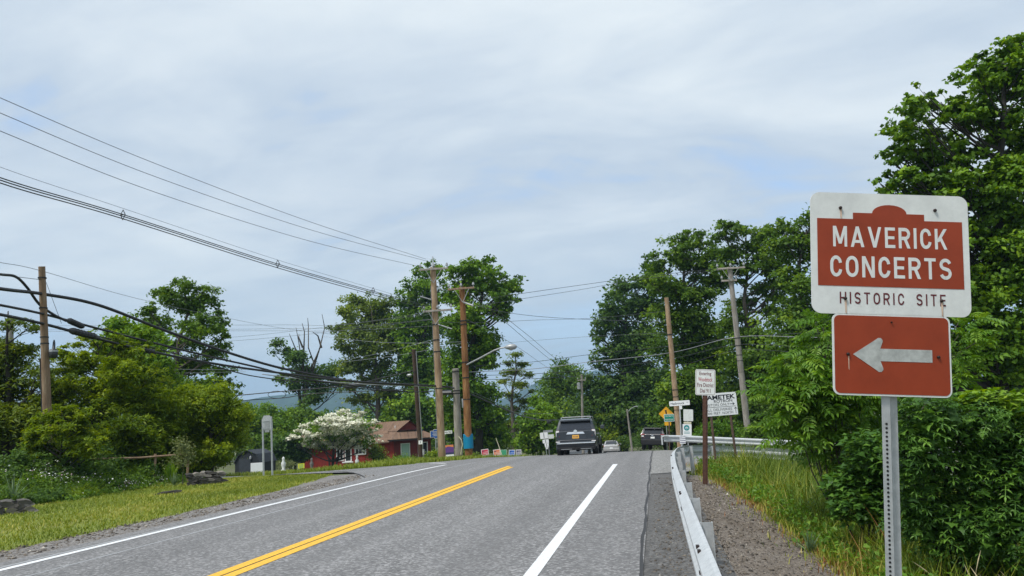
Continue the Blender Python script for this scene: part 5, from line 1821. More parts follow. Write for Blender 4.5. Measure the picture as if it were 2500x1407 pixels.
def suv(name, label, loc, yaw, L, W, HH, pmat, big=True):
    r = thing(name, label, 'car', loc, (0, 0, yaw))
    w = W / 2
    zb, belt = (0.50 if big else 0.34), HH * 0.645
    # lower body
    secs = []
    for y, dw, db, z0 in ((0.06, 0.05, -0.02, zb + 0.10), (0.22, 0.0, 0.0, zb), (1.3, 0, 0, zb), (L * 0.62, 0, -0.02, zb), (L * 0.75, 0.0, -0.10, zb), (L * 0.94, 0.03, -0.20, zb + 0.02), (L, 0.14, -0.30, zb + 0.12)):
        b = belt + db
        secs.append((y, [(w - 0.16 - dw, z0), (w - 0.03 - dw, z0 + 0.06), (w - dw, z0 + 0.30), (w - 0.01 - dw, b - 0.16), (w - 0.05 - dw, b - 0.02), (w - 0.12 - dw, b + 0.01)]))
    body_loft(secs, 'body', pmat, r)
    # cabin: pillars and roof in body colour
    rt = HH - 0.06
    cab = []
    for y, z1, wi in ((0.16, belt + 0.0, 0.02), (0.34, rt - 0.10, 0.17), (0.55, rt, 0.19), (L * 0.45, rt + 0.03, 0.19), (L * 0.58, rt - 0.05, 0.20), (L * 0.76, belt - 0.06, 0.10)):
        cab.append((y, [(w - 0.07, belt - 0.03), (w - 0.07 - (wi - 0.07) * 0.6 if z1 > belt + 0.1 else w - 0.08, belt + (z1 - belt) * 0.6), (w - wi, max(z1 - 0.05, belt - 0.01)), (w - wi - 0.10, max(z1, belt))]))
    body_loft(cab, 'cabin', pmat, r, 0.02)
    # rear glass, spoiler
    zr0, zr1 = belt + 0.06, rt - 0.19
    def ry(z):
        return 0.16 + (0.34 - 0.16) * (z - belt) / (rt - 0.10 - belt) - 0.012
    gw0, gw1 = w - 0.20, w - 0.29
    MB().hexa([(-gw0, ry(zr0), zr0), (gw0, ry(zr0), zr0), (gw0, ry(zr0) + 0.03, zr0), (-gw0, ry(zr0) + 0.03, zr0), (-gw1, ry(zr1), zr1), (gw1, ry(zr1), zr1), (gw1, ry(zr1) + 0.03, zr1), (-gw1, ry(zr1) + 0.03, zr1)]).build('rear_window', M['glass_car'], r)
    MB().hexa([(-gw1 - 0.04, 0.16, rt - 0.12), (gw1 + 0.04, 0.16, rt - 0.12), (gw1 + 0.04, 0.5, rt - 0.08), (-gw1 - 0.04, 0.5, rt - 0.08), (-gw1, 0.18, rt - 0.04), (gw1, 0.18, rt - 0.04), (gw1, 0.5, rt + 0.012), (-gw1, 0.5, rt + 0.012)]).build('spoiler', M[pmat], r, bevel=0.015)
    # side glass
    for s in (-1, 1):
        for y0, y1, y0t, y1t in ((0.50, 1.42, 0.62, 1.42), (1.52, 2.45, 1.52, 2.45), (2.55, 3.35, 2.55, 2.78)):
            f_ = L / 4.8
            zt, z0 = rt - 0.16, belt + 0.03
            xo0, xo1 = w - 0.075, w - 0.165
            MB().hexa([(s * xo0, y0 * f_, z0), (s * xo0, y1 * f_, z0), (s * (xo0 - 0.03), y1 * f_, z0), (s * (xo0 - 0.03), y0 * f_, z0),
                       (s * xo1, y0t * f_, zt), (s * xo1, y1t * f_, zt), (s * (xo1 - 0.03), y1t * f_, zt), (s * (xo1 - 0.03), y0t * f_, zt)]).build('side_window', M['glass_car'], r)
        for y in (2.25, 1.35):
            MB().box((s * (w + 0.012), y * L / 4.8, belt - 0.14), (0.03, 0.2, 0.035)).build('door_handle', M['chrome' if big else 'plastic'], r)
        # wheel arch cladding and sill
        MB().box((s * (w - 0.03), L * 0.5, zb + 0.03), (0.10, L * 0.42, 0.12)).build('sill', M['plastic'], r, bevel=0.02)
        for yy_ in (0.95 if big else 0.9, L - 0.95):
            am = MB()
            R0 = 0.47 if big else 0.42
            ring = []
            for k in range(9):
                a = PI * k / 8
                ring.append((math.cos(a), math.sin(a)))
            for k in range(8):
                (c0, s0), (c1, s1) = ring[k], ring[k + 1]
                zc_ = 0.36
                am.hexa([(s * (w - 0.06), yy_ + c0 * R0, zc_ + s0 * R0), (s * (w + 0.022), yy_ + c0 * R0, zc_ + s0 * R0), (s * (w + 0.022), yy_ + c1 * R0, zc_ + s1 * R0), (s * (w - 0.06), yy_ + c1 * R0, zc_ + s1 * R0),
                         (s * (w - 0.06), yy_ + c0 * (R0 + 0.06), zc_ + s0 * (R0 + 0.06)), (s * (w + 0.012), yy_ + c0 * (R0 + 0.06), zc_ + s0 * (R0 + 0.06)), (s * (w + 0.012), yy_ + c1 * (R0 + 0.06), zc_ + s1 * (R0 + 0.06)), (s * (w - 0.06), yy_ + c1 * (R0 + 0.06), zc_ + s1 * (R0 + 0.06))])
            am.build('wheel_arch', M[pmat], r)
            wl2 = MB(); wl2.lathe([(R0, -0.08), (R0, 0.08)], 'x', 20, (s * (w - 0.085), yy_, 0.37)); wl2.build('wheel_well', M['black'], r)
            wheel(r, s * (w - 0.13), yy_, 0.385 if big else 0.345, 0.26 if big else 0.22, s)
        # mirror
        mm = MB(); mm.frustum((s * (w + 0.02), s * (w + 0.26), L * 0.66, L * 0.66 + 0.12, belt + 0.06), (s * (w + 0.05), s * (w + 0.24), L * 0.66 + 0.02, L * 0.66 + 0.12, belt + 0.26))
        mm.build('side_mirror', M[pmat], r, bevel=0.03)
        # tail lamp
        zt0, zt1 = belt - 0.26, belt + 0.06
        xa, xb = w - (0.22 if big else 0.34), w - 0.035
        tl = MB(); tl.hexa([(s * xa, 0.05, zt0 + 0.02), (s * xb, 0.085, zt0), (s * xb, 0.36, zt0 + 0.03), (s * xa, 0.3, zt0 + 0.02), (s * (xa + 0.01), 0.085, zt1), (s * (xb - 0.02), 0.12, zt1 - 0.01), (s * (xb - 0.02), 0.38, zt1 - 0.03), (s * (xa + 0.01), 0.3, zt1)])
        tl = tl.build('tail_lamp', M['lens_red'], r, bevel=0.02)
        ln = MB()
        if big:
            ln.box((s * (xa + xb) / 2, 0.075, zt1 - 0.055), (xb - xa - 0.04, 0.03, 0.085)); ln.box((s * (xb - 0.02), 0.085, (zt0 + zt1) / 2 - 0.01), (0.03, 0.03, 0.26))
        else:
            ln.box((s * (xa + xb) / 2, 0.06, (zt0 + zt1) / 2 - 0.02), ((xb - xa) * 0.6, 0.03, 0.09))
        ln.build('clear_lens', M['lens_clear'], tl, bevel=0.008)
        # roof rail
        rr_ = MB(); rr_.tube([(s * (w - 0.28), 0.62, rt + 0.0), (s * (w - 0.27), 0.75, rt + 0.075), (s * (w - 0.27), L * 0.5, rt + 0.095), (s * (w - 0.27), L * 0.55, rt + 0.02)], 0.022, 6); rr_.build('roof_rail', M['alloy' if big else 'plastic'], r)
    if big:
        MB().tube([(-w + 0.30, 1.0, rt + 0.085), (w - 0.30, 1.0, rt + 0.085)], 0.025, 6).build('roof_crossbar', M['porcelain'], r)
        MB().hexa([(-0.44, 0.005, belt - 0.135), (0.44, 0.005, belt - 0.135), (0.44, 0.06, belt - 0.135), (-0.44, 0.06, belt - 0.135), (-0.36, 0.02, belt - 0.035), (0.36, 0.02, belt - 0.035), (0.36, 0.07, belt - 0.035), (-0.36, 0.07, belt - 0.035)]).build('tailgate_garnish', M['chrome'], r, bevel=0.012)
        MB().lathe([(0.085, 0.0), (0.085, 0.05)], 'y', 16, (0, 0.005, belt - 0.01)).build('badge', M['chrome'], r)
        MB().hexa([(-0.52, 0.015, belt - 0.36), (0.52, 0.015, belt - 0.36), (0.52, 0.06, belt - 0.36), (-0.52, 0.06, belt - 0.36), (-0.40, 0.04, belt - 0.15), (0.40, 0.04, belt - 0.15), (0.40, 0.08, belt - 0.15), (-0.40, 0.08, belt - 0.15)]).build('plate_recess', M[pmat], r)
        pl = MB().box((0.0, 0.008, belt - 0.25), (0.31, 0.012, 0.16)).build('license_plate', M['plate_gold'], r)
        for k in range(4):
            MB().box((-0.09 + k * 0.06, 0.0005, belt - 0.25), (0.03, 0.002, 0.05)).build('plate_mark', M['navy'], pl)
        MB().box((0, 0.03, belt - 0.40), (W - 0.24, 0.06, 0.035)).build('tailgate_line', M['trim_grey'], r, bevel=0.012)
        bmp_ = MB(); bmp_.hexa([(-w + 0.06, 0.0, 0.44), (w - 0.06, 0.0, 0.44), (w - 0.01, 0.40, 0.42), (-w + 0.01, 0.40, 0.42), (-w + 0.05, -0.05, 0.70), (w - 0.05, -0.05, 0.70), (w, 0.40, 0.72), (-w, 0.40, 0.72)])
        bmp_.build('rear_bumper', M[pmat], r, bevel=0.04, seg=3)
        MB().box((0, -0.055, 0.625), (W - 0.16, 0.04, 0.055)).build('bumper_trim', M['chrome'], r, bevel=0.012)
        lw = MB(); lw.hexa([(-w + 0.15, 0.02, 0.30), (w - 0.15, 0.02, 0.30), (w - 0.12, 0.4, 0.30), (-w + 0.12, 0.4, 0.30), (-w + 0.09, 0.0, 0.45), (w - 0.09, 0.0, 0.45), (w - 0.05, 0.4, 0.45), (-w + 0.05, 0.4, 0.45)]); lw.build('bumper_skirt', M['plastic'], r, bevel=0.02)
        for s in (-1, 1):
            MB().box((s * (w - 0.13), -0.035, 0.70), (0.19, 0.05, 0.045)).build('reflector', M['lens_clear'], r)
            MB().box((s * 0.45, 0.015, 0.36), (0.5, 0.03, 0.02)).build('skirt_trim', M['galv_dull'], r)
        MB().box((0, 0.05, 0.36), (0.10, 0.2, 0.09)).build('tow_hitch', M['black'], r)
        ax = MB(); ax.tube([(-w + 0.2, 0.95, 0.37), (w - 0.2, 0.95, 0.37)], 0.06, 8); ax.lathe([(0.05, -0.16), (0.16, -0.05), (0.16, 0.05), (0.05, 0.16)], 'x', 10, (0, 0.95, 0.37)); ax.build('rear_axle', M['black'], r)
        MB().tube([(0.5, 0.15, 0.34), (0.5, 1.5, 0.40)], 0.04, 8).build('exhaust_pipe', M['galv_dull'], r)
    else:
        MB().box((0.02, 0.02, belt - 0.22), (0.30, 0.03, 0.13)).build('license_plate', M['white_board'], r)
        MB().box((0.0, 0.02, belt - 0.05), (0.16, 0.03, 0.05)).build('badge', M['chrome'], r)
        bmp_ = MB(); bmp_.hexa([(-w + 0.08, 0.0, 0.34), (w - 0.08, 0.0, 0.34), (w - 0.01, 0.40, 0.32), (-w + 0.01, 0.40, 0.32), (-w + 0.05, -0.04, 0.72), (w - 0.05, -0.04, 0.72), (w, 0.40, 0.74), (-w, 0.40, 0.74)])
        bmp_.build('rear_bumper', M['plastic'], r, bevel=0.04, seg=3)
    ub = MB(); ub.box((0, L / 2, zb + 0.02), (W - 0.45, L - 0.6, 0.10)); ub.build('underbody', M['black'], r)
    return r


p = onground(1408, 1110)
suv('parked_car', 'dark charcoal off-road car with gold plate and chrome trim in the lane ahead', (-3.72, 36.2, gz(-3.72, 38.2)), R(0.5), 4.8, 1.92, 1.80, 'paint_charcoal')
bpy.data.objects['parked_car'].name = 'offroad_car'
bpy.data.objects['offroad_car'].rotation_euler = (R(-1.2), 0, R(1.0))
c = at(1593, 1096, 58)
q = suv('crossover_car', 'plum black crossover seen from behind near the far guardrail end', (float(c[0]), float(c[1]), float(c[2]) - 0.05), R(-12), 4.55, 1.86, 1.70, 'paint_plum', big=False)
q.rotation_euler = (R(-3.0), R(3.0), R(-10))


def sedan(label, loc, yaw):
    L, W = 4.5, 1.76
    w = W / 2
    r = thing('sedan_car', label, 'car', loc, (R(-2.5), 0, yaw))
    secs = []
    for y, dw, zt, z0 in ((0.03, 0.10, 0.86, 0.42), (0.18, 0.02, 0.95, 0.28), (0.9, 0, 0.97, 0.25), (L * 0.5, 0, 0.93, 0.25), (L * 0.75, 0.0, 0.88, 0.25), (L * 0.95, 0.06, 0.72, 0.28), (L, 0.22, 0.58, 0.38)):
        secs.append((y, [(w - 0.18 - dw, z0), (w - 0.03 - dw, z0 + 0.08), (w - dw, z0 + 0.3 if zt > 0.8 else z0 + 0.15), (w - 0.05 - dw, zt - 0.04), (w - 0.14 - dw, zt)]))
    body_loft(secs, 'body', 'paint_silver', r, 0.03)
    cab = []
    for y, z1, wi in ((0.62, 0.97, 0.12), (1.28, 1.36, 0.26), (1.9, 1.42, 0.27), (2.4, 1.39, 0.27), (3.2, 0.92, 0.14)):
        cab.append((y, [(w - 0.08, 0.90), (w - 0.12 - (wi - 0.12) * 0.5, 0.92 + (z1 - 0.92) * 0.6), (w - wi, max(z1 - 0.04, 0.925)), (w - wi - 0.1, z1 + 0.005)]))
    body_loft(cab, 'cabin', 'paint_silver', r, 0.02)
    MB().hexa([(-0.62, 0.66, 1.005), (0.62, 0.66, 1.005), (0.62, 0.70, 0.99), (-0.62, 0.70, 0.99), (-0.50, 1.215, 1.335), (0.50, 1.215, 1.335), (0.50, 1.25, 1.32), (-0.50, 1.25, 1.32)]).build('rear_window', M['glass_car'], r)
    for s in (-1, 1):
        MB().hexa([(s * (w - 0.085), 1.0, 0.96), (s * (w - 0.085), 2.95, 0.96), (s * (w - 0.12), 2.95, 0.96), (s * (w - 0.12), 1.0, 0.96), (s * (w - 0.225), 1.45, 1.31), (s * (w - 0.225), 2.4, 1.31), (s * (w - 0.26), 2.4, 1.31), (s * (w - 0.26), 1.45, 1.31)]).build('side_window', M['glass_car'], r)
        tl = MB(); tl.hexa([(s * 0.55, 0.03, 0.70), (s * (w - 0.06), 0.06, 0.72), (s * (w - 0.04), 0.30, 0.74), (s * 0.55, 0.25, 0.70), (s * 0.60, 0.06, 0.88), (s * (w - 0.07), 0.09, 0.90), (s * (w - 0.06), 0.32, 0.90), (s * 0.60, 0.25, 0.88)])
        tl = tl.build('tail_lamp', M['lens_red'], r, bevel=0.02)
        MB().box((s * 0.68, 0.045, 0.78), (0.12, 0.02, 0.06)).build('clear_lens', M['lens_clear'], tl)
        MB().frustum((s * w, s * (w + 0.2), 2.85, 2.95, 0.95), (s * w, s * (w + 0.18), 2.87, 2.95, 1.08)).build('side_mirror', M['paint_silver'], r, bevel=0.02)
        for y in (0.85, L - 0.9):
            wheel(r, s * (w - 0.11), y, 0.315, 0.2, s)
    MB().box((0, 0.005, 0.62), (0.31, 0.02, 0.15)).build('license_plate', M['white_board'], r)
    bb_ = MB(); bb_.hexa([(-w + 0.1, 0.0, 0.30), (w - 0.1, 0.0, 0.30), (w, 0.4, 0.28), (-w, 0.4, 0.28), (-w + 0.06, -0.04, 0.56), (w - 0.06, -0.04, 0.56), (w, 0.4, 0.6), (-w, 0.4, 0.6)]); bb_.build('rear_bumper', M['paint_silver'], r, bevel=0.04)
    MB().box((0, 0.05, 0.27), (1.2, 0.1, 0.1)).build('bumper_skirt', M['plastic'], r)
    return r


c = at(1493, 1101, 80)
sedan('silver sedan driving off beyond the crest, right of the charcoal car', (float(c[0]), float(c[1]), gz(c[0], c[1])), R(2))

# ================================================================== TREES
# far wood behind everything: reads as one mass
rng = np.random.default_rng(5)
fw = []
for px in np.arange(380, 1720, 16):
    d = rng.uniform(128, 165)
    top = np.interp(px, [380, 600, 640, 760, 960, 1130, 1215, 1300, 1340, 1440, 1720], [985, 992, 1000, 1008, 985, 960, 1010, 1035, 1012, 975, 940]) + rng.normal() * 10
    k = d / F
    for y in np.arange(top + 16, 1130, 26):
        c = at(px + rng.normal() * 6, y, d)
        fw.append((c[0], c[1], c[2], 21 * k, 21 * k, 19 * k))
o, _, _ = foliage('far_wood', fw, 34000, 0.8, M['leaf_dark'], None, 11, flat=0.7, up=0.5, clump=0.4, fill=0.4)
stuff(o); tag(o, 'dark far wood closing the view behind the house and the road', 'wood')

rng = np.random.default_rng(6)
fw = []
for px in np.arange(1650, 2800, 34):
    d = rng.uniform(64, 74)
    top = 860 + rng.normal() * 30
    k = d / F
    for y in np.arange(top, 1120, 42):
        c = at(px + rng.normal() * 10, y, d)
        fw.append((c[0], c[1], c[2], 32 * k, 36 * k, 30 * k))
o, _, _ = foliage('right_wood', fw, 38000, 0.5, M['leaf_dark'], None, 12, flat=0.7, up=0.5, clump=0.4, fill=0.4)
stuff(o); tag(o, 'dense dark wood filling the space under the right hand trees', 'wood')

# left side
tree('evergreen_tree', 'feathery hemlock boughs at the far left frame edge', 18, 28.5,
     [(15, 870, 75, 45), (70, 800, 40, 18), (30, 790, 50, 18), (110, 905, 55, 26), (20, 940, 90, 40), (140, 960, 55, 30), (60, 1010, 85, 45), (130, 1050, 60, 45), (30, 1090, 80, 45), (-70, 880, 90, 70), (-80, 1020, 90, 80), (95, 1110, 70, 30), (60, 855, 40, 14), (150, 1000, 50, 26), (120, 960, 60, 30), (170, 1060, 50, 40), (100, 1000, 60, 40), (10, 1030, 60, 40)],
     26000, 0.19, 'needle', 21, 'evergreens on the left bank', 'bark_dark', top=(20, 760), r0=0.16, aspect=0.28, flat=0.28, up=1.0, clump=0.34, droop=0.25, twigs=7, fill=0.25, rb=0.5)
tree('evergreen_tree', 'broad yellow green evergreen spreading under the black cables', 255, 29,
     [(190, 842, 34, 20), (235, 835, 34, 22), (212, 812, 13, 22), (262, 815, 12, 20), (320, 835, 16, 18), (150, 855, 14, 16), (375, 850, 14, 16), (290, 848, 46, 26), (350, 872, 40, 22), (160, 885, 44, 26), (215, 890, 60, 34), (290, 905, 70, 36), (365, 925, 55, 32), (130, 940, 46, 28), (190, 955, 70, 40), (270, 975, 85, 42), (355, 980, 70, 42), (405, 985, 34, 30), (140, 1010, 55, 40), (215, 1030, 80, 44), (310, 1045, 85, 46), (395, 1050, 50, 40), (160, 1080, 70, 40), (250, 1095, 90, 36), (345, 1105, 80, 32), (420, 1100, 36, 30), (250, 1130, 100, 26), (160, 1120, 60, 26), (340, 1135, 60, 20), (110, 1060, 40, 30), (430, 1045, 26, 30)],
     52000, 0.165, 'leaf_yellow', 22, 'evergreens on the left bank', 'bark_dark', top=(240, 840), r0=0.06, aspect=0.30, flat=0.42, up=0.8, clump=0.20, droop=0.2, twigs=3, fill=0.3, shell=0.45, jit=0.9, dens=True)
tree('evergreen_tree', 'low young evergreen hiding the foot of the left pole', 150, 24,
     [(110, 1010, 26, 18), (150, 1000, 34, 22), (195, 1015, 36, 22), (90, 1050, 40, 26), (140, 1050, 50, 28), (205, 1055, 50, 28), (110, 1095, 56, 26), (175, 1100, 60, 26), (235, 1100, 36, 22), (70, 1090, 36, 24)],
     11000, 0.14, 'leaf_yellow', 28, 'evergreens on the left bank', 'bark_dark', top=(150, 1000), r0=0.04, aspect=0.30, flat=0.4, up=0.9, clump=0.22, droop=0.2, twigs=3, fill=0.35, shell=0.45, dens=True)
tree('tree', 'bright green round tree behind the yellow green evergreen', 330, 40,
     [(300, 800, 45, 26), (340, 830, 60, 40), (280, 850, 50, 40), (380, 880, 50, 40), (330, 900, 70, 45), (400, 940, 45, 40), (300, 960, 70, 50), (370, 990, 60, 50)],
     16000, 0.22, 'leaf_bright', 23, 'trees on the left', top=(320, 800), r0=0.2)
tree('tree', 'tall airy tree standing against the sky at left', 436, 52,
     [(452, 695, 48, 22), (405, 715, 45, 28), (500, 728, 45, 28), (362, 755, 34, 26), (455, 745, 55, 32), (535, 775, 28, 30), (385, 795, 55, 26), (480, 800, 60, 36), (548, 822, 24, 20), (430, 845, 62, 30), (520, 860, 45, 26), (375, 850, 40, 24), (465, 895, 62, 26), (540, 905, 36, 18), (400, 900, 50, 34), (560, 938, 34, 14), (500, 945, 60, 26), (430, 960, 60, 36), (585, 962, 16, 8)],
     19000, 0.20, 'leaf_mid', 24, 'trees on the left', 'bark', top=(450, 700), r0=0.30, clump=0.22, shell=0.25, twigs=9, fill=0.2, rb=0.5)
tree('yew_bush', 'dense dark rounded yew bush with yellow green top near the lane', 520, 30,
     [(505, 965, 70, 30), (565, 985, 45, 30), (445, 985, 50, 40), (415, 950, 35, 30), (510, 1020, 80, 45), (585, 1020, 38, 38), (450, 1060, 65, 48), (545, 1075, 75, 45), (485, 1115, 75, 36), (572, 1062, 30, 30), (430, 1110, 50, 35), (530, 1122, 44, 22)],
     36000, 0.13, 'leaf_yellow', 25, None, 'bark_dark', top=(510, 980), r0=0.12, aspect=0.35, flat=0.8, up=0.5, clump=0.18, fill=0.3, cat='bush', shell=0.6, dens=True)
bks = [('leaf_bright', (668, 1030), 'light green tree left of the white blossom tree', [(650, 1010, 28, 22), (680, 1020, 30, 24), (660, 1050, 40, 28), (700, 1050, 30, 28), (670, 1085, 50, 26)], 100),
       ('leaf_mid', (720, 1060), 'mid green tree rising behind the white blossom tree', [(725, 1020, 30, 22), (760, 1030, 34, 24), (740, 1055, 45, 30), (705, 1085, 36, 26), (770, 1070, 40, 30)], 104),
       ('leaf_dark', (710, 1115), 'dark low tree by the left corner of the red house', [(700, 1080, 30, 20), (722, 1095, 32, 24), (690, 1112, 40, 18), (735, 1112, 20, 22)], 90),
       ('leaf_mid', (620, 1060), 'tree between the yew bush and the grey sign back', [(610, 1020, 30, 26), (635, 1035, 30, 24), (615, 1065, 45, 30), (650, 1080, 36, 28), (640, 1105, 45, 20)], 92)]
for i, (mt, b, lab, bl, d) in enumerate(bks):
    tree('tree', lab, b[0], d, bl, 7000, 0.36, mt, 30 + i, 'trees round the red house', 'bark_dark', r0=0.2, clump=0.36)
# half dead tree
T6 = tree('tree', 'half dead tree with bare upright branches above the house', 742, 112,
     [(678, 838, 24, 14), (668, 862, 18, 12), (705, 862, 18, 20), (725, 880, 26, 22), (690, 925, 22, 12), (745, 905, 30, 20), (770, 925, 36, 16), (805, 905, 34, 18), (720, 945, 26, 18), (785, 950, 45, 16), (760, 975, 36, 16), (830, 935, 24, 14)],
     6500, 0.42, 'leaf_dark', 40, None, 'bark_dark', top=(740, 850), r0=0.42, clump=0.4, twigs=9, shell=0.2, fill=0.3, rb=0.45)
loc = np.array(T6.location)
db = MB()
for pts in ([(745, 985), (742, 930), (735, 880), (726, 835), (722, 800)], [(748, 985), (752, 930), (762, 890), (757, 850), (748, 795), (745, 775)], [(757, 940), (770, 880), (786, 850), (790, 800), (789, 768)],
            [(762, 905), (775, 868), (783, 848)], [(742, 920), (741, 860), (744, 810), (740, 790)], [(735, 880), (712, 850), (706, 815)], [(742, 850), (733, 825), (728, 815)], [(786, 850), (776, 820), (770, 812)], [(752, 930), (755, 870)]):
    P = [tuple(at(a, b, 112) - loc + np.array([0, rng.normal() * 0.5, 0])) for a, b in pts]
    db.tube(P, list(np.linspace(0.16, 0.035, len(P))), 5)
db.build('dead_branches', M['bark'], T6)
MB().tube([tuple(at(a, b, 112.5) - loc) for a, b in ((736, 1090), (735, 1000), (728, 930), (722, 880))], [0.34, 0.28, 0.2, 0.1], 8).build('trunk', M['bark_dark'], T6)
tree('tree', 'olive green tall tree between the half dead tree and the maple', 932, 108,
     [(880, 735, 48, 20), (930, 745, 40, 24), (845, 762, 34, 22), (905, 775, 58, 30), (830, 800, 30, 24), (880, 815, 60, 26), (940, 820, 36, 40), (840, 850, 34, 22), (900, 860, 60, 28), (865, 895, 60, 18), (935, 895, 36, 26), (905, 930, 60, 18), (850, 945, 40, 12), (945, 960, 36, 26), (890, 972, 50, 14)],
     16000, 0.40, 'leaf_olive', 41, 'trees in the centre', 'bark', top=(905, 740), r0=0.5, clump=0.25, twigs=7, shell=0.3, fill=0.25, rb=0.45)
tree('tree', 'tall dark maple left half of the centre clump behind the tan pole', 1010, 108,
     [(1060, 652, 36, 22), (1035, 690, 52, 26), (1000, 725, 40, 28), (1060, 735, 50, 34), (985, 780, 42, 36), (1040, 800, 62, 40), (975, 845, 40, 34), (1030, 870, 62, 40), (990, 920, 55, 40), (1055, 930, 50, 40), (1010, 985, 70, 44), (960, 1000, 40, 36), (1050, 1030, 60, 40), (975, 1035, 60, 30)],
     26000, 0.44, 'leaf_maple', 42, 'trees in the centre', 'bark_dark', top=(1050, 690), r0=0.6, clump=0.25, twigs=6, shell=0.42, fill=0.3, dens=True)
tree('tree', 'tall dark maple with a ragged right edge behind the orange pole', 1165, 72,
     [(1165, 640, 40, 18), (1130, 665, 42, 26), (1200, 668, 42, 26), (1245, 690, 34, 24), (1160, 705, 58, 34), (1220, 725, 42, 28), (1268, 715, 16, 14), (1105, 725, 36, 34), (1145, 770, 56, 34), (1210, 775, 40, 24), (1245, 752, 26, 14), (1100, 805, 50, 36), (1165, 825, 55, 36), (1215, 835, 26, 18), (1120, 875, 60, 40), (1185, 885, 46, 36), (1108, 940, 58, 42), (1175, 955, 56, 42), (1125, 1010, 56, 44), (1195, 1010, 44, 44), (1112, 1062, 44, 36), (1160, 1070, 66, 36), (1215, 1070, 34, 40)],
     34000, 0.31, 'leaf_maple', 43, 'trees in the centre', 'bark_dark', top=(1165, 655), r0=0.5, clump=0.24, twigs=7, shell=0.42, fill=0.3, dens=True)
tree('pine_tree', 'open pine with flat layered boughs right of the maple', 1253, 92,
     [(1260, 866, 26, 7), (1238, 886, 26, 7), (1278, 890, 26, 7), (1250, 908, 34, 8), (1288, 915, 20, 6), (1228, 932, 26, 7), (1272, 940, 34, 8), (1298, 955, 14, 5), (1240, 965, 32, 8), (1280, 980, 32, 8), (1252, 1000, 42, 9), (1292, 1010, 30, 8), (1240, 1035, 40, 9), (1285, 1045, 38, 10), (1255, 1075, 50, 12), (1300, 1085, 40, 12)],
     9000, 0.34, 'leaf_olive', 44, None, 'bark', top=(1258, 868), r0=0.36, aspect=0.4, flat=0.5, up=1.2, clump=0.42, twigs=6, shell=0.15, fill=0.3, rb=0.42)
for i, (mt, b, lab, bl, d, n) in enumerate((
        ('leaf_mid', 1375, 'round green tree in the gap above the black car', [(1385, 898, 36, 18), (1350, 925, 36, 24), (1400, 930, 36, 28), (1370, 955, 50, 30), (1340, 975, 36, 28), (1405, 985, 36, 34), (1370, 1010, 50, 34)], 112, 9000),
        ('leaf_bright', 1322, 'bright green sapling tree left of the route panels', [(1310, 985, 22, 16), (1330, 1010, 34, 20), (1300, 1030, 34, 22), (1325, 1055, 40, 26), (1290, 1085, 40, 26), (1345, 1085, 30, 26)], 84, 7000),
        ('leaf_yellow', 1478, 'yellow green bushy tree right of the black car', [(1478, 1020, 20, 16), (1490, 1045, 28, 22), (1470, 1068, 30, 22), (1500, 1078, 26, 18)], 96, 4500),
        ('leaf_grey', 1516, 'grey olive tree behind the silver car', [(1516, 985, 20, 20), (1525, 1015, 30, 26), (1500, 1035, 34, 26), (1530, 1060, 34, 26)], 104, 4500),
        ('leaf_dark', 1440, 'dark tree behind the distant thin pole', [(1436, 940, 28, 26), (1450, 985, 36, 34), (1425, 1020, 40, 36), (1460, 1050, 40, 36)], 100, 7000))):
    tree('tree', lab, b, d, bl, n, 0.36, mt, 50 + i, 'trees beyond the crest', 'bark', r0=0.2, clump=0.36)
# right side
tree('tree', 'broad dark oak at the left end of the right hand trees', 1520, 98,
     [(1480, 735, 36, 24), (1530, 705, 42, 26), (1570, 680, 40, 24), (1605, 710, 44, 30), (1590, 640, 28, 18), (1500, 775, 55, 30), (1575, 755, 50, 36), (1462, 812, 26, 18), (1530, 830, 62, 36), (1595, 830, 50, 40), (1480, 860, 36, 26), (1550, 895, 70, 40), (1470, 925, 34, 26), (1520, 955, 62, 40), (1600, 950, 56, 50), (1500, 1000, 45, 40), (1560, 1020, 70, 46), (1610, 1050, 50, 40)],
     28000, 0.44, 'leaf_dark', 60, 'trees on the right', 'bark_dark', top=(1530, 740), r0=0.6, clump=0.30, twigs=6, fill=0.3, dens=True)
tree('tree', 'tall light topped tree above the plain tan pole', 1690, 62,
     [(1645, 590, 34, 20), (1690, 580, 34, 18), (1728, 596, 34, 20), (1748, 640, 40, 30), (1760, 700, 44, 34), (1615, 640, 40, 26), (1670, 635, 52, 26), (1590, 690, 34, 26), (1645, 700, 62, 34), (1715, 660, 44, 34), (1700, 730, 60, 36), (1630, 770, 60, 40), (1700, 800, 66, 44), (1650, 860, 70, 44), (1730, 870, 60, 46), (1680, 940, 80, 50), (1740, 970, 60, 46), (1650, 1010, 60, 44), (1710, 1040, 70, 40)],
     38000, 0.27, 'leaf_mid', 61, 'trees on the right', 'bark', top=(1670, 600), r0=0.40, clump=0.24, twigs=4, shell=0.35, fill=0.25, rb=0.42, dens=True)
tree('tree', 'airy tree with visible branches behind the crossarm pole', 1835, 58,
     [(1755, 560, 40, 18), (1805, 562, 40, 18), (1885, 590, 40, 30), (1878, 545, 30, 16), (1770, 650, 40, 30), (1905, 690, 40, 34), (1850, 580, 38, 24), (1780, 610, 52, 26), (1840, 630, 46, 30), (1890, 640, 40, 30), (1800, 670, 50, 24), (1870, 700, 44, 26), (1820, 740, 52, 26), (1890, 760, 46, 30), (1780, 800, 60, 36), (1850, 830, 66, 40), (1800, 890, 76, 46), (1880, 900, 60, 46), (1830, 970, 84, 50), (1780, 1030, 70, 40), (1880, 1030, 70, 40)],
     31000, 0.25, 'leaf_mid', 62, 'trees on the right', 'bark', top=(1820, 580), r0=0.36, clump=0.24, twigs=4, shell=0.25, fill=0.3, rb=0.42, dens=True)
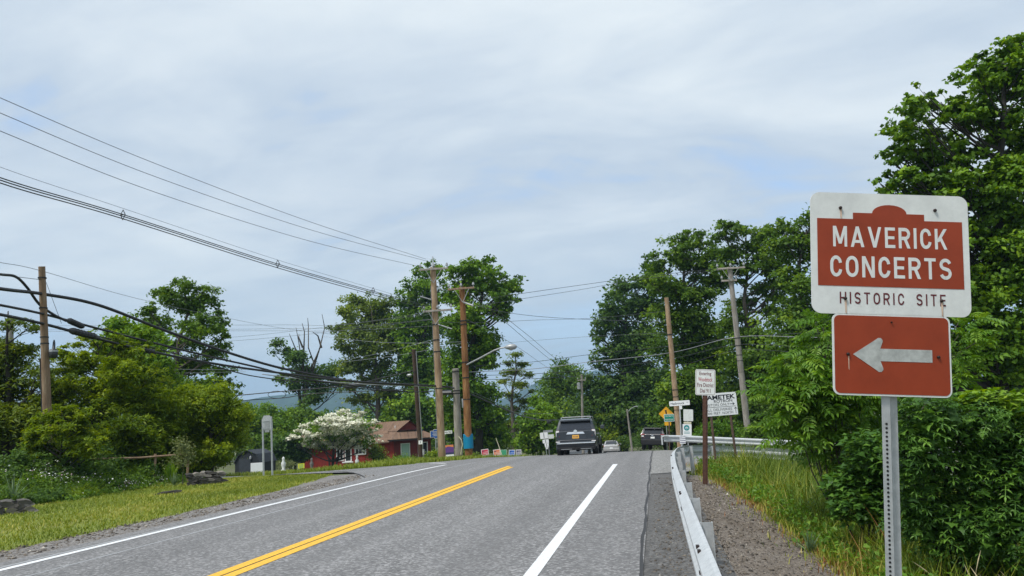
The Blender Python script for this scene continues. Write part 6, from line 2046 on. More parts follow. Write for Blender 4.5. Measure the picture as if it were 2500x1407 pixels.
tree('tree', 'dense mid green tree directly left of the big concerts sign', 1965, 50,
     [(1905, 552, 34, 20), (1955, 545, 40, 26), (2000, 520, 46, 30), (1920, 600, 46, 34), (1975, 610, 56, 44), (1915, 670, 40, 40), (1970, 700, 60, 50), (1930, 770, 66, 44), (1995, 790, 60, 50), (1925, 850, 66, 46), (1990, 880, 70, 50), (1940, 940, 76, 50), (2010, 970, 70, 56), (1950, 1020, 80, 40), (2060, 680, 60, 60), (2080, 800, 70, 80), (2100, 920, 80, 80), (2050, 570, 50, 50)],
     36000, 0.24, 'leaf_mid', 63, 'trees on the right', 'bark', top=(1970, 560), r0=0.34, clump=0.28, twigs=5, fill=0.3, dens=True)
tree('maple_tree', 'huge maple towering at the right frame edge behind the concerts sign', 2430, 27,
     [(2455, 130, 60, 36), (2500, 95, 55, 36), (2385, 185, 55, 36), (2450, 210, 70, 45), (2530, 200, 80, 60), (2255, 225, 30, 24), (2235, 270, 60, 34), (2320, 270, 60, 40), (2400, 290, 70, 50), (2210, 335, 58, 36), (2290, 350, 70, 40), (2480, 330, 80, 70), (2180, 395, 50, 30), (2260, 410, 66, 36), (2350, 400, 70, 50), (2150, 450, 40, 20), (2220, 470, 70, 34), (2310, 480, 80, 44), (2430, 450, 90, 70), (2530, 440, 90, 90), (2180, 530, 70, 40), (2300, 580, 90, 60), (2420, 570, 90, 70), (2220, 650, 90, 60), (2440, 690, 90, 70), (2340, 720, 90, 70), (2530, 640, 90, 100), (2220, 770, 90, 70), (2430, 810, 90, 70), (2320, 850, 90, 70), (2540, 820, 90, 100), (2220, 890, 90, 70), (2440, 920, 90, 60), (2140, 830, 60, 60), (2340, 970, 100, 60), (2120, 700, 50, 60)],
     80000, 0.165, 'leaf_maple', 64, 'trees on the right', 'bark_dark', top=(2450, 150), r0=0.34, aspect=0.72, flat=0.4, clump=0.24, twigs=4, fill=0.3, shell=0.5, spread=0.6, dens=True)
# undergrowth at the foot of the right hand trees
for i, (b, d, lab, bl, mt) in enumerate((
        (1760, 48, 'ferny low bush between the sign posts and the grey pole', [(1745, 1050, 36, 18), (1780, 1058, 40, 16), (1720, 1062, 34, 14)], 'leaf_fresh'),
        (1870, 44, 'low leafy bush on the bank right of the grey pole', [(1860, 1055, 40, 20), (1900, 1050, 40, 24), (1930, 1060, 40, 24)], 'leaf_mid'),
        (1560, 76, 'low dark bushes behind the plum crossover', [(1530, 1078, 22, 16), (1560, 1082, 24, 16), (1590, 1082, 24, 18), (1620, 1080, 24, 18), (1575, 1060, 26, 18), (1610, 1055, 26, 20)], 'leaf_dark'),
        (1655, 62, 'small bright bush under the green town sign', [(1648, 1052, 16, 16), (1632, 1062, 12, 12), (1662, 1062, 18, 14)], 'leaf_bright'),
        (1800, 24.2, 'green bush leaning over the near guardrail past the sign posts', [(1830, 1104, 30, 10), (1880, 1104, 34, 12), (1930, 1108, 40, 16), (1800, 1106, 24, 7)], 'leaf_mid'),
        (2010, 20, 'leafy bush behind the near guardrail under the sumac', [(1990, 1122, 40, 16), (2060, 1110, 40, 24), (2110, 1100, 50, 30)], 'leaf_dark'))):
    tree('bush', lab, b, d, bl, 4500, 0.16 if d > 30 else 0.11, mt, 70 + i, 'bushes on the right bank', 'bark_dark', r0=0.04, clump=0.4, cat='bush', twigs=3)

# dogwood in flower
Dg = tree('dogwood_tree', 'spreading tree covered in white blossom before the red house', 812, 88,
     [(835, 1022, 56, 14), (795, 1040, 56, 16), (865, 1042, 60, 18), (755, 1062, 46, 14), (820, 1062, 70, 16), (885, 1068, 46, 14), (715, 1078, 22, 8), (780, 1085, 62, 14), (850, 1088, 56, 14), (905, 1080, 22, 9), (900, 1098, 20, 8)],
     5000, 0.26, 'leaf_bright', 80, None, 'bark_dark', top=(820, 1040), r0=0.16, flat=0.4, clump=0.35, twigs=4, rb=0.6)
rngd = np.random.default_rng(80)
loc = np.array(Dg.location)
Bd = px_blobs([(835, 1018, 58, 15), (795, 1036, 58, 17), (865, 1038, 62, 18), (752, 1060, 48, 15), (820, 1058, 72, 17), (885, 1064, 48, 14), (712, 1075, 22, 8), (780, 1082, 64, 14), (850, 1085, 58, 14), (898, 1096, 22, 8), (925, 1078, 14, 6)], 87.4, rngd)
foliage('blossom', [(b[0] - loc[0], b[1] - loc[1], b[2] - loc[2] + 0.05, *b[3:]) for b in Bd], 15000, 0.25, M['blossom'], Dg, 81, flat=0.45, up=1.1, aspect=0.75, clump=0.24, shell=0.55)
for s in (-1, 0.2, 1.2):
    MB().tube([(s * 0.25, 0, -0.3), (s * 0.45, 0.1, 1.0), (s * 1.0, 0.2, 2.4)], [0.13, 0.10, 0.06], 7).build('stem', M['bark'], Dg)
tree('conifer_shrub', 'small dark conifer shrub between the house windows', 918, 88, [(918, 1095, 14, 18), (918, 1112, 22, 16), (930, 1122, 22, 10)], 2600, 0.18, 'needle', 82, None, 'bark_dark', r0=0.06, clump=0.4, cat='shrub')
for i, (px, d, lab, bl) in enumerate(((1062, 66, 'low yellow green shrub at the foot of the historic marker', [(1062, 1110, 22, 7)]), (1100, 60, 'small shrub under the purple banner board', [(1095, 1118, 18, 6)]), (990, 84, 'strip of low plants below the house windows', [(975, 1122, 40, 4), (1015, 1121, 30, 4)]), (1130, 56, 'grassy shrub at the base of the orange pole', [(1128, 1112, 14, 6), (1158, 1114, 16, 5)]), (700, 82, 'pale flowering shrub row by the garden statue', [(700, 1135, 24, 8), (670, 1138, 26, 8)]))):
    tree('shrub', lab, px, d, bl, 1400, 0.14, ('leaf_yellow', 'leaf_mid', 'leaf_bright', 'leaf_olive', 'leaf_grey')[i], 90 + i, 'shrubs round the junction', 'bark_dark', r0=0.03, clump=0.5, cat='shrub', twigs=2)

# ================================================================== NEAR SHRUBS WITH LEAVES OF THEIR OWN
def leaflet(L, W, P, T, Nn, vs, fs, cup=0.12):
    """one pointed leaf of six corners and a folded midrib"""
    T = T.normalized(); Nn = (Nn - T * Nn.dot(T)).normalized(); B = Nn.cross(T)
    b = len(vs)
    drop = -Nn * (L * 0.10)
    vs += [P, P + T * L * 0.35 + B * W * 0.5 + Nn * L * cup, P + T * L * 0.72 + B * W * 0.36 + Nn * L * cup * 0.6, P + T * L + drop,
           P + T * L * 0.72 - B * W * 0.36 + Nn * L * cup * 0.6, P + T * L * 0.35 - B * W * 0.5 + Nn * L * cup, P + T * L * 0.5]
    fs += [(b, b + 6, b + 1), (b + 1, b + 6, b + 2), (b + 2, b + 6, b + 3), (b + 3, b + 6, b + 4), (b + 4, b + 6, b + 5), (b + 5, b + 6, b)]


def frond_mesh(name, seed, n=6, L=0.42, mat='leaf_fresh', wl=0.26, tint0=0.5):
    """pinnate leaf: a drooping rib with paired leaflets"""
    rng = random.Random(seed)
    vs, fs = [], []
    def rib(t):
        return Vector((L * t, 0, 0.25 * L * t - 0.42 * L * t * t))
    for i in range(n):
        t = 0.22 + 0.70 * i / (n - 1)
        P = rib(t); d = (rib(t + 0.02) - P).normalized()
        for s in (-1, 1):
            T = (d * 0.45 + Vector((0, s, -0.25 + rng.uniform(-0.15, 0.15)))).normalized()
            leaflet(L * rng.uniform(0.26, 0.34), L * 0.26 * wl / 0.26 * rng.uniform(0.36, 0.46), P, T, Vector((0, 0, 1)), vs, fs)
    leaflet(L * 0.32, L * 0.11, rib(0.96), (rib(1.0) - rib(0.95)), Vector((0, 0, 1)), vs, fs)
    k = len(vs)
    # rib as a thin strip
    for i in range(5):
        a, b = rib(i / 5), rib((i + 1) / 5)
        j = len(vs)
        vs += [a + Vector((0, 0.004, 0)), b + Vector((0, 0.003, 0)), b - Vector((0, 0.003, 0)), a - Vector((0, 0.004, 0))]
        fs.append((j, j + 1, j + 2, j + 3))
    me = bpy.data.meshes.new(name)
    me.from_pydata([tuple(v) for v in vs], [], fs)
    me.update()
    a = me.attributes.new('tint', 'FLOAT', 'POINT')
    tv = []
    for i in range(len(vs)):
        tv.append(tint0 + 0.16 * math.sin(i // 7 * 2.3 + seed))
    a.data.foreach_set('value', np.clip(np.array(tv, np.float32), 0, 1))
    me.materials.append(M[mat])
    return me


def lobed_mesh(name, seed, L=0.12, mat='leaf_maple', tint0=0.5):
    """broad lobed leaf, folded along its rib"""
    rng = random.Random(seed)
    out = [(0, 0), (0.30, 0.20), (0.22, 0.42), (0.52, 0.34), (0.62, 0.16), (1.0, 0.0)]
    vs = [Vector((0, 0, 0)), Vector((0.5 * L, 0, -0.01 * L)), Vector((L, 0, -0.16 * L))]
    fs = []
    for s in (-1, 1):
        b = len(vs)
        for x, y in out[1:-1]:
            vs.append(Vector((x * L * rng.uniform(0.93, 1.07), s * y * L * 1.05, (0.10 * y - 0.14 * x * x) * L)))
        ring = [0, b, b + 1, b + 2, b + 3, 2]
        for i in range(5):
            f = (ring[i], ring[i + 1], 1)
            fs.append(f if s < 0 else f[::-1])
    me = bpy.data.meshes.new(name)
    me.from_pydata([tuple(v) for v in vs], [], fs)
    me.update()
    a = me.attributes.new('tint', 'FLOAT', 'POINT')
    a.data.foreach_set('value', np.full(len(vs), tint0, np.float32))
    me.materials.append(M[mat])
    return me


def merge_instances(name, mesh_list, mats, mat, parent):
    """many placed copies of a few leaf meshes joined into one object"""
    data = []
    for me in mesh_list:
        co = np.zeros(len(me.vertices) * 3, np.float32); me.vertices.foreach_get('co', co)
        tt = np.zeros(len(me.vertices), np.float32); me.attributes['tint'].data.foreach_get('value', tt)
        me.calc_loop_triangles()
        tr = np.zeros(len(me.loop_triangles) * 3, np.int32); me.loop_triangles.foreach_get('vertices', tr)
        data.append((co.reshape(-1, 3), tt, tr.reshape(-1, 3)))
    VV, FF, TT, off = [], [], [], 0
    for mi, mx, dt in mats:
        co, tt, tr = data[mi]
        VV.append(co @ mx[:3, :3].T + mx[:3, 3]); FF.append(tr + off); TT.append(np.clip(tt + dt, 0, 1)); off += len(co)
    return tri_mesh(name, np.concatenate(VV), np.concatenate(FF), mat, parent, np.concatenate(TT))


def leafy_bush(name, label, cat, basepx, d, blobs, meshes, mat, n_parts, n_bulk, seed, scale=1.0, part='leaf', group=None, up=0.5, stem='bark', outw=1.0):
    rng = np.random.default_rng(seed)
    B = px_blobs(blobs, d, rng, jit=0.35)
    f = foot(basepx, d)
    root = thing(name, label, cat, f, group=group)
    loc = np.array(f)
    Bl = np.array([(b[0] - loc[0], b[1] - loc[1], b[2] - loc[2], b[3], b[4], b[5]) for b in B])
    wgt = (Bl[:, 3] * Bl[:, 5]); wgt = wgt / wgt.sum()
    view = unit(np.array([[-f[0], -f[1], 0.0]]))[0]
    items = []
    for i in range(n_parts + n_bulk):
        b = Bl[rng.choice(len(Bl), p=wgt)]
        for _ in range(20):
            dr = unit(rng.normal(size=(1, 3)))[0]
            if i >= n_parts or dr @ view > 0.15:
                break
        r = rng.uniform(0.72, 1.22) if i < n_parts else rng.uniform(0.15, 1.15) ** 0.6
        P = b[:3] + dr * b[3:] * r
        az = math.atan2(dr[1], dr[0]) + rng.normal() * 0.7
        T = Vector((math.cos(az) * outw, math.sin(az) * outw, rng.normal(0.1, 0.35)))
        Nn = Vector((0, 0, 1)) + Vector(dr) * 0.5 + Vector(rng.normal(size=3)) * 0.35
        T.normalize(); Nn = (Nn - T * Nn.dot(T)).normalized(); Bv = Nn.cross(T)
        s = scale * rng.uniform(0.5, 1.3)
        mx = Matrix(((T.x * s, Bv.x * s, Nn.x * s, P[0]), (T.y * s, Bv.y * s, Nn.y * s, P[1]), (T.z * s, Bv.z * s, Nn.z * s, P[2]), (0, 0, 0, 1)))
        items.append((int(rng.integers(len(meshes))), mx))
    for mi, mx in items[:n_parts]:
        o = bpy.data.objects.new(part, meshes[mi]); COL.objects.link(o)
        o.parent = root
        o.matrix_basis = mx
    stuff(merge_instances('foliage', meshes, [(mi, np.array(mx), float(rng.normal(0, 0.16))) for mi, mx in items[n_parts:]], M[mat], root))
    mb = MB()
    for b in Bl:
        e = Vector(b[:3])
        mid = Vector((e.x * 0.45 + rng.normal() * 0.1, e.y * 0.45, e.z * 0.6))
        mb.tube([(rng.normal() * 0.1, rng.normal() * 0.1, -0.1), mid, e], [0.013, 0.010, 0.006], 6, False)
        for _ in range(4):
            q = e + Vector(unit(rng.normal(size=(1, 3)))[0] * b[3:] * 0.8)
            mb.tube([mid.lerp(e, 0.6), q], [0.010, 0.004], 4, False)
    mb.build('branches', M[stem], root)
    return root


fm = [frond_mesh('frond', k, 5 + k % 3, 0.40, 'leaf_fresh', tint0=0.35 + 0.09 * k) for k in range(5)]
leafy_bush('sumac_bush', 'fresh green sumac with long drooping compound leaves left of the arrow plate', 'bush', 2070, 12.4,
           [(1915, 915, 40, 36), (1900, 960, 34, 30), (1955, 900, 36, 40), (1925, 985, 48, 40), (1985, 950, 52, 56), (2020, 850, 44, 50), (2010, 800, 34, 34), (1950, 1045, 56, 44), (1990, 1020, 60, 50), (2040, 960, 60, 70), (2040, 1070, 70, 50), (2090, 1040, 60, 70), (2320, 905, 44, 40), (2110, 960, 60, 80), (2080, 1120, 50, 40), (2100, 1170, 50, 50), (2340, 820, 50, 60)],
           fm, 'leaf_fresh', 240, 900, 101, 0.86)
lm = [lobed_mesh('lobed_leaf', k, 0.13, 'leaf_shrub', 0.22 + 0.10 * k) for k in range(6)]
fm2 = [frond_mesh('frond', 60 + k, 3, 0.19, 'leaf_shrub', tint0=0.30 + 0.12 * k) for k in range(4)]
lb = [lobed_mesh('lobed_leaf', 20 + k, 0.13, 'leaf_bright', 0.45 + 0.08 * k) for k in range(5)]
leafy_bush('shrub', 'dark shrub with broad lobed leaves right of the sign post', 'shrub', 2330, 9.0,
           [(2260, 1010, 60, 50), (2350, 1030, 80, 60), (2450, 1060, 80, 70), (2240, 1090, 60, 60), (2320, 1130, 80, 70), (2430, 1170, 90, 80), (2500, 1120, 60, 90), (2230, 1180, 50, 60), (2290, 1230, 70, 60), (2380, 1270, 90, 60), (2470, 1300, 90, 80), (2330, 1330, 60, 50), (2240, 1270, 50, 50), (2540, 1250, 60, 90), (2420, 1370, 60, 40), (2490, 1390, 60, 50)],
           lm + fm2, 'leaf_shrub', 290, 7200, 102, 1.0, group='shrubs on the right bank', stem='bark_dark')
leafy_bush('shrub', 'bright climbing leaves draped over the dark shrub at right', 'shrub', 2420, 9.3,
           [(2340, 985, 40, 20), (2400, 975, 50, 26), (2460, 985, 50, 30), (2500, 1000, 40, 30), (2440, 1020, 50, 20)],
           lb, 'leaf_bright', 120, 700, 103, 0.85, group='shrubs on the right bank', stem='bark_dark')
leafy_bush('shrub', 'mid green shrub filling the bank just left of the sign post', 'shrub', 2100, 10.6,
           [(2060, 1190, 46, 36), (2110, 1170, 56, 44), (2140, 1230, 46, 50), (2080, 1240, 50, 40), (2120, 1100, 50, 50), (2200, 1120, 60, 70), (2180, 1210, 50, 60), (2190, 1270, 36, 30)],
           [lobed_mesh('lobed_leaf', 40 + k, 0.13, 'leaf_shrub', 0.3 + 0.1 * k) for k in range(5)], 'leaf_shrub', 200, 4200, 104, 0.85, group='shrubs on the right bank', stem='bark_dark')

# ================================================================== GRASS, WEEDS, STONES
def blades(name, P, h, w, mat, seed, lean=0.5, tint=None, parent=None):
    """grass blades of two faces each, bent over"""
    rng = np.random.default_rng(seed)
    n = len(P)
    a = rng.uniform(0, 2 * PI, n)
    D = np.stack([np.cos(a), np.sin(a), np.zeros(n)], 1)
    S = np.stack([-np.sin(a), np.cos(a), np.zeros(n)], 1)
    h = np.asarray(h) * np.ones(n)
    L = lean * rng.uniform(0.2, 1.2, n) * h
    up = np.array([0, 0, 1.0])
    p0 = P; p1 = P + D * (L * 0.28)[:, None] + up * (h * 0.6)[:, None]; p2 = P + D * L[:, None] + up * h[:, None]
    W = (w * rng.uniform(0.6, 1.3, n))[:, None]
    V = np.stack([p0 - S * W, p0 + S * W, p1 + S * W * 0.8, p1 - S * W * 0.8, p2], 1).reshape(-1, 3)
    b = np.arange(n)[:, None] * 5
    T = np.concatenate([b + np.array([[0, 1, 2]]), b + np.array([[0, 2, 3]]), b + np.array([[3, 2, 4]])], 0)
    if tint is None:
        tint = np.clip(rng.normal(0.45, 0.2, n), 0, 1)
    return tri_mesh(name, V, T, M[mat], parent, np.repeat(tint, 5))


rng = np.random.default_rng(9)
# mown lawn
A, B_ = resample(lawn_near, 200), resample(lawn_far, 200)
n = 64000
u_ = rng.random(n) ** 0.9; v_ = rng.random(n)
ii = np.clip((u_ * 199), 0, 198).astype(int)
fr_ = (u_ * 199 - ii)[:, None]
P2 = (A[ii] * (1 - fr_) + A[ii + 1] * fr_) * (1 - v_[:, None]) + (B_[ii] * (1 - fr_) + B_[ii + 1] * fr_) * v_[:, None]
P2 = P2 + rng.normal(size=P2.shape) * 0.06
P3 = np.concatenate([P2, ground(P2[:, 0], P2[:, 1])[:, None] - 0.01], 1)
patch = 0.58 + 0.26 * np.sin(P2[:, 0] * 1.3 + 1.7 * np.sin(P2[:, 1] * 0.45)) * np.cos(P2[:, 1] * 0.8 + P2[:, 0] * 0.3)
stuff(tag(blades('lawn_grass', P3, rng.uniform(0.03, 0.085, n), 0.010, 'grass', 1, 0.8, np.clip(patch + rng.normal(0, 0.2, n), 0, 1)), 'short mown grass of the left lawn', 'grass'))
# verge grass by the house
n = 16000
t_ = rng.random(n)
P2 = np.stack([np.interp(t_, [0, 0.25, 0.6, 1], [-9.3, -11.3, -15.5, -24]) + rng.normal(0, 0.2, n), np.interp(t_, [0, 0.25, 0.6, 1], [36.4, 34.4, 35.2, 40.0]) + rng.random(n) ** 1.6 * 22], 1)
P3 = np.concatenate([P2, ground(P2[:, 0], P2[:, 1])[:, None] - 0.02], 1)
stuff(tag(blades('verge_grass', P3, rng.uniform(0.06, 0.26, n), 0.018, 'grass', 2, 0.8), 'rough grass of the verge before the poles', 'grass'))
# weeds on the right bank
n = 76000
X = np.empty(n); Y = np.empty(n)
Y = 5.0 + rng.random(n) ** 0.8 * 19.5
xl = np.interp(Y, [4, 6, 8, 11, 14, 18, 22, 25], [2.6, 2.35, 2.15, 2.0, 1.85, 1.5, 1.1, 1.0])
X = xl + rng.random(n) ** 1.15 * np.interp(Y, [4, 8, 14, 24], [2.6, 4.4, 5.2, 7.0]) - rng.exponential(0.12, n)
P3 = np.stack([X, Y, ground(X, Y) - 0.03], 1)
hgt = rng.gamma(3.2, 0.105, n).clip(0.08, 0.85) * np.interp(Y, [5, 11], [0.55, 1.0]) * np.clip((X - xl + 0.25) / 0.9, 0.25, 1.15)
cl = 0.38 + 0.26 * np.sin(X * 2.1 + 1.3 * np.sin(Y * 0.9)) * np.cos(Y * 1.1 - X)
edge = np.exp(-np.clip(X - xl, 0, None) / 0.35)
tw = np.clip(cl + rng.normal(0, 0.16, n) + edge * rng.random(n) * 0.55, 0, 1)
stuff(tag(blades('weeds', P3, hgt, 0.0075, 'weeds', 3, 0.75, tw), 'tall mixed grass and weeds on the right bank', 'weeds'))
# broad weed leaves among the grass
k = 2600
X = xl[:k] + 0.15 + rng.random(k) * 3.2; Y = Y[:k]
wb = [(x, y, gz(x, y) + 0.17, 0.2, 0.2, 0.17) for x, y in zip(X, Y)]
o, _, _ = foliage('weed_leaves', wb, 42000, 0.08, M['leaf_fresh'], None, 4, flat=0.8, clump=0.9, shell=0.1, aspect=0.5, ncl=2600)
stuff(tag(o, 'broad leaved weeds among the grass of the right bank', 'weeds'))
# seed heads by the sign
n = 130
Y = rng.uniform(5.0, 9.5, n); X = rng.uniform(3.0, 5.6, n)
mb = MB()
for x, y in zip(X, Y):
    z = gz(x, y); h = rng.uniform(0.5, 0.95); a = rng.uniform(0, 2 * PI); l = rng.uniform(0.1, 0.5)
    pts = [(x + math.cos(a) * l * t * t, y + math.sin(a) * l * t * t, z + h * t) for t in (0, 0.4, 0.75, 0.88, 1.0)]
    mb.tube(pts, [0.002, 0.002, 0.0018, 0.006, 0.001], 4, False)
M['straw'] = solid('straw', (0.36, 0.31, 0.18), 0.9, 0, 0.3)
stuff(tag(mb.build('grass_stalks', M['straw'], None), 'dry seed stalks standing round the sign post', 'grass'))


def pebbles(name, P, r, mat, seed, label):
    rng = np.random.default_rng(seed)
    n = len(P)
    base = np.array([(1, 0, 0), (-1, 0, 0), (0, 1, 0), (0, -1, 0), (0, 0, 1), (0, 0, -1)], float)
    s = r[:, None] * rng.uniform(0.55, 1.3, (n, 3)); s[:, 2] *= 0.55
    a = rng.uniform(0, 2 * PI, n)
    L = base[None] * s[:, None, :]
    L = L + rng.normal(size=L.shape) * r[:, None, None] * 0.18
    c, sn = np.cos(a)[:, None], np.sin(a)[:, None]
    V = np.stack([L[..., 0] * c - L[..., 1] * sn, L[..., 0] * sn + L[..., 1] * c, L[..., 2]], -1) + P[:, None, :]
    f = np.array([(0, 2, 4), (2, 1, 4), (1, 3, 4), (3, 0, 4), (2, 0, 5), (1, 2, 5), (3, 1, 5), (0, 3, 5)])
    T = (np.arange(n)[:, None, None] * 6 + f[None]).reshape(-1, 3)
    o = tri_mesh(name, V.reshape(-1, 3), T, M[mat], None, np.repeat(np.clip(rng.normal(0.35, 0.28, n), 0, 1), 6))
    return stuff(tag(o, label, 'gravel'))


M['pebble'] = tintmat('pebble', [(0.0, (0.07, 0.062, 0.055)), (0.6, (0.18, 0.15, 0.118)), (0.85, (0.28, 0.243, 0.195)), (1.0, (0.50, 0.46, 0.40))], 0.95)
n = 12000
Y = 4.5 + rng.random(n) ** 1.5 * 15; X = 0.75 + rng.random(n) * (np.interp(Y, [4, 6, 8, 11, 14, 18, 20], [3.3, 3.3, 3.3, 2.9, 2.5, 1.95, 1.4]) - 0.75)
pebbles('bank_pebbles', np.stack([X, Y, ground(X, Y) + 0.006], 1), rng.gamma(2.2, 0.0055, n), 'pebble', 5, 'loose stones and chips on the bank beside the guardrail')
n = 6500
Y = 5 + rng.random(n) * 20; X = -9.15 - rng.random(n) ** 1.2 * 0.95
pebbles('strip_pebbles', np.stack([X, Y, ground(X, Y) + 0.006], 1), rng.gamma(2.0, 0.0065, n), 'pebble', 6, 'loose gravel along the left road edge')

n = 6000
Y = 4.5 + rng.random(n) ** 1.4 * 15; X = -0.2 + rng.random(n) ** 0.7 * 0.95
pebbles('shoulder_grit', np.stack([X, Y, ground(X, Y) + 0.010], 1), rng.gamma(2.0, 0.0045, n), 'pebble', 8, 'loose grit on the rough shoulder along the right road edge')
# timber lying by the sign posts
a, b = onground(1736, 1156), onground(1830, 1154)
c = (a + b) / 2
ob = MB().box((0, 0, 0.03), (float(np.linalg.norm(b - a)), 0.09, 0.08)).build('timber_beam', M['pole_grey'], None, bevel=0.01)
ob.location = tuple(map(float, c)); ob.rotation_euler = (0, -math.atan2(b[2] - a[2], np.linalg.norm((b - a)[:2])), math.atan2(b[1] - a[1], b[0] - a[0]))
tag(ob, 'pale weathered timber lying at the feet of the black lettered sign', 'timber')


def edge_spot(px, back):
    """a spot on the ground that many metres behind the far edge of the lawn"""
    E_ = resample(lawn_far[:5], 160)
    ex = np.array([proj((x, y, gz(x, y)))[0] for x, y in E_])
    x0, y0 = E_[int(np.argmin(abs(ex - px)))]
    k = 1 + back / np.hypot(x0, y0)
    return [x0 * k, y0 * k, gz(x0 * k, y0 * k)]


def sword_plant(name, label, px, d, n, L, seed, mat='blade', group=None, wide=0.022, emin=0.15):
    f = np.array(px, float) if isinstance(px, list) else (foot(px, d) if not isinstance(px, tuple) else onground(*px))
    root = thing(name, label, 'plant', f, group=group)
    rng = random.Random(seed)
    for i in range(n):
        a = rng.uniform(0, 2 * PI); e = rng.uniform(emin, 1.42); l = L * rng.uniform(0.7, 1.15)
        D = Vector((math.cos(a), math.sin(a), 0)); S = Vector((-math.sin(a), math.cos(a), 0))
        vs, fs = [], []
        for k in range(4):
            t = k / 3
            p = D * (math.cos(e) * l * t) + Vector((0, 0, math.sin(e) * l * t - 0.28 * l * t * t * math.cos(e)))
            w = wide * (1 - t * 0.95) * (1.0 if k else 0.8)
            vs += [p - S * w, p + Vector((0, 0, -w * 0.5)), p + S * w]
        for k in range(3):
            for j in range(2):
                q = k * 3 + j
                fs.append((q, q + 1, q + 4, q + 3))
        me = bpy.data.meshes.new('leaf'); me.from_pydata([tuple(v) for v in vs], [], fs); me.update()
        at_ = me.attributes.new('tint', 'FLOAT', 'POINT'); at_.data.foreach_set('value', np.full(len(vs), rng.uniform(0.2, 0.95), np.float32))
        me.materials.append(M[mat]); link('leaf', me, root)
    return root


sword_plant('yucca_plant', 'spiky yucca at the weed edge left of the sign post, the rounder one', (1978, 1352), 0, 34, 0.34, 1, group='yuccas on the right bank')
sword_plant('yucca_plant', 'spiky yucca nearest the sign post with a few blades flopped over', (2072, 1372), 0, 26, 0.36, 2, group='yuccas on the right bank')
sword_plant('yucca_plant', 'large pale yucca clump at the left frame edge on the stones', edge_spot(30, 0.5), 0, 40, 0.85, 3, group='yuccas on the left bank', wide=0.03)
sword_plant('iris_clump', 'upright iris clump beside the stone wall end', 416, 26.3, 120, 0.80, 4, 'leaf_bright', wide=0.024, emin=1.12)
sword_plant('iris_clump', 'pale drooping daylily clump at the foot of the iris', 424, 25.4, 44, 0.50, 5, 'blade', wide=0.022)

# dry stone wall
def stone_mesh(seed, sx, sy, sz):
    rng = random.Random(seed)
    pr = []
    n = 7
    for k in range(n):
        a = 2 * PI * k / n + rng.uniform(-0.2, 0.2)
        pr.append((math.cos(a) * sx * rng.uniform(0.42, 0.56), math.sin(a) * sz * rng.uniform(0.40, 0.56)))
    vs = [(x, -sy / 2 * rng.uniform(0.8, 1.0), z) for x, z in pr] + [(x * 0.9, sy / 2, z * 0.9) for x, z in pr]
    fs = [tuple(range(n)), tuple(range(2 * n - 1, n - 1, -1))] + [(i, n + i, n + (i + 1) % n, (i + 1) % n) for i in range(n)]
    me = bpy.data.meshes.new('stone'); me.from_pydata(vs, [], fs); me.update()
    a = me.attributes.new('tint', 'FLOAT', 'POINT'); a.data.foreach_set('value', np.full(len(vs), rng.random() ** 1.5, np.float32))
    me.materials.append(M['stone'])
    return me


def stone_heap(name, label, x0, x1, ybase, d, rows, seed, slab=True):
    rng = random.Random(seed)
    f = foot((x0 + x1) / 2, d)
    root = thing(name, label, 'stone wall', f, (0, 0, math.atan2(-f[0], f[1])))
    Wd = (x1 - x0) * d / F
    meshes = [stone_mesh(seed * 50 + k, rng.uniform(0.24, 0.42), 0.34, rng.uniform(0.09, 0.14)) for k in range(9)]
    for r in range(rows):
        x = -Wd / 2 + rng.uniform(0, 0.1)
        while x < Wd / 2:
            o = bpy.data.objects.new('stone', meshes[rng.randrange(9)]); COL.objects.link(o)
            o.parent = root
            o.location = (x, rng.uniform(-0.05, 0.05) + r * 0.012, 0.02 + r * 0.082 + rng.uniform(-0.012, 0.012))
            o.rotation_euler = (rng.uniform(-0.15, 0.15), rng.uniform(-0.14, 0.14), rng.uniform(-0.2, 0.2))
            x += rng.uniform(0.13, 0.22)
    return root


stone_heap('stone_wall', 'stub of dry stacked slate wall at the lawn corner before the shed', 466, 540, 1170, 25.2, 5, 3)
stone_heap('stone_wall', 'low heap of flat slate stones under the yucca at left', -20, 72, 1228, 18.2, 4, 7)
ob = stone_mesh(999, 0.95, 0.30, 0.13); o_ = bpy.data.objects.new('flat_stone', ob); COL.objects.link(o_)
p = onground(408, 1207); o_.location = tuple(map(float, p + np.array([0, 0, 0.03]))); o_.rotation_euler = (0, R(-6), R(30)); tag(o_, 'long flat slate edging stone beside the yellow moss cushion', 'stone')

# flower bed
def bed(name, label, cat, zones, n, size, mat, seed, kind='stuff', aspect=0.5, up=0.6, k=40):
    """zones: (px along the lawn edge, metres behind the edge, half length, height)"""
    rng = np.random.default_rng(seed)
    E_ = resample(lawn_far[:5], 120)
    epx = np.array([proj((x, y, gz(x, y)))[0] for x, y in E_])
    bl = []
    for px, back, half, h in zones:
        i = int(np.argmin(abs(epx - px)))
        x0, y0 = E_[i]
        ux, uy = np.array([x0, y0]) / np.hypot(x0, y0)
        for _ in range(k):
            a, b = rng.uniform(-half, half), back + rng.normal() * 0.25
            x, y = x0 + ux * b - uy * a, y0 + uy * b + ux * a
            hh = h * rng.uniform(0.7, 1.2)
            bl.append((x, y, gz(x, y) + hh * 0.45, 0.26, 0.26, hh * 0.55))
    o, _, _ = foliage(name, bl, n, size, M[mat], None, seed, flat=0.7, up=up, clump=0.5, shell=0.3, aspect=aspect)
    return stuff(tag(o, label, cat)) if kind == 'stuff' else tag(o, label, cat)


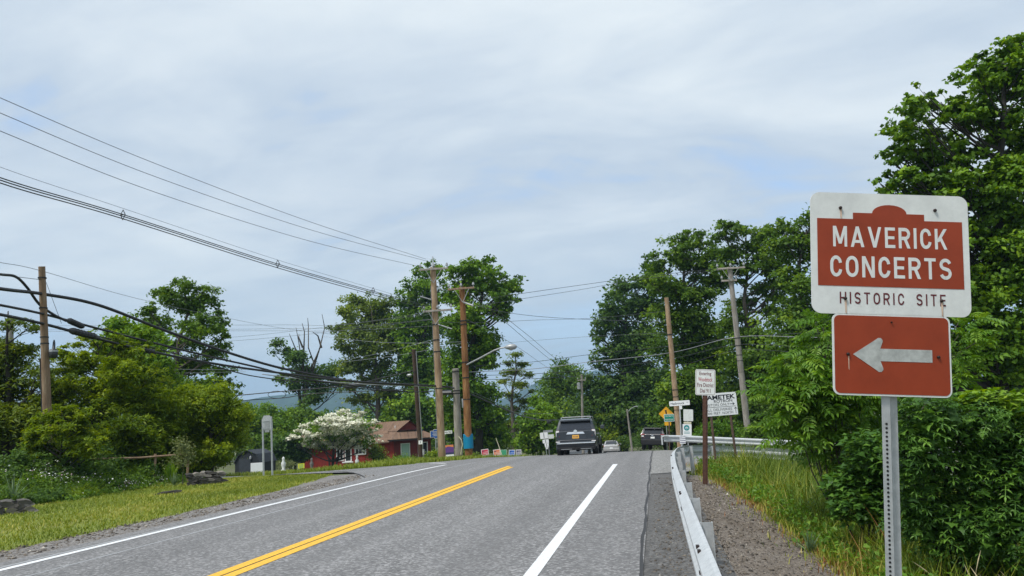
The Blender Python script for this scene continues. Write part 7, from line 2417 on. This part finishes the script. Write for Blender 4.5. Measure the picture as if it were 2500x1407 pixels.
bed('ground_cover', 'low dark green ground cover of the left flower bed', 'ground cover', [(p_, b_, 0.9, h_) for p_ in (40, 90, 150, 210, 270, 330, 390, 440) for b_, h_ in ((0.25, 0.18), (0.9, 0.30), (1.7, 0.42))], 26000, 0.085, 'leaf_mid', 201, k=14)
bed('bank_shrubs', 'mass of darker low shrubs at the back of the left flower bed', 'shrubs', [(p_, b_, 1.0, h_) for p_ in (10, 70, 140, 220, 300, 380, 440) for b_, h_ in ((2.6, 0.65), (3.6, 0.95))], 22000, 0.11, 'leaf_dark', 205, k=12)
bed('flowers', 'small white and pink flowers scattered in the left bed', 'flowers', [(100, 1.9, 0.7, 0.6), (170, 1.6, 0.7, 0.5), (70, 2.4, 0.8, 0.7), (290, 0.6, 0.6, 0.34), (320, 0.4, 0.5, 0.28), (250, 0.8, 0.6, 0.36), (160, 0.4, 0.5, 0.25), (380, 0.5, 0.4, 0.3)], 1300, 0.045, 'flowers', 202, aspect=0.9, k=16)
bed('moss_cushion', 'bright yellow green cushion plant at the bed edge', 'plant', [(165, 0.15, 0.35, 0.22), (195, 0.2, 0.3, 0.25)], 5000, 0.05, 'leaf_yellow', 203, kind='thing', k=10)
bed('leafy_shrub', 'small dark leafy shrub at the front of the bed', 'shrub', [(110, 0.0, 0.35, 0.34), (88, 0.05, 0.25, 0.3)], 4000, 0.08, 'leaf_dark', 204, kind='thing', k=8)
# bushes closing the view under the trees on the left bank
for i_, (px_, d_, bl_, mt_, lab_) in enumerate(((-40, 33, [(-80, 1040, 70, 60), (-20, 1060, 70, 60), (-60, 1120, 90, 50)], 'leaf_mid', 'dark bush under the hemlock at the left frame edge'),
        (90, 34, [(60, 1050, 60, 50), (120, 1070, 60, 50), (80, 1120, 90, 40), (150, 1110, 50, 40)], 'leaf_dark', 'dark bush behind the left pole base'),
        (230, 35, [(200, 1070, 70, 50), (270, 1060, 70, 50), (230, 1120, 90, 40)], 'leaf_mid', 'bush behind the trunk of the yellow green evergreen'),
        (370, 36, [(340, 1070, 70, 50), (410, 1060, 60, 50), (380, 1120, 90, 40), (450, 1100, 50, 50)], 'leaf_dark', 'dark bush behind the rustic fence'))):
    tree('bush', lab_, px_, d_, bl_, 8000, 0.17, mt_, 300 + i_, 'bushes on the left bank', 'bark_dark', r0=0.05, clump=0.4, cat='bush', twigs=2, fill=0.4)
# rustic fence behind the bed
f = at(340, 1118, 26.5)
fn_ = thing('rail_fence', 'rustic fence of one brown rail on thin posts behind the flower bed', 'fence', (f[0], f[1], gz(f[0], f[1])), (0, 0, math.atan2(-f[0], f[1])))
zr = f[2] - gz(f[0], f[1])
MB().tube([(-1.5, 0, zr + 0.06), (0, 0.02, zr), (1.6, 0, zr + 0.03)], 0.04, 6).build('fence_rail', M['pole_brown'], fn_)
for x in (-1.45, 0.5, 1.55):
    MB().tube([(x, 0.06, -0.2), (x, 0.06, zr + 0.1)], 0.045, 6).build('fence_post', M['pole_brown'], fn_)
tree('shrub', 'thin pale leaved shrub by the fence end at the yew', 447, 25.5, [(447, 1090, 16, 30), (440, 1125, 20, 24), (455, 1110, 14, 30)], 900, 0.07, 'leaf_grey', 97, None, 'bark', r0=0.02, clump=0.5, cat='shrub', twigs=4, shell=0.1)
